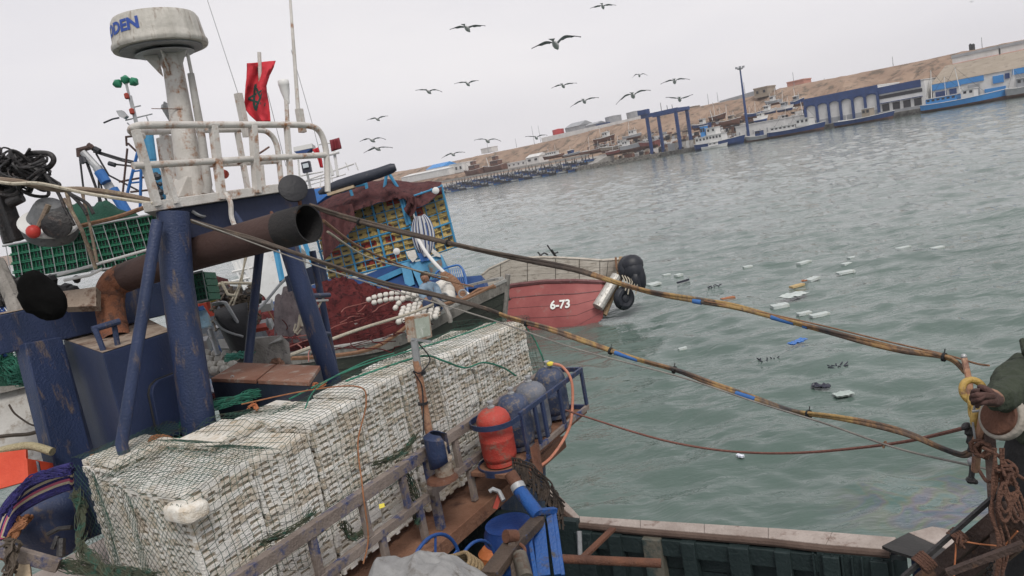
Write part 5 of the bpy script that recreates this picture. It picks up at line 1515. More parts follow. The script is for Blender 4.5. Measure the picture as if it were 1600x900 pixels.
# railings
RW = white()
def rail(name, pts, r=.038, par=None):
    return MB().tube(catmull(pts, 8), r, 12).build(name, RW, par or boat, smooth=True)
zf = 5.84
rail('top_rail', [PB(222, 213, -1.7), PB(205, 205, -1.5), PB(212, 198, -1.36), PB(235, 195.5, -1.34), PB(330, 195, -1.34), PB(430, 195, -1.34), PB(478, 196, -1.34), PB(498, 204, -1.34), PB(508, 228, -1.34), PB(511, 262, -1.34), PB(512, 300, -1.34)], .030)
rail('mid_rail', [PB(208, 259, -1.34), PB(300, 254, -1.34), PB(400, 248, -1.34), PB(511, 242, -1.34)], .029)
rail('back_top_rail', [PB(208, 206, -1.6), PB(230, 206, -2.4), PB(262, 205, -2.75), PB(330, 203, -2.75), PB(400, 203, -2.75), PB(420, 208, -2.75), PB(432, 226, -2.75), PB(437, 262, -2.75), PB(440, 290, -2.75)], .032)
rail('back_mid_rail', [PB(262, 262, -2.75), PB(340, 257, -2.75), PB(434, 252, -2.75)], .03)
for (x0, y0, x1, y1, b_, r) in ((212, 203, 246, 322, -1.34, .05), (258, 262, 275, 318, -1.34, .04), (333, 197, 347, 312, -1.34, .055), (395, 196, 402, 302, -1.34, .055), (448, 197, 455, 290, -1.34, .04), (371, 207, 388, 300, -2.75, .045), (256, 208, 268, 315, -2.75, .06), (310, 262, 318, 305, -2.75, .04), (408, 258, 412, 300, -2.75, .04)):
    MB().beam(PB(x0, y0, b_), PB(x1, y1, b_), r * 1.12, r * 1.12, up=NB).build('stanchion', RW, boat, bevel=.004)
# tall slanting pole beside the mast, spar by the flag
MB().tube([PB(293, 84, -1.75), PB(300, 118, -1.75)], .016, 8).build('thin_aerial', RW, boat)
MB().tube([PB(298, 115, -1.75), PB(313, 200, -1.75), PB(325, 290, -1.7), PB(322, 304, -1.7)], [.03, .036, .04, .04], 10).build('slanting_pole', mat('grey_dirty_paint', (.30, .29, .27), (.40, .39, .37), (.2, .12, .08), 4, .7, 0, .3, 50, .62), boat, smooth=True)
MB().beam(PB(372, 146, -2.0), PB(386, 214, -2.0), .06, .06, up=NB).build('square_spar', white(), boat)
MB().tube([PB(324, 0, -2.2), PB(372, 146, -2.0)], .004, 4).build('stay_wire', STEEL, boat)
MB().tube([PB(455, 78, -2.2), PB(490, 200, -2.2), PB(500, 240, -2.2)], .004, 4).build('stay_wire', STEEL, boat)
MB().tube([PB(418, 145, -2.2), PB(447, 260, -2.2)], .004, 4).build('stay_wire', STEEL, boat)
# whip aerial, gps mushroom
MB().tube([PB(452, -20, -1.5), PB(460, 90, -1.5), PB(467, 190, -1.5)], [.012, .018, .022], 8).build('whip_aerial', RW, boat)
nb2 = MB(); nb2.beam(PB(467, 170, -1.45), PB(473, 207, -1.45), .07, .05, up=NB); nb2.build('aerial_bracket', RW, boat, bevel=.004)
g = PB(445, 140, -1.6)
upd = (PB(443, 124, -1.6) - PB(448, 150, -1.6)).normalized()
MB().lathe(g, [(.022, -.14), (.03, -.08), (.045, -.02), (.052, .04), (.055, .045), (.055, .085), (.048, .095), (.02, .1)], 18, ax=upd).build('gps_aerial', mat('clean_white_plastic', (.66, .66, .65), (.72, .72, .71), (.45, .42, .38), 3, .4, 0, .05, 20, .72), boat, smooth=True)
MB().tube([PB(447, 152, -1.6), PB(449, 190, -1.6), PB(455, 285, -1.6)], [.022, .022, .026], 8).build('aerial_pole', white(), boat)
# radar mast with dome ------------------------------------------------
mast = MB().tube([PB(267, 82, -1.9), PB(278, 150, -1.9), PB(300, 292, -1.9), PB(303, 310, -1.9)], [.085, .095, .122, .125], 24).build('radar_mast', white(), boat, smooth=True)
axm = (PB(250, 30, -1.9) - PB(258, 80, -1.9)).normalized()
axm = (V((0, 0, 1)) * .9 + axm * .1).normalized()
cb = PB(252.5, 76, -1.9)
DOMEM = mat('weathered_grp_dome', (.36, .345, .31), (.52, .50, .46), (.24, .20, .165), 2.6, .6, 0, .3, 30, .585, stretch=(3, 3, .35))
R0 = .395
hgt = .265
prof = [(.02, -.01), (R0 * 1.0, .0), (R0 * 1.02, .018), (R0 * 1.02, .04), (R0 * .985, .065), (R0 * .97, .10), (R0 * .925, hgt - .03), (R0 * .88, hgt), (R0 * .3, hgt + .03), (.01, hgt + .03)]
dome = MB().lathe(cb, prof, 48, ax=axm).build('radome', DOMEM, mast, smooth=True)
MB().lathe(cb - axm * .005, [(.01, -.014), (R0 * .88, -.012), (R0 * .88, 0), (.01, 0)], 40, ax=axm).build('radome_base', mat('grey_dome_base', (.20, .20, .21), (.28, .28, .29), (.12, .09, .08), 2.5, .6, 0, .2, 30, .62), mast)
MB().lathe(PB(258, 84, -1.9), [(.01, -.006), (.25, -.004), (.25, .0), (.01, .002)], 32, ax=axm).build('mount_plate', STEEL, mast)
for k in range(5):
    a = k * 2 * math.pi / 5 + .3
    x = axm.orthogonal().normalized(); y = axm.cross(x); dr = x * math.cos(a) + y * math.sin(a)
    p = PB(260, 84, -1.9)
    MB().prism([p + dr * .07, p + dr * .2, p + dr * .10 - axm * .16, p + dr * .07 - axm * .2], axm.cross(dr) * .008).build('gusset', white(), mast)
MB().tube([PB(263 + 1, 168, -1.9) + V((-.11, -.11, 0)), PB(292, 173, -1.9) + V((.02, -.14, 0))], .004, 4).build('wire_band', rusty(), mast)
# lettering wrapped round the dome
vs, fs = text_mesh('KODEN', 1.0, .045)
W0, W1 = min(v.x for v in vs), max(v.x for v in vs); H0, H1 = min(v.y for v in vs), max(v.y for v in vs)
xa = (RGT - axm * RGT.dot(axm)).normalized(); ya = axm.cross(xa)       # ya points away from the viewer
if ya.dot(FWD) < 0: ya = -ya
out = []
for v in vs:
    a = (v.x - W0) / (W1 - W0); h = (v.y - H0) / (H1 - H0)
    ang = math.radians(-74 + 77 * a)                       # 0 = facing the viewer
    z = .105 + .105 * h
    r_ = R0 * (.97 + (.925 - .97) * (z - .1) / (hgt - .13)) + .004
    out.append(cb + axm * z + (xa * math.sin(ang) - ya * math.cos(ang)) * r_)
MB().add(out, fs).build('maker_lettering', mat('letter_blue', (.03, .07, .30), (.04, .10, .38), (.25, .27, .35), 6, .6, 0, 0, 1, .68), mast)
# triangular mast foot
MB().prism([PB(278, 308, -1.8), PB(342, 308, -1.8), PB(318, 275, -1.8), PB(292, 275, -1.8)], NB * -.2).build('mast_foot', white(), boat, bevel=.01)
MB().prism([PB(262, 210, -2.3), PB(282, 214, -2.3), PB(290, 300, -2.3), PB(275, 300, -2.3)], NB * -.2).build('equipment_box', white(), boat, bevel=.01)
q = MB()
for k in range(5): q.ball(PB(258 + k * 3, 168 + k * 5, -2.3), .04, 8)
q.tube(catmull([PB(256, 160, -2.3), PB(262, 165, -2.3), PB(258, 175, -2.3), PB(268, 188, -2.3)], 4), .012, 6)
q.build('horn', STEEL, boat)
MB().tube(catmull([PB(372, 256, -2.7), PB(398, 244, -2.4), PB(420, 230, -2.75)], 5), .012, 6).build('bent_rod', rusty(), boat)
# exhaust ---------------------------------------------------------------
pipe_pts = [P(182, 530, 6.5), P(176, 505, 6.56), P(172, 480, 6.62), P(172, 458, 6.66), P(180, 442, 6.68), P(197, 433, 6.66), P(220, 425, 6.6), P(300, 398, 6.36), P(400, 370, 6.05), P(482, 349, 5.78)]
pl = catmull(pipe_pts, 4)
rr_ = [.114 + .036 * (i / (len(pl) - 1)) ** 1.3 for i in range(len(pl))]
elb = MB().tube(pl[:21], [r_ + .002 for r_ in rr_[:21]], 26, cap=False)
pipe = MB().tube(pl, rr_, 26, cap=False).build('exhaust_pipe', darkrust(), boat, smooth=True)
elb.build('rusted_elbow', mat('orange_rust', (.17, .065, .035), (.26, .11, .06), (.09, .05, .04), 5, .9, 0, .8, 60, .56), pipe, smooth=True)
dirp = (pl[-1] - pl[-3]).normalized()
MB().tube([pl[-1] - dirp * .28, pl[-1]], [.1515, .152], 26, cap=False).build('sooty_end', mat('soot', (.012, .012, .013), (.024, .022, .022), (.05, .03, .025), 5, .8, 0, .4, 50, .66), pipe, smooth=True)
MB().tube([pl[-1], pl[-1] - dirp * .5], [.141, .138], 26, cap=False).build('pipe_bore', mat('soot', (.012, .012, .013)), pipe, smooth=True)
MB().lathe(pl[-1] - dirp * .5, [(.001, 0), (.139, 0), (.139, .01), (.001, .01)], 26, ax=dirp).build('pipe_bore', black(), pipe)
MB().lathe(pl[-1] - dirp * .004, [(.140, 0), (.153, 0), (.153, .012), (.140, .012)], 26, ax=dirp, cap=False).build('pipe_lip', mat('soot', (.012, .012, .013)), pipe)
for k in (3, 11): MB().tube([pl[k] - (pl[k + 1] - pl[k]).normalized() * .012, pl[k] + (pl[k + 1] - pl[k]).normalized() * .012], [rr_[k] + .007] * 2, 26).build('weld_seam', rusty(), pipe)
cpc = P(458, 294, 5.85)
fd = (-FWD * .84 + RGT * .38 + UPV * .28).normalized()
MB().lathe(cpc, [(.001, -.02), (.105, -.02), (.114, -.012), (.114, .004), (.108, .008), (.001, .010)], 30, ax=fd).build('flap_cap', black(), pipe, smooth=True)
MB().tube([P(468, 314, 5.88), P(470, 326, 5.9), P(462, 332, 5.9)], .018, 6).build('flap_hinge', rusty(), pipe)
MB().tube([P(424, 332, 6.0), P(428, 338, 5.95), P(424, 344, 5.9)], .015, 6).build('lifting_eye', rusty(), pipe)
MB().tube(catmull([PB(352, 302, -1.32), PB(360, 316, -1.28), PB(362, 340, -1.28), PB(370, 360, -1.25)], 5), .022, 8).build('bent_bracket', white(), boat)
MB().prism([PB(366, 330, -1.4), PB(382, 352, -1.3), PB(376, 356, -1.3), PB(360, 340, -1.4)], NB * .02).build('strut_plate', navy(), boat)
MB().tube(catmull([PB(382, 342, -1.6), PB(340, 336, -1.6), PB(316, 338, -1.4), PB(300, 330, -1.4)], 4), .014, 6).build('cable', STEEL, boat)

# locker -------------------------------------------------------------
lt = [PZ(329, 591, 3.62), PZ(372, 566, 3.62), PZ(500, 571, 3.62), PZ(482, 597, 3.62)]
locker = thing('deck_locker', (lt[0] + lt[2]) / 2 - V((0, 0, .5)), 'dark navy deck locker with two rusty lids and brass padlocks', 'locker')
MB().hexa([p - V((0, 0, .75)) for p in lt] + [p - V((0, 0, .04)) for p in lt]).build('body', mat('dark_locker', (.014, .02, .035), (.022, .03, .05), (.07, .06, .05), 3, .5, 0, .2, 30, .7), locker)
for f0, f1 in ((0, .49), (.51, 1)):
    a0, a1 = lt[0].lerp(lt[3], f0), lt[0].lerp(lt[3], f1); b0, b1 = lt[1].lerp(lt[2], f0), lt[1].lerp(lt[2], f1)
    ld = [a0, b0, b1, a1]
    MB().hexa([p - V((0, 0, .038)) for p in ld] + ld).build('lid', mat('rust_topped_lid', (.19, .085, .055), (.26, .15, .11), (.30, .27, .24), 2.5, .8, 0, .5, 40, .60), locker, bevel=.006)
for x, y in ((363, 596), (444, 601)):
    c = P(x, y, (lt[0] - CAMP).dot(FWD) - .14)
    pk = MB().box(c, RGT * .02, FWD * .012, UPV * .022).build('padlock', mat('brass', (.45, .30, .10), (.55, .38, .14), None, 5, .35, .7, .1), locker, bevel=.004)
    MB().tube([c + UPV * .02 - RGT * .012, c + UPV * .05 - RGT * .012, c + UPV * .055, c + UPV * .05 + RGT * .012, c + UPV * .02 + RGT * .012], .005, 6).build('shackle', STEEL, pk)

# rack and rails --------------------------------------------------------
WR = wornrail()
def bb(name, a0, a1, b0, b1, z0, z1, m=None, bev=.004): return nb(a0, a1, b0, b1, z0, z1).build(name, m or WR, boat, bevel=bev)
bb('upper_rail', -.9, 1.98, .185, .25, 2.84, 2.93)
bb('upper_rail', 2.03, 3.9, .185, .25, 2.84, 2.92)
bb('lower_rail', -.9, 1.86, .19, .245, 2.50, 2.565)
bb('lower_rail', 1.9, 3.9, .19, .245, 2.52, 2.585)
for a in (-.45, .12, .66, 1.16, 1.62, 2.34, 2.9):
    bb('rack_post', a - .028, a + .028, .195, .24, 2.566, 2.839)
    bb('rack_post', a + .09, a + .146, .195, .24, 2.21, 2.499)
bb('rack_post', 1.93, 1.99, .17, .235, 2.2, 2.84)
bb('shelf', -.9, 3.95, -1.7, .34, 2.13, 2.2, mat('rusty_shelf', (.16, .075, .045), (.24, .13, .085), (.10, .05, .035), 2.5, .85, 0, .6, 40, .6))
bb('shelf_edge', -.9, 3.95, .343, .36, 2.08, 2.21, mat('rusty_shelf', (.16, .075, .045)))
# bottle cage
bb('cage_rail', 2.72, 3.98, .66, .69, 2.90, 2.945, navy())
bb('cage_rail', 2.72, 3.98, .66, .69, 2.50, 2.55, WR)
bb('cage_floor', 2.42, 3.98, .255, .655, 2.455, 2.495, mat('rusty_shelf', (.16, .075, .045)))
for a in (2.75, 2.98, 3.12, 3.46, 3.96):
    bb('cage_post', a - .022, a + .022, .662, .688, 2.551, 2.899, navy())
for a0, zz in ((3.96, 2.9), (3.96, 2.5)):
    bb('cage_end', a0 - .0, a0 + .03, .255, .655, zz, zz + .045, navy())
for zz, w_ in ((2.90, .045), (2.485, .06)):
    arc = [N(2.60 - .205 * math.cos(t_), .46 + .215 * math.sin(t_) * 1.0, zz) for t_ in [math.radians(-95 + 190 * k / 18) for k in range(19)]]
    arc = [N(2.74, .255, zz)] + [N(2.62 - .20 * math.sin(math.pi * k / 16), .46 - .21 * math.cos(math.pi * k / 16), zz) for k in range(17)] + [N(2.74, .672, zz)]
    q = MB()
    for p0_, p1_ in zip(arc[:-1], arc[1:]):
        q.beam(p0_, p1_ + (p1_ - p0_) * .06, .012, w_)
    q.build('cage_hoop', navy(), boat)
def bottle(a, b_, z, m, lab, first=False):
    t = thing('gas_bottle', N(a, b_, z), lab, 'gas bottle', 'gas bottles in the side cage')
    R = .152
    MB().lathe(N(a, b_, z), [(.12, 0), (.135, .01), (.135, .045), (.125, .05), (R * .97, .07), (R, .10), (R, .235), (R * 1.012, .24), (R * 1.012, .252), (R, .257), (R, .40), (R * .96, .435), (R * .82, .475), (R * .6, .502), (R * .3, .517), (.03, .522)], 36).build('shell', m, t, smooth=True)
    MB().lathe(N(a, b_, z + .515), [(.032, 0), (.034, .02), (.022, .024), (.02, .05), (.03, .052), (.03, .068), (.012, .072)], 14).build('valve', STEEL, t, smooth=True)
    return t
BBL = mat('dirty_blue_bottle', (.035, .050, .10), (.065, .085, .145), (.19, .16, .13), 6, .65, 0, .4, 60, .57)
BGR = mat('grey_blue_bottle', (.11, .125, .16), (.17, .18, .21), (.24, .21, .19), 6, .65, 0, .4, 60, .58)
BRD = mat('red_bottle', (.36, .040, .030), (.46, .070, .050), (.25, .13, .10), 4, .6, 0, .35, 60, .58)
bottle(2.62, .46, 2.5, BRD, 'bright red gas bottle, nearest in the rusty cage')
bottle(2.97, .455, 2.5, BBL, 'speckled blue gas bottle directly behind the red one')
bottle(3.30, .455, 2.5, BGR, 'grey domed gas bottle, third behind the red one')
bottle(3.70, .45, 2.52, BBL, 'dusty blue gas bottle at the far end under the yellow valve')
MB_ = MB().lathe(N(3.68, .50, 3.06), [(.02, 0), (.035, .01), (.035, .03), (.015, .04)], 12)
tag(MB_.build('valve_knob', mat('yellow_knob', (.6, .5, .06), (.7, .6, .1)), smooth=True), 'yellow valve knob on the far gas bottle', 'knob')
tag(MB().tube(catmull([N(3.68, .52, 3.08), N(3.70, .62, 3.04), N(3.66, .715, 2.9), N(3.55, .73, 2.65), N(3.40, .72, 2.48), N(3.0, .71, 2.38), N(2.75, .6, 2.36)], 8), .014, 8).build('gas_hose', mat('orange_hose', (.42, .16, .10), (.5, .22, .15), (.2, .1, .07), 5, .6), smooth=True), 'orange gas hose running down from the far bottle', 'hose')

# floodlight pole
pole = MB().tube([N(1.95, .29, 2.85), N(1.96, .29, 3.2), N(1.98, .29, 3.66)], [.034, .032, .030], 12).build('light_pole', mat('rust_orange_pole', (.30, .15, .085), (.40, .25, .17), (.16, .08, .06), 5, .85, 0, .5, 60, .58), boat, smooth=True)
fx = [PB(643, 495, .30), PB(672, 489, .30), PB(676, 527, .30), PB(649, 535, .30)]
fn = (fx[1] - fx[0]).cross(fx[3] - fx[0]).normalized()
if fn.dot(FWD) < 0: fn = -fn
fl = MB().prism(fx, fn * .08).build('floodlight', mat('aged_lamp_frame', (.30, .25, .20), (.42, .37, .31), (.25, .12, .06), 6, .7, 0, .4, 60, .55), pole, bevel=.006)
cen = sum(fx, V()) / 4
MB().prism([cen + (p - cen) * .78 - fn * .004 for p in fx], fn * .003).build('lamp_glass', mat('lamp_glass', (.33, .37, .31), (.44, .48, .42), (.55, .58, .53), 7, .15, 0, .05, 20, .60), pole)
MB().beam(PB(644, 530, .30), PB(672, 534, .32), .03, .02).build('lamp_bracket', STEEL, pole)
MB().tube([PB(647, 532, .3), N(1.98, .29, 3.6)], .03, 8).build('lamp_neck', STEEL, pole)
MB().tube(catmull([PB(655, 538, .33), PB(664, 548, .33), PB(671, 558, .33), PB(670, 568, .33), PB(656, 583, .33), PB(646, 580, .33), PB(652, 590, .33), PB(660, 610, .33), PB(662, 680, .33)], 6), .006, 6).build('lamp_cable', black(), pole)
for y in (582, 584, 630, 690): MB().lathe(PB(657 + (y - 582) * .08, y, .29), [(.035, -.01), (.042, -.008), (.042, .008), (.035, .01)], 12).build('tie_band', black(), pole)
# cowled lamp
cl = MB().lathe(PB(694, 735, .42), [(.07, -.05), (.075, -.04), (.075, .08), (.085, .085), (.085, .10), (.06, .11), (.055, .19), (.062, .195), (.062, .22), (.035, .245), (.001, .25)], 20).build('signal_lamp', mat('corroded_lamp', (.28, .23, .18), (.40, .35, .29), (.18, .09, .05), 6, .7, .1, .5, 60, .55), boat, smooth=True)
G = []
cc_ = PB(694, 735, .42) + V((0, 0, .10))
ang0 = math.atan2(-(NA.y), -(NA.x))
for k in range(17):
    a = ang0 - math.radians(125) + math.radians(250) * k / 16 + math.radians(-60)
    w_ = math.sin(math.pi * k / 16)
    G.append([cc_ + V((math.cos(a) * .105, math.sin(a) * .105, z)) for z in (-.06 * w_, .06, .14, .17 + .03 * w_)] + [cc_ + V((math.cos(a) * .05, math.sin(a) * .05, .20 + .03 * w_))])
hd = MB().grid(G).build('cowl', navy(), cl, smooth=True)
so = hd.modifiers.new('thick', 'SOLIDIFY'); so.thickness = .006
MB().lathe(PB(690, 742, .42), [(.10, -.05), (.13, -.04), (.12, -.02), (.09, -.01)], 14).build('lamp_base', rusty(), cl)

# hull, bulwark ------------------------------------------------------------
GIN = mat('green_black_bulwark', (.011, .021, .022), (.020, .034, .035), (.15, .17, .17), 1.8, .6, 0, .4, 30, .69, stretch=(2.5, 2.5, .6))
CAPM = mat('worn_cap_rail', (.27, .225, .20), (.40, .35, .32), (.16, .11, .09), 3, .85, 0, .5, 40, .62)
capn = [(905, 815), (1000, 824), (1100, 832), (1200, 840), (1290, 850), (1390, 858)]
capf = [(905, 806), (1000, 812), (1100, 818), (1200, 824), (1300, 831), (1400, 839)]
CZ = 2.02
ni = [PZ(x, y, CZ) for x, y in capn]; fi = [PZ(x, y, CZ) for x, y in capf]
# corner piece going up to the left
ni = [PZ(846, 762, CZ), PZ(880, 795, CZ)] + ni; fi = [PZ(855, 755, CZ), PZ(890, 790, CZ)] + fi
for i in range(len(ni) - 1):
    g_ = .004
    a, b_, c_, d_ = ni[i].lerp(ni[i + 1], g_), fi[i].lerp(fi[i + 1], g_), fi[i + 1], ni[i + 1]
    MB().hexa([p - V((0, 0, .05)) for p in (a, b_, c_, d_)] + [a, b_, c_, d_]).build('cap_plank', CAPM, boat, bevel=.006)
nose = MB().tube([p + (f_ - p).normalized() * -.012 - V((0, 0, .03)) for p, f_ in zip(ni, fi)], .028, 8); nose.build('cap_moulding', mat('dark_brown_edge', (.07, .045, .035), (.11, .075, .06), None, 5, .8), boat)
wall_dir = (ni[-1] - ni[2]).normalized(); inn = V((-wall_dir.y, wall_dir.x, 0)) * -1
if inn.dot(FWD) > 0: inn = -inn                       # towards the viewer
for k in range(4):                                     # horizontal wall planks
    z1 = CZ - .06 - k * .30
    MB().grid([[p + V((0, 0, -.055 - k * .30)) - inn * .03, p + V((0, 0, -.055 - k * .30 - .292)) - inn * .03] for p in ni]).build('bulwark_plank', GIN, boat)
q = MB().grid([[p + V((0, 0, -.05)) - inn * .05, p + V((0, 0, -2.3)) - inn * .05] for p in ni]); q.build('outer_hull', black(), boat)
q = MB().grid([[p + V((0, 0, -.05)), p + V((0, 0, -2.4))] for p in fi]); q.build('hull_plating', navy(), boat)
L_ = [ni[2].lerp(ni[-1], f) for f in (0.02, .14, .275, .40, .565, .70, .84, .97)]
for k, p in enumerate(L_):
    w_ = .075 if k in (0, 2, 4) else .055
    MB().box(p + V((0, 0, -.60)) + inn * .03, wall_dir * w_, inn * .05, V((0, 0, .54))).build('frame_rib', GIN if k != 2 else mat('tan_chipped_green', (.10, .095, .075), (.15, .14, .115), (.03, .05, .05), 2.5, .7, 0, .4, 30, .55), boat, bevel=.006)
MB().beam(ni[2] + V((0, 0, -.14)) + inn * .02, ni[2].lerp(ni[-1], .8) + V((0, 0, -.14)) + inn * .02, .05, .14).build('stringer', GIN, boat, bevel=.006)
MB().beam(ni[2].lerp(ni[-1], .8) + V((0, 0, -.55)) + inn * .015, ni[-1] + V((0, 0, -.55)) + inn * .015 + wall_dir * .1, .06, 1.0).build('side_panel', GIN, boat)
for k in range(9):
    f = .79 + k * .027
    MB().box(ni[2].lerp(ni[-1], f) + V((0, 0, -.55)) + inn * .06, wall_dir * .006, inn * .012, V((0, 0, .5))).build('panel_batten', GIN, boat)
MB().tube([P(875, 873, 5.3), P(1033, 880, 5.15)], .032, 14).build('rusty_bar', rusty(), boat, smooth=True)
MB().beam(P(910, 872, 5.4), P(958, 826, 5.75), .05, .02).build('rusty_strut', rusty(), boat)
MB().tube([P(905, 830, 5.85), P(907, 880, 5.8)], .02, 8).build('grey_pipe', STEEL, boat)
# deep interior
nb(-.9, 2.4, -1.9, .15, 1.3, 1.34).build('lower_deck', navy(), boat)
q = MB(); q.hexa([N(-1.5, -2, .9), N(-1.5, 3.2, .9), N(2.6, 3.2, .9), N(2.6, -2, .9), N(-1.5, -2, 1.0), N(-1.5, 3.2, 1.0), N(2.6, 3.2, 1.0), N(2.6, -2, 1.0)]); q.build('work_deck', mat('dark_wet_deck', (.02, .022, .026), (.04, .042, .046), (.09, .06, .05), 2, .5, 0, .4, 20, .64), boat)
nb(2.55, 2.62, -1.9, 1.15, .9, 2.05).build('bulkhead', GIN, boat)
nb(1.95, 2.0, -.9, .2, 1.0, 2.12).build('bulkhead', GIN, boat)
# hull body below the shelf and beyond
q = MB(); q.hexa([N(2.7, -3.2, -.4), N(2.7, .10, -.4), N(3.9, -.3, -.4), N(3.9, -3.2, -.4), N(2.7, -3.3, 2.04), N(2.7, .3, 2.04), N(3.9, .12, 2.04), N(3.9, -3.3, 2.04)])
q.build('hull', navy(), boat)
nb(-2.5, 3.9, -3.6, -1.75, 2.05, 2.09).build('foredeck', CAPM, boat)

# black ragged net hanging in the corner
b = MB()
for k in range(46):
    f = k / 45
    x0 = 800 + 78 * f + rng.uniform(-3, 3); y0 = 715 + 62 * f * f + 8 * f
    pts = [P(x0, y0, 6.1 - .2 * f), P(x0 + rng.uniform(-3, 6), y0 + 14 + rng.uniform(0, 8), 6.05 - .2 * f), P(x0 + rng.uniform(-6, 9), y0 + 30 + rng.uniform(0, 16), 6.0 - .2 * f)]
    b.tube(catmull(pts, 3), .009, 4)
for r_ in range(7):
    b.tube(catmull([P(800 + 80 * f + 3 * math.sin(r_ + f * 20), 716 + 70 * f * f + r_ * 6, 6.06 - .2 * f) for f in [k / 8 for k in range(9)]], 3), .007, 4)
tag(b.build('black_net', mat('tarred_net', (.018, .015, .014), (.06, .045, .035), None, 12, .95)), 'ragged black net draped over the hull corner behind the red bottle', 'net')
tag(quadpx([(838, 690, 6.5), (845, 742, 6.3), (836, 745, 6.3), (828, 700, 6.5)], .05).build('rust_plate', rusty()), 'narrow rusty plate standing at the hull corner', 'plate')

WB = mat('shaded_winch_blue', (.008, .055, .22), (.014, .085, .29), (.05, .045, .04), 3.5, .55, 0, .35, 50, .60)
WG = mat('shaded_greasy_steel', (.045, .034, .028), (.085, .06, .045), (.03, .09, .22), 4, .6, 0, .5, 50, .66)  # nook shade put into both winch colours, blue and brown
# winch frame --------------------------------------------------------------
win = thing('winch', P(800, 880, 5.3) - V((0, 0, .8)), 'bright blue steel winch frame with rusty roller arms at the bottom', 'winch')
MB().tube([P(797, 740, 5.7), P(808, 758, 5.65)], .05, 14).build('pipe_top', rusty(), win, smooth=True)
MB().tube([P(808, 758, 5.65), P(812, 766, 5.62)], .058, 14).build('coupling', STEEL, win, smooth=True)
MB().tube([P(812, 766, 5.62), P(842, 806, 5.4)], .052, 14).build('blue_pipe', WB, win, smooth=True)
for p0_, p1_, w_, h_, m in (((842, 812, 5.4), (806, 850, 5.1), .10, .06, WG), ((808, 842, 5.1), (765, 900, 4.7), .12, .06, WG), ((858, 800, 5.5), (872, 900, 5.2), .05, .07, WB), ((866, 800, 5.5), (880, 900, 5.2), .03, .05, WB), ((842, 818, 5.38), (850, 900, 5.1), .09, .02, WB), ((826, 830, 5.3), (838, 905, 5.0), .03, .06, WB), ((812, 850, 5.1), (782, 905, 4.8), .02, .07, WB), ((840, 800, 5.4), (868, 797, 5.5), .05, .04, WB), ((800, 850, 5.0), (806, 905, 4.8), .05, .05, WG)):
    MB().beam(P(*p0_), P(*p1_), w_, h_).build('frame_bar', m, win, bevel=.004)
MB().tube([P(812, 868, 4.9), P(822, 905, 4.7)], .05, 12).build('roller', mat('greasy_steel', (.10, .09, .075), (.17, .15, .12), (.08, .045, .03), 5, .5, .3, .3), win, smooth=True)
MB().tube([P(790, 838, 5.0), P(806, 838, 5.05)], .045, 12).build('hub', rusty(), win, smooth=True)
MB().tube(catmull([P(812, 850, 5.0), P(820, 858, 4.95), P(818, 870, 4.9), P(808, 866, 4.9)], 4), .012, 6).build('wire_loop', rusty(), win)
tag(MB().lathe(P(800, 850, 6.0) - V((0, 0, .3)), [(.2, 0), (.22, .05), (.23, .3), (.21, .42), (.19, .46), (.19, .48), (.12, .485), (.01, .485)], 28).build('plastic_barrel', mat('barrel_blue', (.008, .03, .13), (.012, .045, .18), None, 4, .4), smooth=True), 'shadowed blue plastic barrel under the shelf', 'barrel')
tag(MB().lathe(P(772, 862, 5.9) - V((0, 0, .1)), [(.12, 0), (.13, .1), (.09, .14), (.01, .14)], 20).build('orange_can', mat('orange_can', (.35, .10, .03), (.4, .13, .04))), 'small orange can below the blue barrel', 'can')
wc = P(680, 905, 5.5)
wh = MB().tube([wc + (NA * math.cos(a) + V((0, 0, 1)) * math.sin(a)) * .32 for a in [2 * math.pi * k / 36 for k in range(37)]], .014, 8, False)
for k in range(6):
    a = k * math.pi / 3 + .2
    wh.tube([wc, wc + (NA * math.cos(a) + V((0, 0, 1)) * math.sin(a)) * .32], .01, 6)
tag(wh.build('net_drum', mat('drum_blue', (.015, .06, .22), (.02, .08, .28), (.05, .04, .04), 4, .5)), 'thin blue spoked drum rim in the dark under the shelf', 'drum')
wh = MB().tube([P(745, 905, 5.2) + (NA * math.cos(a) + V((0, 0, 1)) * math.sin(a)) * .26 for a in [2 * math.pi * k / 36 for k in range(37)]], .012, 8, False)
tag(wh.build('net_drum', mat('drum_blue', (.015, .06, .22))), 'second smaller blue rim beside the winch frame', 'drum')
rc = MB(); c0 = P(708, 897, 4.9)
for k in range(5):
    R_ = .20 - k * .018
    rc.tube([c0 + V((R_ * math.cos(a), R_ * math.sin(a) * .8, .015 * math.sin(a * 3) + k * .022)) for a in [2 * math.pi * j / 40 for j in range(41)]], .014, 8, False)
tag(rc.build('rope_coil', mat('manila_rope', (.30, .21, .11), (.40, .30, .18), (.2, .14, .08), 60, .9, 0, 1, 150), smooth=True), 'coil of tan rope beside the winch at the bottom edge', 'rope')
lm = heap('canvas_lump', mat('grey_canvas', (.20, .20, .20), (.30, .30, .30), (.14, .13, .12), 4, .9, 0, .5, 30), P(672, 925, 4.3), NB, NA, .42, .3, .16, 5.5, 'grey crumpled canvas at the bottom edge beside the rope coil', 'canvas', n=20)
tag(px_tubes([[(765, 768, 5.7), (770, 764, 5.7), (780, 768, 5.7), (787, 782, 5.65)]], .018, 8).build('hook', STEEL), 'pale hook hanging under the bottle cage', 'hook')
tag(quadpx([(778, 772, 5.72), (784, 776, 5.72), (777, 796, 5.7), (770, 794, 5.7)], .03).build('red_block', REDC), 'small dark red block hanging beside the pale hook', 'block')
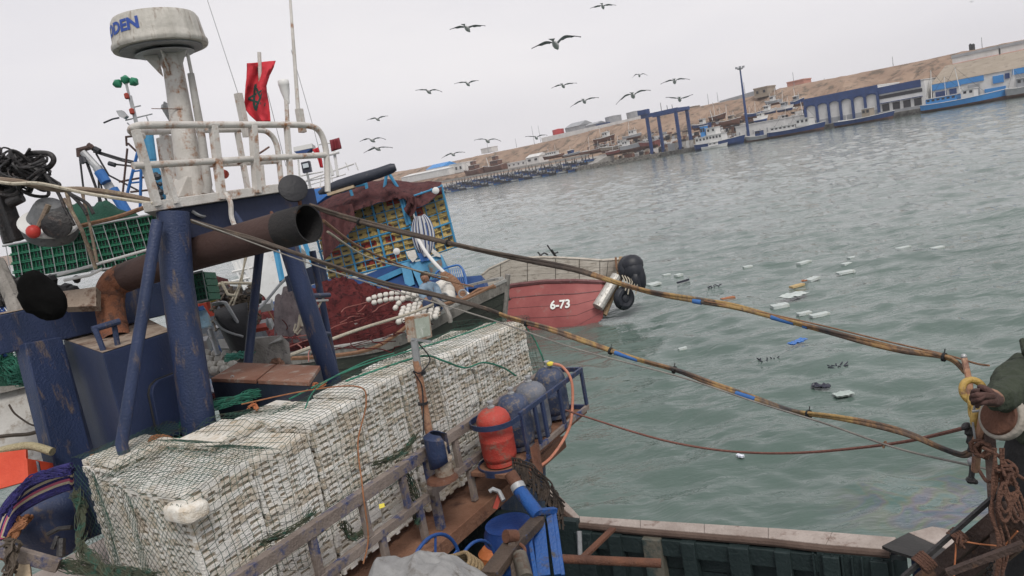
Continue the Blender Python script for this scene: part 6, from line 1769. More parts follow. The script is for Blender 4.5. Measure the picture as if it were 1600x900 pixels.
# ------------------------------------------------------------------ the stack of polystyrene boxes
edge = [(290, 785), (330, 752), (382, 707), (435, 705), (470, 667), (535, 632), (585, 602), (640, 572), (714, 547), (756, 527), (812, 503)]
EA = []
for x, y in edge:
    a, b_, z = AB(PB(x, y, .02)); EA.append((a, z))
def topz(a):
    if a <= EA[0][0]: return EA[0][1]
    for (a0, z0), (a1, z1) in zip(EA[:-1], EA[1:]):
        if a <= a1: return z0 + (z1 - z0) * (a - a0) / (a1 - a0)
    return EA[-1][1]
FOAMB = mat('polystyrene', (.70, .68, .635), (.85, .84, .81), (.50, .43, .33), 3.2, .75, 0, .5, 90, .60, spec=.2, soft3=.12)
FOAMD = mat('stained_polystyrene', (.64, .61, .55), (.79, .77, .72), (.46, .38, .28), 4.5, .8, 0, .5, 90, .56, spec=.2, soft3=.12)
FOAMI = mat('dirt_and_shade_polystyrene_body', (.42, .35, .26), (.58, .51, .42), None, 6, .9, 0, .5, 90)  # brown gap shade put into the recessed body colour, along with dirt
PIT = .046
BW, BD = .50, .50
def foam_mesh(seed, full=False, h=None):
    r = random.Random(seed)
    mb = MB()
    h = h or PIT
    X, Y, Z = Vector((1, 0, 0)), Vector((0, 1, 0)), Vector((0, 0, 1))
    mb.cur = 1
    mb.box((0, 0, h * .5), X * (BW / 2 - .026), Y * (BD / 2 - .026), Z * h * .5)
    mb.cur = 0
    # rim in lumps with hand gaps, standing proud of the body
    for side in range(4):
        ln = BW if side % 2 == 0 else BD
        other = BD if side % 2 == 0 else BW
        cuts = [(-ln / 2, 0)]
        for q_ in range(4):
            x0 = -ln / 2 + ln * (.07 + .235 * q_) + r.uniform(-.014, .014)
            cuts += [(x0, 1), (x0 + ln * .165 + r.uniform(-.04, .015), 0)]
        cuts.append((ln / 2, 0))
        for (t0, kind_), (t1, _) in zip(cuts[:-1], cuts[1:]):
            if kind_ and r.random() < .22: kind_ = 0
            zc, hh = (h * .70, h * r.uniform(.20, .25)) if kind_ else (h * .50, h * r.uniform(.44, .475))
            o = other / 2 - .014 + r.uniform(-.003, .003) - (.003 if kind_ else 0)
            c = Vector(((t0 + t1) / 2, -o, zc)); hx, hy = (t1 - t0) / 2, .014
            m4 = Matrix.Rotation(side * math.pi / 2, 4, 'Z')
            vs = []
            for dz in (-hh, hh):
                for dx, dy in ((-hx, -hy), (hx, -hy), (hx, hy), (-hx, hy)):
                    vs.append(m4 @ (c + Vector((dx, dy * (.62 if dy < 0 and dz > 0 else .8), dz + r.uniform(-.0012, .0012)))))
            mb.hexa(vs)
    if full:
        mb.box((0, 0, h * .98), X * BW * .47, Y * BD * .47, Z * .006)
        for k in range(2):
            mb.box((0, (-.25 + .5 * k) * BD, h * 1.02), X * BW * .44, Y * BD * .19, Z * .010)
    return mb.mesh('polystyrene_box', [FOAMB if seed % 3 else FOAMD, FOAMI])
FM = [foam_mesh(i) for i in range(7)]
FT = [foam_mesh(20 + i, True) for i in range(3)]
Rn = Matrix((NA, -NB, Vector((0, 0, 1)))).transposed().to_4x4()
NCOL = 8
CW = .518
GRP = 'white polystyrene boxes stacked under the net'
col_names = ['near corner', 'second', 'third', 'fourth', 'fifth', 'sixth', 'seventh', 'farthest']
nbox_count = 0
def place_box(a, b_, z, me, lab, twist=0.0, tilt=0.0):
    global nbox_count
    m = Rn @ Matrix.Rotation(math.radians(twist), 4, 'Z') @ Matrix.Rotation(math.radians(tilt), 4, 'X')
    m.translation = N(a, b_, z)
    o = bpy.data.objects.new('polystyrene_box', me); COL.objects.link(o); o.matrix_local = m
    tag(o, lab, 'foam box', GRP); nbox_count += 1
for k in range(NCOL):
    a = .26 + CW * k
    skew = rng.uniform(-.015, .015)
    zt_ = topz(a) - .03
    n = int((zt_ - 2.25) / PIT)
    if k >= 7: n = min(n, 22)
    lean = rng.uniform(-.006, .004)
    for j in range(n):
        z = zt_ - (j + 1) * PIT
        place_box(a + rng.uniform(-.006, .006), -.26 + skew + rng.uniform(-.008, .006) + lean * j * .2, z, FT[k % 3] if j == 0 else FM[int(rng.integers(0, 7))],
                  ('topmost' if j == 0 else ordn(j)) + ' foam box from the top in the %s stack of the right hand row' % col_names[k], rng.uniform(-1.2, 1.2))
# front face: two more stacks beside the near corner
for c, (bc, dz, da) in enumerate(((-.79, -.02, .10), (-1.31, .05, .20))):
    zt_ = topz(.2) - .03 + dz
    for j in range(int((zt_ - 2.3) / PIT)):
        place_box(.26 + da + rng.uniform(-.008, .008), bc + rng.uniform(-.006, .006), zt_ - (j + 1) * PIT, FT[c] if j == 0 else FM[int(rng.integers(0, 7))],
                  ('topmost' if j == 0 else ordn(j)) + ' foam box from the top in the %s stack of the front face' % ('middle' if c == 0 else 'left'), rng.uniform(-1.5, 1.5) - 4)
# inner row behind the right hand row: only tops show
for k in (1, 2, 5, 6, 7):
    a = .28 + CW * k + .06
    zt_ = topz(a) + (.02 if k < 2 else -.06 if k == 2 else -.10)
    for j in range(4 if k in (1, 7) else 2):
        place_box(a + rng.uniform(-.01, .01), -.80 + rng.uniform(-.01, .01), zt_ - .02 - (j + 1) * PIT, FT[k % 3] if j == 0 else FM[(k + j) % 7],
                  '%s foam box of the inner row, beside the %s stack' % (('topmost', 'second', 'third', 'fourth')[j], col_names[k]), rng.uniform(-2, 2))
# rounded broken lid on the near corner
b = MB(); c0 = PB(290, 792, -.05)
for_ = []
for i in range(15):
    th_ = math.pi * i / 14
    row = []
    for k in range(25):
        a = 2 * math.pi * k / 24
        pw = lambda v, e: math.copysign(abs(v) ** e, v)
        x, y, z = pw(math.sin(th_), .55) * pw(math.cos(a), .6), pw(math.sin(th_), .55) * pw(math.sin(a), .6), pw(math.cos(th_), .6)
        n_ = 1 + .10 * NZ((x * 1.5, y * 1.5, z * 2 + 4))
        row.append(c0 + NA * x * .10 * n_ - NB * y * .135 * n_ + Vector((0, 0, (z * .058 - .01) * n_ - .012 * abs(y))))
    for_.append(row)
b.grid(for_)
tag(b.build('broken_foam_lid', FOAMD, smooth=True), 'rounded broken foam lid jutting over the near corner of the stack', 'foam lid')

# ------------------------------------------------------------------ the cargo net
def strands(mb, G, r=.0018):
    R_, Cn = len(G), len(G[0])
    for i in range(R_):
        mb.tube(G[i], r, 3, False)
    for j in range(Cn):
        mb.tube([G[i][j] for i in range(R_)], r, 3, False)
def diamonds(mb, G, r=.0017):
    R_, Cn = len(G), len(G[0])
    for d in range(-R_, Cn):
        for pts in ([G[i][i + d] for i in range(R_) if 0 <= i + d < Cn], [G[i][Cn - 1 - (i + d)] for i in range(R_) if 0 <= i + d < Cn]):
            if len(pts) > 1: mb.tube(pts, r, 3, False)
def warp(u, v, amp=.040):
    return amp * NZ((u * 2.3, v * 2.3, 5)) + amp * .45 * NZ((u * 8, v * 8, 7)), amp * NZ((u * 2.3 + 40, v * 2.3, 9)) + amp * .45 * NZ((u * 8 + 9, v * 8, 11))
netm = mat('dark_green_twine', (.025, .065, .050), (.045, .105, .082), (.05, .045, .03), 2.5, .9, 0, 0, 1, .55)
nb_ = MB()
step = .052
def side_point(a, s):       # s: distance along the drape; 0 at the crest, negative inwards over the top, positive down the side
    zt_ = topz(a) + .022
    bulge = .012 * NZ((a * 6, s * 6, 2))
    if s < -.03:
        b_ = s + .03
        z = zt_ + .008 * NZ((a * 4, s * 4, 1)) + .03 * max(0, math.sin((a - .26) / CW * 2 * math.pi)) * 0
        if b_ < -.52:
            m1 = max(0, min(1, (a - 1.0) / .5)); m2 = max(0, 1 - abs(a - 2.2) / .65)
            z += .02 * (1 - m1) - .10 * m1 - (-.52 - b_) * 1.3 * min(1, m2 * 2)
        if b_ < -1.04:
            z -= (-1.04 - b_) * 1.1
        return N(a, b_ + .02, z)
    if s < .05:
        t_ = (s + .03) / .08
        return N(a, .02 + .022 * math.sin(t_ * math.pi / 2), zt_ - .022 * (1 - math.cos(t_ * math.pi / 2)))
    return N(a, .034 + bulge + .006 * math.sin(a * 12), zt_ - .022 - (s - .05))
G = []
na = int(4.25 / step); ns = int((1.12 + .92) / step)
for i in range(na + 1):
    row = []
    for j in range(ns + 1):
        a = -.02 + i * step; s = -1.12 + j * step
        du, dv = warp(a, s)
        sk = .25 * (s if s > 0 else 0) * .15
        row.append(side_point(min(4.2, max(-.03, a + du + sk)), s + dv))
    G.append(row)
strands(nb_, G)
dst = .056
# front face
G = []
nbk = int(1.66 / dst); nz_ = int(1.05 / dst)
for i in range(nbk + 1):
    row = []
    for j in range(nz_ + 1):
        b_ = .03 - i * dst; s = j * dst
        du, dv = warp(b_ + 20, s, .035)
        bb_ = min(.04, max(-1.62, b_ + du)); ss = max(-.02, s + dv)
        aoff = -.045 + (.10 * min(1, -min(0, bb_ + .5) / .3) + .10 * min(1, -min(0, bb_ + 1.05) / .3))
        zz = topz(0) + .0 + (.05 if bb_ < -1.05 else 0) * min(1, (-1.05 - bb_) / .1 if bb_ < -1.05 else 0)
        row.append(N(aoff + .012 * NZ((bb_ * 6, ss * 6, 4)) - .03 * max(0, ss - .5), bb_, zz - ss))
    G.append(row)
diamonds(nb_, G)
# over the tops of the front blocks
G = []
for i in range(int(.75 / dst) + 1):
    row = []
    for j in range(int(1.65 / dst) + 1):
        a = -.04 + i * dst; b_ = .02 - j * dst
        du, dv = warp(a + 7, b_, .03)
        bb_ = min(.04, b_ + dv)
        aa = a + du + (.10 * min(1, -min(0, bb_ + .5) / .3) + .10 * min(1, -min(0, bb_ + 1.05) / .3))
        row.append(N(aa, bb_, topz(0.1) + .032 + (.05 if bb_ < -1.05 else 0) + .01 * NZ((a * 5, b_ * 5, 0))))
    G.append(row)
diamonds(nb_, G)
# far end face
G = []
for i in range(int(1.05 / step) + 1):
    row = []
    for j in range(int(.95 / step) + 1):
        b_ = .03 - i * step; s = j * step
        du, dv = warp(b_ + 60, s, .03)
        row.append(N(4.21 + .02 * NZ((b_ * 6, s * 6, 4)) + .10 * s, min(.06, b_ + du) + .05 * s, topz(4.2) - s - dv))
    G.append(row)
strands(nb_, G)
net = thing('cargo_net', N(2, -.4, 2.4), 'dark green mesh net lashed over the stack of white foam boxes', 'net')
me_net = nb_.build('mesh', netm, net, kind='stuff')
# thicker green head ropes and bunched netting
def gather(mb, pts, spread, n, r=.0035, seed=0):
    rr2 = random.Random(seed)
    base_ = catmull(pts, 8)
    for k in range(n):
        ph, am = rr2.uniform(0, 6.28), rr2.uniform(.2, 1) * spread
        out = []
        for i, p in enumerate(base_):
            out.append(p + Vector((am * math.sin(ph + i * .5 + rr2.uniform(-.4, .4)), am * math.cos(ph * 1.7 + i * .43), am * .7 * math.sin(ph * 2.3 + i * .37) + rr2.uniform(-.2, .2) * spread)))
        mb.tube(out, r, 4, False)
gm = mat('bright_green_twine', (.02, .13, .085), (.045, .20, .14), (.03, .06, .045), 5, .9, 0, 0, 1, .6)
g = MB()
g.tube(catmull([N(1.75, -.3, topz(1.75) + .03), N(2.1, -.15, topz(2.1) + .03), N(2.45, -.02, topz(2.45) + .035), N(2.62, .04, topz(2.6) - .05), N(2.9, .05, topz(2.9) - .18), N(3.2, .055, topz(3.2) - .22), N(3.5, .06, topz(3.5) - .36), N(3.7, .06, 2.95)], 8), .009, 6)
g.tube(catmull([N(1.4, -.60, topz(1.4) + .02), N(2.0, -.48, topz(2) + .04), N(2.6, -.4, topz(2.6) + .04), N(3.2, -.3, topz(3.2) + .03), N(3.9, -.2, topz(3.9) + .03)], 8), .007, 6)
g.tube(catmull([N(1.2, -.2, topz(1.2) + .03), N(1.6, -.45, topz(1.6) + .05), N(2.2, -.5, topz(2.2) + .04), N(2.6, -.5, topz(2.6) + .04)], 8), .006, 6)
g.tube(catmull([N(4.2, -.1, topz(4.2)), N(4.26, .0, 3.2), N(4.27, .06, 3.0), N(4.3, .08, 2.75)], 8), .009, 6)
g.build('head_rope', gm, net)
g = MB()
gather(g, [PZ(196, 690, 3.3), PZ(240, 676, 3.38), PZ(285, 660, 3.45), PZ(318, 640, 3.5), PZ(380, 620, 3.5), PZ(440, 606, 3.5)], .055, 60, .0026, 3)
gather(g, [PZ(235, 690, 3.25), PZ(285, 690, 3.38), PZ(320, 680, 3.42)], .05, 34, .0026, 5)
g.build('bunched_mesh', gm, net, kind='stuff')
g = MB()
gather(g, [P(118, 770, 5.4), P(128, 810, 5.3), P(125, 850, 5.1), P(150, 880, 4.9), P(200, 905, 4.6)], .045, 80, .0024, 8)
gather(g, [P(95, 880, 5.1), P(150, 892, 4.9), P(240, 900, 4.5)], .05, 60, .0024, 9)
gather(g, [N(1.45, .12, 3.0), N(1.75, .14, 2.96), N(1.98, .12, 3.02)], .035, 30, .0022, 12)
gather(g, [N(.35, .11, 2.95), N(.6, .13, 2.92), N(.8, .12, 2.94)], .03, 26, .0022, 14)
gather(g, [N(1.75, .14, 2.8), N(1.8, .15, 2.5), N(1.7, .2, 2.4)], .05, 34, .0022, 15)
gather(g, [N(1.0, .15, 2.75), N(1.05, .16, 2.62), N(1.2, .17, 2.6)], .035, 30, .0024, 16)
g.build('loose_mesh', mat('olive_twine', (.045, .055, .035), (.085, .09, .06), (.03, .09, .065), 6, .95, 0, 0, 1, .56), net, kind='stuff')
# lashing cords
tag(MB().tube(catmull([N(1.18, -.9, topz(1.2) + .06), N(1.5, -.5, topz(1.5) + .05), N(1.62, -.05, topz(1.6) + .04), N(1.58, .05, topz(1.6) - .08), N(1.40, .06, 3.2), N(1.22, .2, 2.96), N(1.14, .27, 2.9), N(1.1, .27, 2.6), N(1.0, .27, 2.45)], 8), .006, 6).build('lashing_cord', mat('rust_brown_cord', (.22, .09, .04), (.30, .14, .07), None, 30, .9)), 'rust brown cord crossing the net and tied to the rail', 'cord')
g = MB(); gather(g, [PZ(475, 605, 3.55), PZ(490, 602, 3.56), PZ(506, 600, 3.55)], .03, 12, .004, 2)
tag(g.build('orange_knot', mat('orange_twine', (.36, .12, .05), (.45, .18, .08))), 'tangled orange twine knot on the net near the locker', 'twine')
g = MB(); gather(g, [PZ(389, 636, 3.5), PZ(398, 633, 3.5), PZ(402, 640, 3.48)], .02, 10, .004, 6)
tag(g.build('orange_knot', mat('orange_twine', (.36, .12, .05))), 'small orange twine knot further left along the net', 'twine')
rg = MB().tube(catmull([P(234, 697, 5.6), P(240, 686, 5.65), P(256, 684, 5.7), P(270, 690, 5.65)], 6), .028, 10)
tag(rg.build('orange_rope', mat('rust_orange_rope', (.28, .10, .04), (.38, .16, .07), None, 40, .9, 0, 1, 120), smooth=True), 'short thick orange rope loop at the foot of the deckhouse', 'rope')
g = MB()
gather(g, [P(140, 716, 5.9), P(165, 708, 5.9), P(190, 700, 5.9)], .03, 14, .008, 21)
tag(g.build('brown_twine', mat('rust_brown_cord', (.22, .09, .04))), 'brown twine bundle behind the near left edge of the stack', 'twine')
tag(quadpx([(592, 788, 4.95), (600, 786, 4.95), (601, 792, 4.94), (593, 795, 4.94)], .015).build('yellow_tag', mat('yellow_knob', (.6, .5, .06))), 'small yellow tag on the net below the upper rail', 'tag')

# ------------------------------------------------------------------ mooring hoses and ropes
def hose_mat():
    m = bpy.data.materials.new('taped_hose'); m.use_nodes = True
    t = m.node_tree; b = t.nodes['Principled BSDF']; b.inputs['Roughness'].default_value = .65
    tc = t.nodes.new('ShaderNodeTexCoord')
    mp = t.nodes.new('ShaderNodeMapping'); mp.inputs['Scale'].default_value = (1.6, .5, .5)
    n = t.nodes.new('ShaderNodeTexNoise'); n.inputs['Scale'].default_value = 2.2; n.inputs['Detail'].default_value = 9; n.inputs['Roughness'].default_value = .72
    t.links.new(tc.outputs['Object'], mp.inputs[0]); t.links.new(mp.outputs[0], n.inputs['Vector'])
    r = t.nodes.new('ShaderNodeValToRGB'); e = r.color_ramp.elements
    e[0].position = .36; e[0].color = (.035, .035, .04, 1); e[1].position = .75; e[1].color = (.12, .10, .08, 1)
    for p_, c_ in ((.44, (.10, .065, .045)), (.49, (.23, .13, .06)), (.535, (.32, .21, .075)), (.58, (.17, .11, .06)), (.64, (.05, .05, .055))):
        k = e.new(p_); k.color = (*c_, 1)
    t.links.new(n.outputs[0], r.inputs[0]); t.links.new(r.outputs[0], b.inputs['Base Color'])
    n2 = t.nodes.new('ShaderNodeTexNoise'); n2.inputs['Scale'].default_value = 70
    bp = t.nodes.new('ShaderNodeBump'); bp.inputs['Strength'].default_value = .4; bp.inputs['Distance'].default_value = .01
    t.links.new(tc.outputs['Object'], n2.inputs['Vector']); t.links.new(n2.outputs[0], bp.inputs['Height']); t.links.new(bp.outputs[0], b.inputs['Normal'])
    return m
HM = hose_mat()
HDK = mat('dark_hose', (.045, .035, .03), (.085, .065, .05), (.14, .10, .07), 3, .7, 0, .4, 60, .62)
TAPE = mat('blue_tape', (.03, .11, .32), (.05, .16, .42), (.1, .1, .12), 5, .5, 0, .2, 60, .66)
TIE = mat('black_tie', (.012, .012, .013))
def hose(label, pts, split, r0, r1, tapes, ties):
    line = [P(*p) for p in pts]
    ln = catmull(line, 10)
    t = thing('hose_line', ln[0], label, 'hose')
    n = len(ln)
    def rad(i): return r0 + (r1 - r0) * i / n
    s = int(n * split)
    for off, rr_, m1 in ((0, 1, HM), (1, .72, HM)):
        def o(i):
            tt = (ln[min(i + 1, n - 1)] - ln[max(i - 1, 0)]).normalized()
            x = tt.cross(Vector((0, 0, 1))).normalized(); y = tt.cross(x)
            a = i * .16
            return (x * math.cos(a) * .8 - y * (1.0 + .3 * math.sin(a))) * rad(i) * off * .95
        if split > 0: MB().tube([ln[i] + o(i) for i in range(s + 1)], [rad(i) * rr_ for i in range(s + 1)], 9).build('dark_hose', HDK, t, smooth=True)
        MB().tube([ln[i] + o(i) for i in range(s, n)], [rad(i) * rr_ for i in range(s, n)], 9).build('taped_hose', m1, t, smooth=True)
    def nearest(x):
        bi, bd = 0, 1e9
        for i, p in enumerate(ln):
            q = p - CAMP; px = 800 + FPX * q.dot(RGT) / q.dot(FWD)
            if abs(px - x) < bd: bi, bd = i, abs(px - x)
        return bi
    for x0, x1 in tapes:
        i0, i1 = nearest(x0), nearest(x1)
        if i1 <= i0: i1 = i0 + 1
        MB().tube([ln[i] for i in range(i0, i1 + 1)], [rad(i) * 1.22 for i in range(i0, i1 + 1)], 10).build('blue_tape', TAPE, t, smooth=True)
    for x in ties:
        i = nearest(x)
        d = (ln[min(i + 1, n - 1)] - ln[max(i - 1, 0)]).normalized()
        q = MB().tube([ln[i] - d * .006, ln[i] + d * .006], [rad(i) * 1.9] * 2, 10)
        q.tube([ln[i], ln[i] + UPV * rad(i) * 3.4 + RGT * .004], .0025, 4)
        q.build('cable_tie', TIE, t)
    return ln
H1 = hose('upper pair of yellow and blue taped hoses crossing the harbour view',
     [(486, 322, 6.4), (540, 341, 6.2), (620, 362, 5.9), (700, 380, 5.6), (770, 396, 5.35), (830, 409, 5.15), (900, 423, 4.9), (960, 441, 4.7), (1020, 458, 4.5), (1090, 471, 4.3), (1150, 481, 4.1), (1220, 499, 3.9), (1290, 518, 3.7), (1350, 535, 3.5), (1410, 549, 3.3), (1465, 556, 3.15), (1490, 564, 3.1), (1508, 582, 3.05)], .38, .0175, .0095,
     [(1080, 1098), (1208, 1238), (1255, 1265)], [560, 700, 1476])
H2 = hose('lower pair of rusty yellow and blue taped hoses crossing the harbour view',
     [(300, 346, 5.7), (350, 362, 5.6), (400, 376, 5.55), (450, 392, 5.5), (520, 416, 5.4), (600, 444, 5.2), (680, 462, 5.05), (760, 483, 4.9), (800, 498, 4.8), (860, 516, 4.65), (920, 537, 4.5), (990, 560, 4.3), (1060, 580, 4.15), (1120, 604, 4.0), (1180, 624, 3.85), (1240, 643, 3.7), (1300, 652, 3.5), (1360, 664, 3.35), (1420, 680, 3.2), (1470, 700, 3.1), (1505, 712, 3.05), (1522, 706, 3.0)], .36, .0135, .0105,
     [(958, 1000), (1150, 1178)], [823, 953, 1051, 1264])
def rope(label, pts, r, m, n=6, seg=6, name='rope'):
    return tag(MB().tube(pxline(pts, seg), r, n).build(name, m, smooth=True), label, 'rope')
rope('thin grey wire running along under the lower hoses to the right edge', [(300, 344, 5.6), (520, 424, 5.3), (760, 497, 4.85), (900, 545, 4.5), (1060, 588, 4.1), (1180, 628, 3.8), (1290, 662, 3.5), (1400, 700, 3.2), (1520, 728, 2.95), (1610, 748, 2.8)], .0055, mat('dull_wire', (.14, .13, .12), (.22, .21, .19), None, 9, .6), name='wire')
rope('dark wire running above the upper hoses to the knot by the man', [(1100, 470, 4.25), (1200, 490, 3.95), (1290, 510, 3.7), (1380, 532, 3.4), (1476, 554, 3.15), (1525, 568, 3.0), (1545, 571, 2.9)], .0045, ROPEB, name='wire')
rope('thin brown rope sagging low over the water from the bottle cage', [(884, 641, 7.0), (930, 656, 6.6), (990, 675, 6.2), (1050, 691, 5.8), (1120, 703, 5.4), (1190, 708, 5.0), (1260, 707, 4.6), (1340, 700, 4.2), (1420, 689, 3.7), (1510, 668, 3.1)], .009, mat('red_brown_rope', (.15, .065, .05), (.21, .10, .08), None, 30, .9))
rope('knot tail hanging on the sagging brown rope', [(1378, 696, 3.95), (1384, 690, 3.93), (1380, 700, 3.94)], .006, ROPEB)
rope('pale rope from the horn-like bollard across the red net to the blue post', [(425, 566, 10.5), (480, 545, 11.5), (560, 515, 13), (640, 490, 15), (680, 474, 16)], .028, ROPEP)
rope('slack brown rope looping under the rail of the wooden boat', [(455, 560, 14.5), (520, 556, 15), (580, 545, 15.3), (620, 522, 15.5), (645, 500, 15.7), (660, 478, 16)], .045, ROPEB)
rope('grey rope end over the rail of the wooden boat', [(676, 466, 15.9), (694, 478, 15.8), (702, 494, 15.7), (704, 504, 15.7)], .05, GREYWOOD)
rope('thin brown line from the pipe mouth towards the seated man', [(505, 345, 8), (560, 385, 11), (620, 412, 14), (690, 436, 16.5), (740, 448, 17)], .02, ROPEB)
rope('second thin line under the first from the pipe mouth', [(512, 362, 8), (575, 402, 11), (640, 420, 14), (700, 434, 16.8)], .014, ROPEP)
rope('bundle of brown cable sweeping from the left edge to the platform', [(-10, 280, 5.6), (30, 284, 5.6), (55, 290, 5.65), (90, 296, 5.7), (130, 296, 5.75), (180, 302, 5.8), (238, 314, 5.9)], .022, mat('taped_brown_cable', (.15, .11, .08), (.22, .17, .13), (.30, .25, .17), 9, .8, 0, .5, 60, .6), 8)
rope('cream cable lying against the brown bundle at left', [(-10, 283, 5.55), (20, 287, 5.55), (52, 286, 5.6), (80, 290, 5.65), (140, 303, 5.7), (238, 318, 5.85)], .014, ROPEP)
rope('taut brown pipe above the green crates running to the platform corner', [(60, 372, 6.4), (130, 352, 6.3), (180, 340, 6.2), (232, 322, 6.05)], .018, ROPEB)
# ------------------------------------------------------------------ flag on the platform
flag, FG = cloth_px('flag', [(386, 99, 431, 95), (386, 108, 428, 104), (385, 122, 421, 118), (383, 140, 416, 134), (382, 156, 417, 146), (381, 168, 420, 160), (390, 180, 422, 176), (401, 190, 423, 190)], 7.5, FLAGR, 'tattered red flag with dark green star flying above the white railing', 'flag', .045, 8)
def on_flag(u, v):
    i = u * (len(FG) - 1); j = v * (len(FG[0]) - 1)
    i0, j0 = min(int(i), len(FG) - 2), min(int(j), len(FG[0]) - 2); f, g_ = i - i0, j - j0
    return (FG[i0][j0].lerp(FG[i0][j0 + 1], g_)).lerp(FG[i0 + 1][j0].lerp(FG[i0 + 1][j0 + 1], g_), f)
q = MB()
sp = [(.60 - .22 * math.cos(math.radians(-12 + 144 * k)), .56 + .40 * math.sin(math.radians(-12 + 144 * k))) for k in range(6)]
for k in range(5):
    a, b_ = sp[k], sp[k + 1]
    du, dv = b_[0] - a[0], b_[1] - a[1]; ln_ = math.hypot(du, dv); nu, nv = -dv / ln_ * .018, du / ln_ * .05
    n = 8
    q.grid([[on_flag(a[0] + du * i / n + nu * s_, a[1] + dv * i / n + nv * s_) - FWD * .008 for s_ in (-1, 0, 1)] for i in range(n + 1)])
q.build('star', mat('flag_green', (.012, .05, .045), (.02, .07, .06)), flag)
tag(MB().tube([P(405, 82, 7.52), P(407, 130, 7.52), P(412, 200, 7.5)], .02, 8).build('flag_staff', white(), None), 'short white staff carrying the red flag', 'flagpole')

# ------------------------------------------------------------------ left side: power block, crates
BLK = mat('greasy_black', (.012, .012, .014), (.035, .032, .032), (.08, .05, .04), 6, .5, 0, .5, 40, .64)
pb = thing('power_block', P(70, 350, 6.2) - V((0, 0, .3)), 'grey and black hydraulic power block under tangled hoses at the left edge', 'power block')
axb = (RGT * .25 - FWD * .5 + UPV * .75).normalized()
MB().lathe(P(78, 345, 6.2), [(.10, -.16), (.20, -.13), (.215, -.08), (.21, -.03), (.17, .02), (.12, .13), (.095, .17), (.03, .18)], 28, ax=axb).build('drum', mat('scuffed_grey_block', (.10, .105, .11), (.19, .195, .20), (.03, .03, .033), 3, .5, .1, .4, 40, .60), pb, smooth=True)
MB().lathe(P(76, 349, 6.15), [(.216, -.012), (.224, 0), (.216, .012)], 28, ax=axb).build('band', FWHITE, pb)
MB().lathe(P(90, 352, 6.0), [(.03, -.05), (.10, -.04), (.11, .04), (.05, .06)], 16, ax=(-FWD + RGT * .3)).build('hub', BLK, pb, smooth=True)
b = MB()
rr3 = random.Random(4)
for k in range(60):
    x0, y0 = rr3.uniform(-12, 60), rr3.uniform(246, 292)
    p0 = P(x0, y0, 6.2 + rr3.uniform(-.2, .2))
    ra, rb, ph = rr3.uniform(.04, .13), rr3.uniform(.03, .09), rr3.uniform(0, 6.28)
    pts = [p0 + RGT * ra * math.cos(j * 1.047 + ph) + UPV * rb * math.sin(j * 1.047) + FWD * .08 * math.sin(j * 1.047 + ph * 2) for j in range(7)]
    b.tube(catmull(pts, 4), rr3.uniform(.006, .016), 6)
for k in range(34): b.ball(P(rr3.uniform(-6, 66), rr3.uniform(256, 288), 6.3), rr3.uniform(.04, .08), 7)
b.build('tangled_hoses', BLK, pb, smooth=True)
px_tubes([[.022, (16, 246, 6.1), (24, 238, 6.1), (36, 246, 6.1), (52, 262, 6.1), (70, 274, 6.1), (92, 300, 6.1)]], .02, 8).build('hose', BLK, pb)
MB().tube(pxline([(46, 252, 6.1), (46, 241, 6.1), (62, 239, 6.1), (78, 241, 6.1), (84, 250, 6.1), (78, 260, 6.1), (68, 265, 6.1)], 6), .022, 10).build('hose', BLK, pb, smooth=True)
for pts in ([(60, 266, 6.1), (84, 282, 6.1), (93, 288, 6.0), (90, 294, 6.0)], [(80, 285, 6), (110, 304, 6), (128, 322, 6), (136, 336, 6)], [(86, 290, 6), (112, 304, 6), (136, 318, 6), (146, 334, 6)], [(70, 272, 6), (90, 300, 6), (104, 330, 6), (116, 352, 6.0)]):
    MB().tube(pxline(pts, 6), .014, 8).build('hose', BLK, pb, smooth=True)
for (a_, b__, w_) in (((-4, 288), (28, 376), .11), ((8, 300), (36, 300), .06), ((-10, 300), (14, 380), .08)):
    MB().beam(P(*a_, 6.25), P(*b__, 6.3), w_, w_).build('arm', BLK, pb, bevel=.01)
MB().tube([P(14, 318, 6.2), P(34, 308, 6.2)], .045, 14).build('cylinder', BLK, pb, smooth=True)
px_tubes([[.022, (76, 320, 5.95), (58, 360, 5.95)], [.016, (104, 300, 6), (112, 330, 6), (128, 360, 6), (150, 420, 6.1)], [.012, (100, 310, 6), (120, 345, 6), (146, 400, 6.1)], [.012, (128, 300, 6.1), (140, 350, 6.05), (152, 410, 6.0)]], .03, 8).build('cable_bundle', mat('taped_brown_cable', (.15, .11, .08)), pb)
for k, (x, y, r, lab) in enumerate(((52, 362, .052, 'bright red round float in front of the power block'), (64, 371, .03, 'small red float end beside the round one'), (42, 352, .04, 'dark red float half hidden behind the black arm'))):
    tag(MB().ball(P(x, y, 5.9 + .2 * k), r * 1.05, 16).build('red_float', mat('float_red', (.50, .035, .03), (.58, .06, .045), (.3, .03, .03), 6, .4, 0, .1, 30, .66), smooth=True), lab, 'float')
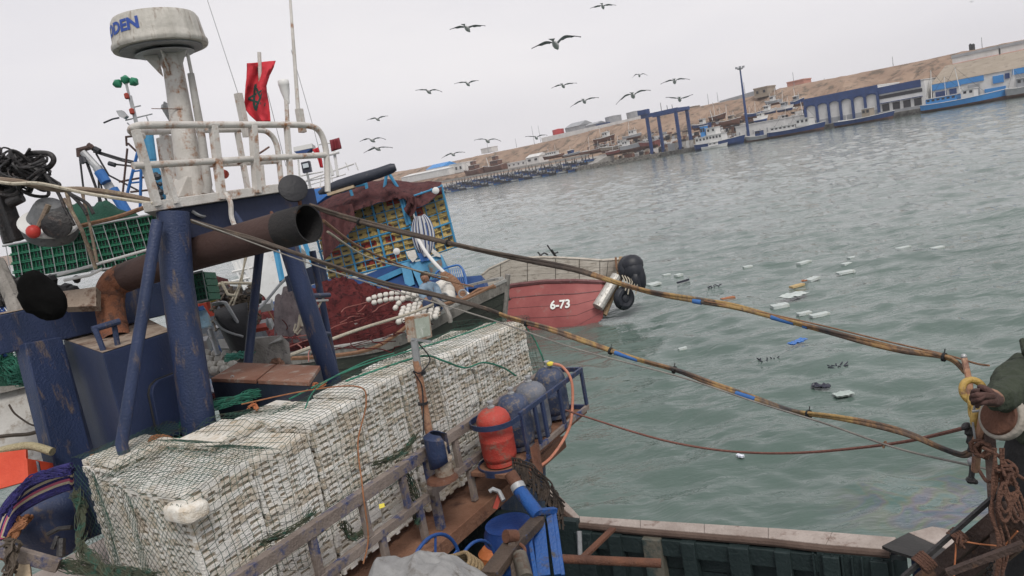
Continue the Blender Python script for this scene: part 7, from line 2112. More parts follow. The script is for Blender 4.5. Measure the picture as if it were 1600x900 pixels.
# green crates in racks
GRN = mat('green_crate', (.010, .115, .06), (.018, .165, .09), (.02, .05, .035), 4, .5, 0, .2, 40, .62)
def green_mesh(w_, h_, dp):
    mb = MB(); X, Y, Z = V((1, 0, 0)), V((0, 1, 0)), V((0, 0, 1))
    mb.box((0, 0, dp / 2 + .012), X * w_ * .47, Y * h_ * .46, Z * (dp / 2 - .012))
    mb.box((0, -h_ * .42, .004), X * w_ * .495, Y * h_ * .06, Z * .016)
    mb.box((0, h_ * .42, .006), X * w_ * .48, Y * h_ * .05, Z * .014)
    for k in (-1, 0, 1): mb.box((k * w_ * .33, 0, .008), X * w_ * .03, Y * h_ * .36, Z * .010)
    mb.cur = 1
    for k in (-.5, .5): mb.box((k * w_ * .33, -h_ * .18, .009), X * w_ * .10, Y * h_ * .05, Z * .005).box((k * w_ * .33, h_ * .16, .009), X * w_ * .10, Y * h_ * .05, Z * .005)
    return mb.mesh('fish_crate', [GRN, FDARK])
def green_wall(TL, TR, BL, cols, rows, cage, dp=.35):
    o = P(*TL); ex = P(*TR) - o; ey = P(*BL) - o
    w_, h_ = ex.length / cols, ey.length / rows
    x = ex.normalized(); y = (ey - x * ey.dot(x)).normalized(); z = x.cross(y)
    if z.dot(FWD) < 0: z = -z
    me = green_mesh(w_, h_, dp); R3 = Matrix((x, y, z)).transposed().to_4x4()
    for c in range(cols):
        for r in range(rows):
            m = R3.copy(); m.translation = o + ex * ((c + .5) / cols) + ey * ((r + .5) / rows) + z * rng.uniform(0, .02)
            q = bpy.data.objects.new('fish_crate', me); COL.objects.link(q); q.matrix_local = m
            tag(q, 'green crate, %s column from left, %s row down in the %s' % (ORD[c], ORD[r], cage), 'crate', 'green crates in racks')
    rk = thing('crate_rack', o + ey - V((0, 0, .05)), 'light metal rods holding the green crates of the %s' % cage, 'rack')
    for k in range(cols * 1 + 1):
        a = o + ex * (k / cols) - z * .03
        MB().tube([a, a + ey], .0042, 6).build('rod', STEEL, rk)
    for f in (0, 1): MB().tube([o + ey * f - z * .04 - ex * .03, o + ey * f - z * .04 + ex * 1.03], .012, 8).build('rail', STEEL, rk)
green_wall((128, 356, 7.6), (250, 334, 7.6), (150, 424, 7.6), 7, 6, 'upper rack')
green_wall((12, 384, 7.8), (132, 362, 7.8), (22, 440, 7.8), 7, 4, 'left rack')
green_wall((284, 432, 8.4), (318, 424, 8.4), (292, 476, 8.4), 2, 4, 'small rack under the pipe')
green_wall((206, 408, 8.2), (296, 378, 8.2), (216, 440, 8.2), 4, 3, 'rack behind the pipe')
heap('net_heap', mat('dark_green_net', (.012, .05, .035), (.02, .08, .055), None, 5, .95, 0, .8, 60), P(160, 350, 7.9) - V((0, 0, .12)), RGT, FWD, .5, .3, .20, 3.3, 'dark green net lying on top of the upper crate rack', 'net', n=20)
tag(px_tubes([[(90, 430, 6.4), (140, 416, 6.4), (232, 390, 6.5)], [(100, 438, 6.4), (140, 430, 6.4), (160, 420, 6.4)]], .013, 8).build('bent_rod', FWHITE, None), 'pale bent rod running along the foot of the crate racks', 'rod')
tag(px_tubes([[.07, (-5, 410, 6.8), (22, 470, 6.6), (30, 500, 6.5)]], .07, 8).build('wooden_post', GREYWOOD, None), 'leaning grey wooden post at the far left edge', 'post')
tag(quadpx([(98, 455, 6.4), (150, 448, 6.4), (150, 478, 6.3), (98, 480, 6.3)], .08).build('engine_cover', mat('worn_tan_rust', (.22, .17, .13))), 'tan worn cover behind the blue beam', 'cover')
bb_ = MB()
for k in range(60):
    p = P(rr3.uniform(-8, 120), rr3.uniform(436, 470), 6.9)
    bb_.ball(p, rr3.uniform(.04, .09), 6)
tag(bb_.build('dark_gear', BLK), 'dark deck gear in the shade below the left crate rack', 'gear')
# added black blob at the left, standing in for a lens blur
G = MB().ball(P(66, 466, 5.2), .17, 32, (.80, .8, 1.1))
for v in G.v:
    c0 = P(64, 468, 5.2); d = (v - c0); v += RGT * (-.22 * d.z) + d.normalized() * (.05 * NZ(v * 5) + .02 * NZ(v * 16))
tag(G.build('lens_blur_blob', mat('lens_blur_black', (.004, .004, .004), (.007, .007, .007), None, 5, .95, spec=.05), smooth=True), 'made-up black blob for a lens blur in front of the blue beam at left', 'blob')

# ------------------------------------------------------------------ left bottom corner
hb_ = thing('white_boat', P(30, 650, 8.2) - V((0, 0, .6)), 'dirty white boat side with a dark top edge behind the blue square leg', 'boat')
quadpx([(-30, 622, 8.3), (74, 598, 8.3), (98, 720, 8.0), (-30, 730, 8.0)], .25).build('side_plank', mat('dirty_white_hull', (.34, .33, .31), (.46, .45, .43), (.20, .17, .14), 2.0, .8, 0, .5, 20, .58), hb_)
quadpx([(-30, 600, 8.2), (68, 585, 8.2), (70, 598, 8.2), (-30, 622, 8.2)], .3).build('rail_cap', GREYWOOD, hb_)
heap('net_heap', mat('dark_green_net', (.012, .05, .035)), P(2, 580, 7.3) - V((0, 0, .12)), RGT, FWD, .30, .3, .22, 8.2, 'small green net pile at the left edge above the white boat', 'net', n=20)
g = MB(); gather(g, [P(-10, 545, 7.0), P(15, 570, 6.9), P(45, 590, 6.8)], .12, 60, .004, 31)
tag(g.build('green_mesh', gm, None, kind='stuff'), 'loose green mesh spilling over at the left edge', 'net')
g = MB(); gather(g, [P(-10, 480, 7.2), P(5, 520, 7.1), P(8, 550, 7.0)], .09, 60, .006, 32)
tag(g.build('blue_mesh', mat('blue_twine', (.02, .06, .24), (.03, .10, .32)), None, kind='stuff'), 'blue mesh hanging at the left edge behind the beam', 'net')
tag(MB().tube(pxline([(14, 632, 7.9), (22, 645, 7.9), (36, 656, 7.9), (50, 664, 7.8), (70, 668, 7.8)], 6), .01, 6).tube(pxline([(0, 682, 7.7), (20, 680, 7.7), (46, 678, 7.7), (70, 670, 7.7)], 6), .022, 6).build('knotted_line', mat('dark_line', (.06, .045, .035), (.10, .08, .06)), None), 'dark knotted line hanging on the white boat side', 'rope')
tag(MB().tube(pxline([(-10, 708, 6.2), (20, 700, 6.2), (50, 697, 6.2), (82, 706, 6.15)], 8), .035, 10).build('ribbed_hose', mat('cream_ribbed_hose', (.34, .29, .17), (.44, .39, .25), None, 40, .6, 0, 1, 90), None, smooth=True), 'cream ribbed hose lying above the red box', 'hose')
ORB = mat('orange_red_box', (.52, .055, .022), (.60, .085, .04), (.3, .05, .03), 3, .5, 0, .2, 40, .68)
rbx = thing('red_box', P(20, 760, 6.0) - V((0, 0, .3)), 'orange red plastic box at the left edge below the ribbed hose', 'box')
quadpx([(-40, 712, 6.1), (40, 702, 6.1), (42, 752, 6.0), (-40, 775, 6.0)], .03).build('front_panel', ORB, rbx, bevel=.004)
quadpx([(42, 716, 6.05), (86, 724, 6.3), (88, 735, 6.3), (44, 748, 6.0)], .03).build('side_panel', ORB, rbx, bevel=.004)
quadpx([(56, 720, 6.05), (60, 721, 6.05), (64, 742, 6.0), (60, 742, 6.0)], .02).build('strap', DKP, rbx)
ns = thing('net_bundle', P(50, 820, 5.6) - V((0, 0, .3)), 'round bundle of purple blue net with pink and cream ropes at left', 'net bundle')
for j in range(9):
    f = j / 8
    MB().tube(pxline([(-12 + 3 * j, 850 - 2 * j, 5.5), (6 + 2.5 * j, 795 + 1 * j, 5.5), (40 + 2 * j, 758 + 3 * j, 5.5), (78 + 2 * j, 738 + 3.4 * j, 5.5), (112, 728 + 4 * j, 5.5)], 8), .028, 8).build('net_roll', mat('purple_blue_net', (.022, .02, .10), (.04, .035, .17), (.02, .02, .04), 14, .95, 0, 1, 80) if j not in (3, 5, 6) else (mat('pink_rope', (.40, .07, .13), (.50, .12, .20)) if j == 5 else mat('cream_rope', (.42, .36, .24), (.52, .46, .34))), ns, smooth=True)
MB().lathe(P(72, 800, 5.9), [(.01, -.3), (.27, -.28), (.29, 0), (.25, .10), (.18, .15), (.01, .17)], 28, ax=(-FWD * .6 + UPV * .8)).build('drum', navy(), ns, smooth=True)
q = MB(); gather(q, [P(10, 870, 5.45), P(22, 830, 5.45), P(40, 812, 5.45)], .05, 30, .010, 44)
q.build('brown_core', mat('rust_brown_cord', (.22, .09, .04)), ns, kind='stuff')
g = MB(); gather(g, [P(10, 800, 5.4), P(50, 750, 5.4), P(110, 735, 5.4)], .04, 40, .006, 45)
g.build('loose_strands', mat('purple_blue_net', (.022, .02, .10)), ns, kind='stuff')
lr = MB().beam(P(-30, 850, 4.9), P(92, 884, 5.0), .05, .09); lr.build('low_rail', WR, boat, bevel=.005)
tag(px_tubes([[.018, (75, 835, 5.4), (92, 826, 5.4), (112, 824, 5.4)], [.018, (82, 858, 5.3), (90, 838, 5.35)], [.03, (95, 870, 5.3), (96, 842, 5.35)]], .02, 8).build('iron_hook', BLK, None), 'dark iron hook on the blue drum beside the stack', 'hook')
g = MB(); gather(g, [P(14, 850, 4.85), P(18, 870, 4.8), P(14, 900, 4.8)], .05, 40, .008, 46)
tag(g.build('brown_lashing', mat('dark_line', (.06, .045, .035)), None), 'brown rope lashing round the low rail at bottom left', 'rope')
tag(quadpx([(22, 878, 4.95), (46, 880, 4.95), (50, 915, 4.8), (24, 915, 4.8)], .05).build('cream_board', mat('cream_timber', (.36, .28, .18))), 'cream board standing under the low rail at bottom left', 'board')

# ------------------------------------------------------------------ between the posts
tag(quadpx([(280, 470, 11.2), (345, 462, 11.2), (400, 500, 11), (425, 560, 10.6), (300, 600, 10.4), (284, 560, 10.8)], .4).build('dark_hull', mat('blue_black_hull', (.016, .022, .032), (.03, .038, .05), (.10, .09, .08), 3, .7, 0, .4, 30, .62)), 'dark blue black boat side behind the towel and the seat', 'boat')  # dark blue-black panel closing the gap behind the towel
g = MB(); rr5 = random.Random(9)
for k in range(46):
    x, y = rr5.uniform(288, 420), rr5.uniform(476, 560)
    g.cur = k % 4
    if k % 2: g.box(P(x, y, 10.0 + rr5.uniform(-.5, .3)), V((rr5.uniform(.03, .13), 0, 0)), V((0, .06, .02)), V((0, -.01, rr5.uniform(.02, .08))))
    else: g.tube([P(x, y, 9.9), P(x + rr5.uniform(-18, 18), y + rr5.uniform(-14, 14), 9.9)], rr5.uniform(.008, .022), 6)
tag(g.build('deck_clutter', [BLK, STEEL, ROPEB, REDC], None, kind='stuff'), 'small deck clutter lying in the dark boat between the posts', 'clutter')
clothm = mat('pale_blue_towel', (.30, .48, .62), (.40, .58, .70), (.55, .56, .48), 3, .9, 0, .5, 40, .6)
cloth_px('towel', [(292, 486, 318, 478), (292, 500, 328, 494), (294, 518, 332, 510)], 8.2, clothm, 'pale blue towel hanging beside the thick blue post', 'towel', .03, 7)
cloth_px('blue_strip', [(292, 484, 318, 477), (292, 491, 320, 484)], 8.15, BAGB, 'bright blue strip along the top of the towel', 'cloth', .02, 7)
ch = thing('dark_chair', P(370, 560, 8.8) - V((0, 0, .3)), 'black seat shell with pale bent tube edges behind the blue posts', 'seat')
G = [[P(334 + 52 * u + 6 * v, 484 - 12 * u + 60 * u * v + (30 + 70 * u) * v * .8, 9.0 - .3 * math.sin(3 * v)) for v in [a / 8 for a in range(9)]] for u in [a / 8 for a in range(9)]]
sh = MB().grid(G).build('shell', black(), ch, smooth=True); sh.modifiers.new('t', 'SOLIDIFY').thickness = .02
MB().tube(pxline([(332, 476, 8.8), (350, 473, 8.8), (358, 482, 8.8), (385, 528, 8.8)], 6), .022, 8).build('tube_edge', STEEL, ch, smooth=True)
MB().tube(pxline([(334, 500, 8.7), (345, 512, 8.7), (360, 520, 8.7), (380, 526, 8.7)], 6), .014, 8).build('tube_edge', STEEL, ch, smooth=True)
MB().tube(pxline([(328, 515, 8.7), (341, 555, 8.6)], 2), .03, 8).build('leg', STEEL, ch)
sb = thing('grey_boat', P(430, 560, 9.5) - V((0, 0, .6)), 'weathered grey prow with frayed orange rope left of the red nets', 'boat')
quadpx([(394, 530, 9.2), (440, 524, 9.4), (452, 536, 9.4), (455, 572, 9.2), (396, 592, 9.0)], .4).build('prow', GREYWOOD, sb)
quadpx([(338, 540, 9.4), (420, 535, 9.4), (422, 560, 9.2), (350, 575, 9.2)], .3).build('blue_side', DKB, sb)
quadpx([(340, 530, 9.3), (440, 524, 9.4), (442, 530, 9.3), (400, 545, 9.2), (345, 544, 9.2)], .15).build('deck_edge', mat('grey_rail_cap', (.26, .26, .25)), sb)
g = MB(); gather(g, [P(430, 566, 9.0), P(438, 578, 9.0), P(444, 606, 8.9)], .07, 60, .007, 51)
tag(g.build('frayed_rope', mat('faded_orange_rope', (.32, .17, .11), (.42, .25, .18)), None), 'frayed faded orange rope tuft hanging on the grey prow', 'rope')
for k in range(4):
    float_line('%s row of dirty white floats behind the deck locker' % ORD[k], [(298 + 4 * k, 548 + 11 * k, 8.8 - .1 * k), (325 + 2 * k, 553 + 9 * k, 8.8 - .1 * k), (352, 554 + 8 * k, 8.8 - .1 * k), (376 - 4 * k, 556 + 7 * k, 8.8 - .1 * k)], r=.055, gap=.12)
heap('net_heap', NETR, P(310, 605, 8.4) - V((0, 0, .15)), RGT, FWD, .25, .3, .12, 2.9, 'small dark red net patch beside the left end of the locker', 'net', n=16)
g = MB(); gather(g, [P(355, 560, 8.3), P(368, 556, 8.3), P(392, 552, 8.3)], .05, 26, .006, 52)
tag(g.build('green_rope_knot', mat('teal_rope', (.06, .26, .20), (.10, .34, .27)), None), 'teal rope knot lying on the white floats', 'rope')
tag(MB().ball(P(331, 463, 9.2), .07, 14).build('yellow_float', mat('yellow_float', (.55, .40, .03), (.62, .48, .06)), None, smooth=True), 'yellow float hanging beside the small green rack', 'float')
cloth_px('maroon_net', [(316, 425, 356, 436), (320, 440, 360, 448), (328, 462, 350, 460)], 10, NETB, 'maroon net strip hanging behind the exhaust pipe', 'net', .06, 7)
tr = thing('rigging_tangle', P(370, 500, 9.5) - V((0, 0, .5)), 'tangle of brown lines and dark gear behind the middle brace', 'rigging')
g = MB()
for k in range(60):
    x, y = rr3.uniform(336, 402), rr3.uniform(440, 492)
    g.tube([P(x, y, 9.6), P(x + rr3.uniform(-14, 14), y + rr3.uniform(-6, 22), 9.6), P(x + rr3.uniform(-20, 20), y + rr3.uniform(0, 26), 9.5)], rr3.uniform(.006, .02), 5)
g.build('lines', mat('dark_line', (.06, .045, .035)), tr, kind='stuff')
g = MB()
for k in range(18): g.ball(P(rr3.uniform(338, 400), rr3.uniform(448, 492), 9.8), rr3.uniform(.05, .11), 7)
g.build('dark_blocks', BLK, tr, kind='stuff')
px_tubes([[.012, (384, 392, 9.4), (378, 440, 9.4), (356, 498, 9.2)], [.012, (388, 392, 9.4), (372, 450, 9.4), (346, 500, 9.2)], [.02, (329, 448, 9.3), (350, 442, 9.3), (394, 443, 9.3)], [.02, (346, 440, 9.2), (356, 460, 9.2), (368, 462, 9.2)]], .012, 6).build('lines', ROPEP, tr)
quadpx([(370, 490, 9.9), (384, 492, 9.9), (386, 504, 9.8), (366, 506, 9.8)], .1).build('white_board', FWHITE, tr)
tag(px_tubes([[(410, 478, 9.2), (436, 446, 9.4), (468, 414, 9.6)], [(398, 488, 9.1), (412, 476, 9.2)]], .018, 8).build('boat_hook', STEEL, None), 'thin metal pole leaning across the blue boat between the posts', 'pole')
tag(px_tubes([[.016, (469, 492, 7.6), (466, 512, 7.6), (461, 520, 7.6)], [.016, (470, 492, 7.6), (472, 510, 7.6)], [.010, (462, 506, 7.6), (459, 516, 7.6), (465, 522, 7.6), (471, 514, 7.6)], [.012, (505, 466, 7.9), (496, 482, 7.8), (491, 492, 7.7)]], .014, 6).build('hanging_shackle', ROPEP, None), 'pale shackle and cord hanging beside the second post', 'shackle')
tag(MB().ball(P(419, 505, 9.3), .03, 8, (1, 1, 2.4)).build('grey_float', STEEL, None, smooth=True), 'small grey cylinder standing against the red net', 'float')
tag(quadpx([(321, 594, 7.9), (328, 591, 7.9), (333, 612, 7.8), (326, 614, 7.8)], .03).build('paper_label', mat('label_print', (.25, .40, .6), (.6, .6, .62), (.6, .12, .2), 14, .5), None), 'small coloured packet beside the locker', 'packet')
tag(MB().lathe(PB(848, 0, .4) if False else P(350, 272, 8.2), [(.01, -.03), (.05, -.02), (.05, .02), (.01, .03)], 12, ax=-FWD).build('red_ball', REDC, None, smooth=True), 'small red ball seen through the railing beside the mast', 'ball')

# ------------------------------------------------------------------ right side: man, ropes and rusty frame
JK = mat('dark_green_jacket', (.026, .034, .022), (.040, .050, .033), (.03, .05, .05), 5, .9, 0, .5, 60, .66)
TR = mat('black_trousers', (.010, .010, .011), (.020, .020, .021), None, 5, .9, 0, .3, 40)
DP = 2.75
def QP(x, y, d=0): return P(x, y, DP + d)
man = thing('person', QP(1640, 1050, .1), 'person in dark green jacket and black trousers at the right edge, head out of view', 'person')
make_skin('body', [[('pel', QP(1655, 760, .12), .11), ('ab', QP(1655, 690, .14), .11), ('ch', QP(1664, 620, .14), .12), ('nk', QP(1665, 545, .1), .065), ('hd', QP(1680, 500, .05), .10), ('ht', QP(1682, 465, .04), .085)],
                   ['ch', ('ls', QP(1610, 590, .05), .07), ('le', QP(1578, 614, -.17), .04), ('lw', QP(1556, 624, -.35), .026), ('lh', QP(1545, 620, -.42), .036)],
                   ['ch', ('rs', QP(1690, 590, .1), .07), ('re', QP(1715, 700, .0), .05), ('rw', QP(1670, 720, -.3), .03)],
                   ['pel', ('lk', QP(1618, 930, .05), .06), ('lf', QP(1612, 1080, .1), .05)],
                   ['pel', ('rk', QP(1680, 930, .1), .075), ('rf', QP(1690, 1080, .1), .05)]], SKINM, man)
make_skin('jacket', [[('p', QP(1646, 720, .12), .20), ('a', QP(1655, 690, .12), .175), ('c', QP(1662, 620, .12), .19), ('n', QP(1668, 560, .1), .10)],
                     ['c', ('ls', QP(1612, 590, .05), .115), ('l2', QP(1592, 602, -.06), .092), ('le', QP(1577, 614, -.18), .070), ('lw', QP(1553, 623, -.37), .040)],
                     ['c', ('rs', QP(1690, 590, .1), .10), ('re', QP(1715, 700, 0), .075), ('rw', QP(1675, 720, -.28), .05)]], JK, man)
for o_ in man.children:
    if o_.name.startswith(('jacket', 'trousers')):
        tx = bpy.data.textures.new('cloth_folds', 'CLOUDS'); tx.noise_scale = .085; tx.noise_depth = 2
        su = o_.modifiers['sub']; su.levels = su.render_levels = 4
        dm = o_.modifiers.new('folds', 'DISPLACE'); dm.texture = tx; dm.strength = .045; dm.mid_level = .55; dm.texture_coords = 'LOCAL'
MB().tube([QP(1598, 532, .02), QP(1606, 550, -.04), QP(1622, 560, -.06), QP(1642, 556, 0)], [.012, .022, .022, .012], 8).build('collar', JK, man, smooth=True)
make_skin('trousers', [[('w', QP(1650, 655, .14), .17), ('p', QP(1646, 735, .12), .19), ('hip', QP(1640, 800, .12), .19), ('lk', QP(1626, 880, .1), .15), ('lf', QP(1622, 1060, .1), .15)], ['hip', ('rk', QP(1690, 930, .1), .13), ('rf', QP(1695, 1080, .1), .11)]], TR, man)
hd0 = QP(1680, 486, .05)
MB().ball(hd0 + FWD * .035 + UPV * .035, .112, 16, (1, 1, .95)).build('hair', HAIRM, man, smooth=True)
MB().tube([hd0 - RGT * .085 - FWD * .03 + UPV * .01, hd0 - RGT * .115 - FWD * .045 - UPV * .015, hd0 - RGT * .09 - FWD * .035 - UPV * .03], [.010, .015, .012], 8).build('nose', SKINM, man, smooth=True)
MB().ball(hd0 - FWD * .095 + UPV * .0, .022, 8, (.8, .4, 1.3)).build('ear', SKINM, man, smooth=True)
GLV = mat('brown_work_glove', (.055, .028, .024), (.09, .045, .038), (.03, .02, .02), 10, .8, 0, .4, 60)
make_skin('gloved_hand', [[('w', QP(1556, 626, -.36), .030), ('p', QP(1545, 620, -.42), (.036, .022)), ('k', QP(1537, 617, -.45), (.030, .017)), ('f1', QP(1530, 611, -.47), .010), ('f1b', QP(1522, 611, -.44), .009), ('f1c', QP(1519, 617, -.41), .008)],
                          ['k', ('f2', QP(1528, 617, -.48), .010), ('f2b', QP(1519, 619, -.45), .009), ('f2c', QP(1518, 625, -.41), .008)],
                          ['k', ('f3', QP(1530, 623, -.48), .010), ('f3b', QP(1521, 626, -.45), .009), ('f3c', QP(1521, 631, -.41), .008)],
                          ['p', ('f4', QP(1535, 629, -.47), .009), ('f4b', QP(1527, 632, -.44), .008), ('f4c', QP(1527, 636, -.41), .007)],
                          ['p', ('t1', QP(1543, 610, -.45), .012), ('t2', QP(1535, 605, -.44), .010), ('t3', QP(1529, 605, -.42), .009)]], GLV, man, 2)
# rings, chain and pulley at the hose ends
YR = mat('yellow_worn_hose_end', (.36, .23, .06), (.50, .35, .11), (.16, .09, .05), 9, .6, 0, .4, 60, .60)
RR = mat('rust_brown_rope', (.085, .042, .030), (.15, .075, .050), (.08, .04, .03), 12, .9, 0, .8, 120)
def ring(c, R, r_, n_, m, name, lab=None, cat=None, par=None, sq=1.0):
    n_ = Vector(n_).normalized(); u = n_.orthogonal().normalized(); v_ = n_.cross(u)
    q = MB().tube([c + (u * math.cos(a) + v_ * math.sin(a) * sq) * R for a in [2 * math.pi * k / 28 for k in range(29)]], r_, 10, False)
    return q.build(name, m, par, lab, cat, smooth=True)
term = thing('hose_terminal', P(1520, 640, 2.8) - V((0, 0, .2)), 'yellow looped hose ends shackled on a rusty rod before the man', 'hose coupling')
ring(P(1521, 611, 2.78), .042, .013, -FWD + UPV * .3, YR, 'yellow_ring', par=term)
ring(P(1521, 628, 2.74), .026, .011, -FWD + RGT * .8, YR, 'yellow_link', par=term)
ring(P(1519, 640, 2.74), .026, .010, -FWD * .4 + RGT, YR, 'yellow_link', par=term)
ring(P(1533, 655, 2.66), .034, .013, -FWD + RGT * .3, YR, 'yellow_ring', par=term)
MB().tube(pxline([(1546, 640, 2.62), (1552, 632, 2.6), (1550, 648, 2.62), (1540, 662, 2.64)], 6), .014, 10).build('yellow_elbow', YR, term, smooth=True)
px_tubes([[.012, (1506, 558, 3.05), (1510, 575, 3.0), (1515, 598, 2.9), (1516, 622, 2.8)], [.014, (1536, 650, 2.6), (1531, 680, 2.62), (1526, 710, 2.66), (1524, 735, 2.7)], [.010, (1524, 640, 2.7), (1530, 665, 2.66), (1520, 700, 2.7)]], .012, 8).build('rusty_rod', mat('rust_orange_pole', (.30, .15, .085)), term, smooth=True)
MB().ball(P(1506, 557, 3.04), .012, 10).build('bolt', STEEL, term, smooth=True); MB().ball(P(1519, 721, 2.72), .017, 10).build('bolt', STEEL, term, smooth=True)
px_tubes([[.005, (1522, 640, 2.6), (1526, 622, 2.58), (1542, 615, 2.58), (1562, 618, 2.58), (1574, 628, 2.6)], [.005, (1519, 643, 2.6), (1536, 641, 2.58), (1550, 642, 2.58), (1556, 652, 2.6)], [.004, (1520, 660, 2.62), (1524, 690, 2.62), (1522, 712, 2.64)]], .005, 6).build('wire_wrap', STEEL, term, smooth=True)
dk = MB()
dk.tube(pxline([(1506, 664, 2.75), (1514, 672, 2.75), (1518, 690, 2.75), (1520, 706, 2.75)], 4), [.012 + .008 * math.sin(k) ** 2 for k in range(13)], 8)
dk.tube(pxline([(1519, 715, 2.72), (1519, 735, 2.72), (1517, 748, 2.72)], 4), .010, 8).ball(P(1517, 750, 2.72), .018, 8, (1, 1, .8)).ball(P(1524, 753, 2.72), .010, 8)
dk.build('black_rag', BLK, term, smooth=True)
pul = thing('pulley', P(1575, 680, 2.5) - V((0, 0, .05)), 'round pulley with pale worn rim held against the trousers', 'pulley')
pax = (RGT * .90 + FWD * .34 - UPV * .26).normalized()
MB().lathe(P(1566, 652, 2.5), [(.01, -.016), (.072, -.016), (.078, -.01), (.078, .012), (.073, .016), (.01, .018)], 32, ax=pax).build('rim', mat('pale_worn_rim', (.26, .235, .20), (.38, .35, .31), (.20, .13, .08), 6, .7, 0, .4, 60, .62), pul, bevel=.003)
MB().lathe(P(1566, 652, 2.5) - pax * .017, [(.01, -.012), (.060, -.008), (.064, 0), (.01, .001)], 32, ax=pax).build('side_plate', rusty(), pul)
tag(MB().ball(P(1594, 636, 2.55), .05, 14, (1.3, .8, 1)).ball(P(1604, 628, 2.55), .05, 12).build('pale_bag', mat('pale_plastic', (.40, .42, .42), (.50, .52, .52), None, 6, .4), None, smooth=True), 'pale plastic bag at the right edge behind the pulley', 'bag')
# rusty A-frame and bars
fr_ = thing('rusty_frame', P(1500, 900, 2.6) - V((0, 0, .5)), 'dark rusty steel frame with diagonal channel in the bottom right corner', 'steel frame')
DRU = mat('dark_rusty_channel', (.045, .030, .026), (.085, .055, .045), (.16, .085, .05), 4, .75, .1, .5, 60, .60)
MB().beam(P(1440, 908, 2.75), P(1580, 792, 2.45), .035, .05, up=UPV).build('channel_flange', DRU, fr_, bevel=.003)
MB().beam(P(1470, 925, 2.8), P(1600, 815, 2.48), .018, .12, up=UPV).build('channel_web', DRU, fr_)
MB().beam(P(1480, 925, 2.72), P(1610, 830, 2.42), .035, .03, up=UPV).build('channel_flange', DRU, fr_, bevel=.003)
MB().beam(P(1545, 660, 2.62), P(1562, 925, 2.45), .035, .03).build('upright', DRU, fr_)
MB().beam(P(1400, 912, 2.6), P(1560, 770, 2.5), .014, .014).build('diagonal_bar', BLK, fr_)
MB().beam(P(1480, 765 + 130, 2.4), P(1600, 850, 2.3), .02, .02).build('lower_bar', DRU, fr_)
# knots and rope bunch
def knot(label, c, rad_, n, r_, seed, m=RR):
    rq = random.Random(seed); q = MB()
    for k in range(n):
        nn = V((rq.uniform(-1, 1), rq.uniform(-1, 1), rq.uniform(-1, 1))).normalized()
        u = nn.orthogonal().normalized(); v_ = nn.cross(u); cc2 = c + V((rq.uniform(-1, 1), rq.uniform(-1, 1), rq.uniform(-1, 1))) * rad_ * .35
        q.tube([cc2 + (u * math.cos(a) + v_ * math.sin(a)) * rad_ * rq.uniform(.7, 1) for a in [2 * math.pi * j / 14 for j in range(15)]], r_, 7, False)
    return tag(q.build('rope_knot', m, smooth=True), label, 'knot', 'rope knots on the rusty frame')
def lashing(label, x, y, d, w_, h_, n, r_, m=RR, ax=None):
    q = MB(); c = P(x, y, d); ax = ax or (P(x + 10, y - 8.5, d) - c).normalized()
    u = ax.orthogonal().normalized(); v_ = ax.cross(u)
    pts = []
    for k in range(n * 14):
        a = k / 14 * 2 * math.pi
        pts.append(c + ax * (w_ * (k / (n * 14) - .5)) + (u * math.cos(a) + v_ * math.sin(a)) * h_)
    q.tube(pts, r_, 7)
    return tag(q.build('rope_lashing', m, smooth=True), label, 'lashing', 'rope knots on the rusty frame')
lashing('rope lashing low on the frame at bottom, lowest of the three', 1445, 878, 2.58, .045, .030, 5, .006)
lashing('rope lashing where the diagonal bar crosses the channel', 1497, 838, 2.55, .035, .026, 4, .006)
knot('loose rope knot above the middle lashing', P(1500, 846, 2.5), .022, 4, .004, 3)
knot('big rope knot on the upright just below the wire', P(1572, 738, 2.42), .032, 7, .005, 5)
knot('rope knot under the pulley on the rod', P(1535, 702, 2.55), .028, 5, .006, 6)
g = MB()
rq = random.Random(77)
for k in range(5):
    x = 1558 + rq.uniform(-6, 14)
    g.tube(pxline([(x, 700, 2.42), (x + rq.uniform(-6, 6), 750, 2.42), (x + rq.uniform(-8, 8), 800, 2.4), (x + rq.uniform(-10, 14), 850, 2.4), (x + rq.uniform(-8, 10), 910, 2.4)], 6), rq.uniform(.003, .0048), 7)
for k in range(6):
    x, y = rq.uniform(1565, 1590), rq.uniform(760, 800)
    g.tube(pxline([(x, y - 25, 2.38), (x - 8, y, 2.38), (x + 2, y + 22, 2.38), (x + 12, y + 8, 2.38), (x + 6, y - 14, 2.38), (x, y - 25, 2.38)], 6), .0048, 7)
g.tube(pxline([(1536, 700, 2.5), (1560, 712, 2.45), (1580, 735, 2.4), (1610, 755, 2.4)], 6), .006, 7)
g.tube(pxline([(1530, 735, 2.55), (1542, 752, 2.5), (1556, 748, 2.45), (1566, 738, 2.42)], 6), .006, 7)
g.tube(pxline([(1574, 740, 2.4), (1588, 760, 2.4), (1592, 762, 2.4)], 4), .006, 7)
g.tube(pxline([(1578, 770, 2.38), (1592, 800, 2.38), (1606, 815, 2.38), (1600, 780, 2.38)], 6), .0045, 7)
tag(g.build('hanging_ropes', RR, smooth=True), 'bunch of rust brown ropes hanging in loops down the upright', 'rope')
tag(px_tubes([[(1500, 845, 2.5), (1530, 850, 2.48), (1560, 853, 2.46), (1590, 853, 2.44)], [(1494, 850, 2.5), (1492, 880, 2.5), (1490, 910, 2.5)], [(1540, 870, 2.5), (1570, 852, 2.46), (1590, 830, 2.4)]], .0028, 6).build('orange_twine', mat('orange_twine', (.36, .12, .05)), None), 'thin orange twine strung between knots of the rusty frame', 'twine')
b = MB()
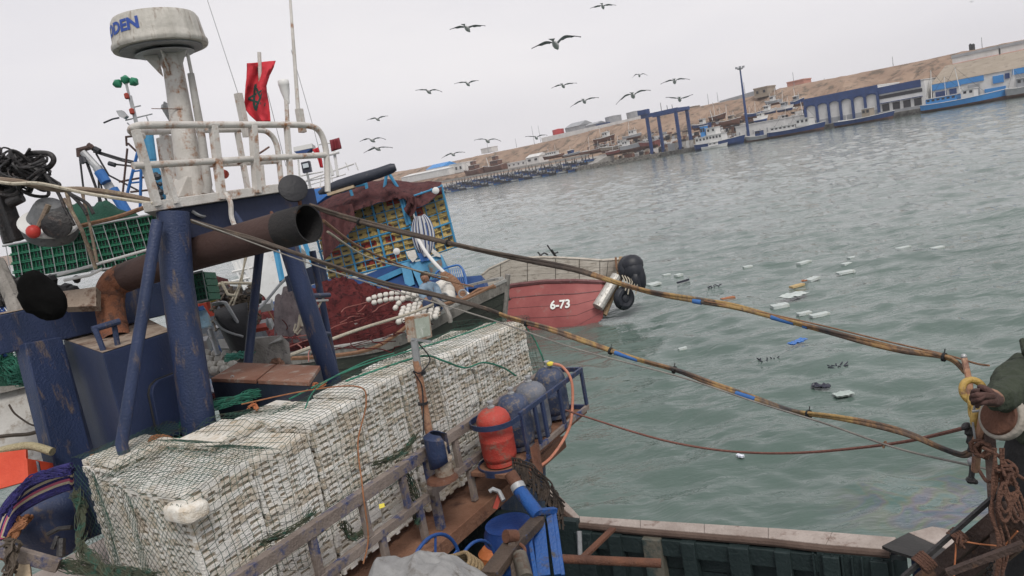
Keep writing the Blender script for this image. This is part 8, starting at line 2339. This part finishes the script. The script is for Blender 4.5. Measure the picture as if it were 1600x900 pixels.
for k in range(7):
    c = P(1553 - k * 1.6, 862 + k * 7, 2.44); nn = RGT if k % 2 else FWD
    u = nn.orthogonal().normalized(); v_ = nn.cross(u)
    b.tube([c + (u * math.cos(a) * .006 + v_ * math.sin(a) * .010) for a in [2 * math.pi * j / 12 for j in range(13)]], .0022, 6, False)
tag(b.build('chain', BLK, None, smooth=True), 'short dark chain hanging below the channel', 'chain')
# black mat over the cap rail and pale slabs beyond
tag(quadpx([(1378, 853, 4.9), (1420, 832, 5.3), (1490, 858, 5.1), (1460, 880, 4.6), (1394, 860, 4.8)], .02, V((0, 0, -1))).build('rubber_mat', mat('worn_black_rubber', (.018, .017, .017), (.032, .030, .029), (.07, .06, .055), 5, .7, 0, .3, 40, .68), None), 'black rubber mat folded over the end of the worn cap rail', 'mat')
zz = 1.98
sl = [PZ(1419, 832, zz), PZ(1456, 822, zz), PZ(1480, 826, zz), PZ(1530, 842, zz), PZ(1600, 872, zz), PZ(1600, 905, zz), PZ(1500, 866, zz)]
MB().prism(sl, V((0, 0, -.06))).build('cap_slab', CAPM, boat, bevel=.006)
MB().prism([p - V((0, 0, .062)) for p in sl], V((0, 0, -1.6))).build('hull_corner', navy(), boat)
tag(quadpx([(1520, 880, 4.2), (1560, 895, 4.1), (1560, 910, 4.0), (1515, 905, 4.0)], .05, V((0, 0, -1))).build('dark_plate', BLK, None), 'dark flat plate under the frame in the bottom right corner', 'plate')

# ------------------------------------------------------------------ harbour haze
hz_ = MB()
hz_.box((150, 400, 34), (900, 0, 0), (0, 560, 0), (0, 0, 37))
hm = bpy.data.materials.new('harbour_haze'); hm.use_nodes = True
t_ = hm.node_tree; t_.nodes.clear()
ou = t_.nodes.new('ShaderNodeOutputMaterial'); pv = t_.nodes.new('ShaderNodeVolumePrincipled')
pv.inputs['Color'].default_value = (.90, .89, .90, 1); pv.inputs['Density'].default_value = .00032; pv.inputs['Anisotropy'].default_value = .2
t_.links.new(pv.outputs[0], ou.inputs['Volume'])
hzo = hz_.build('haze', hm, kind='stuff', label='thin pale sea haze over the whole harbour')
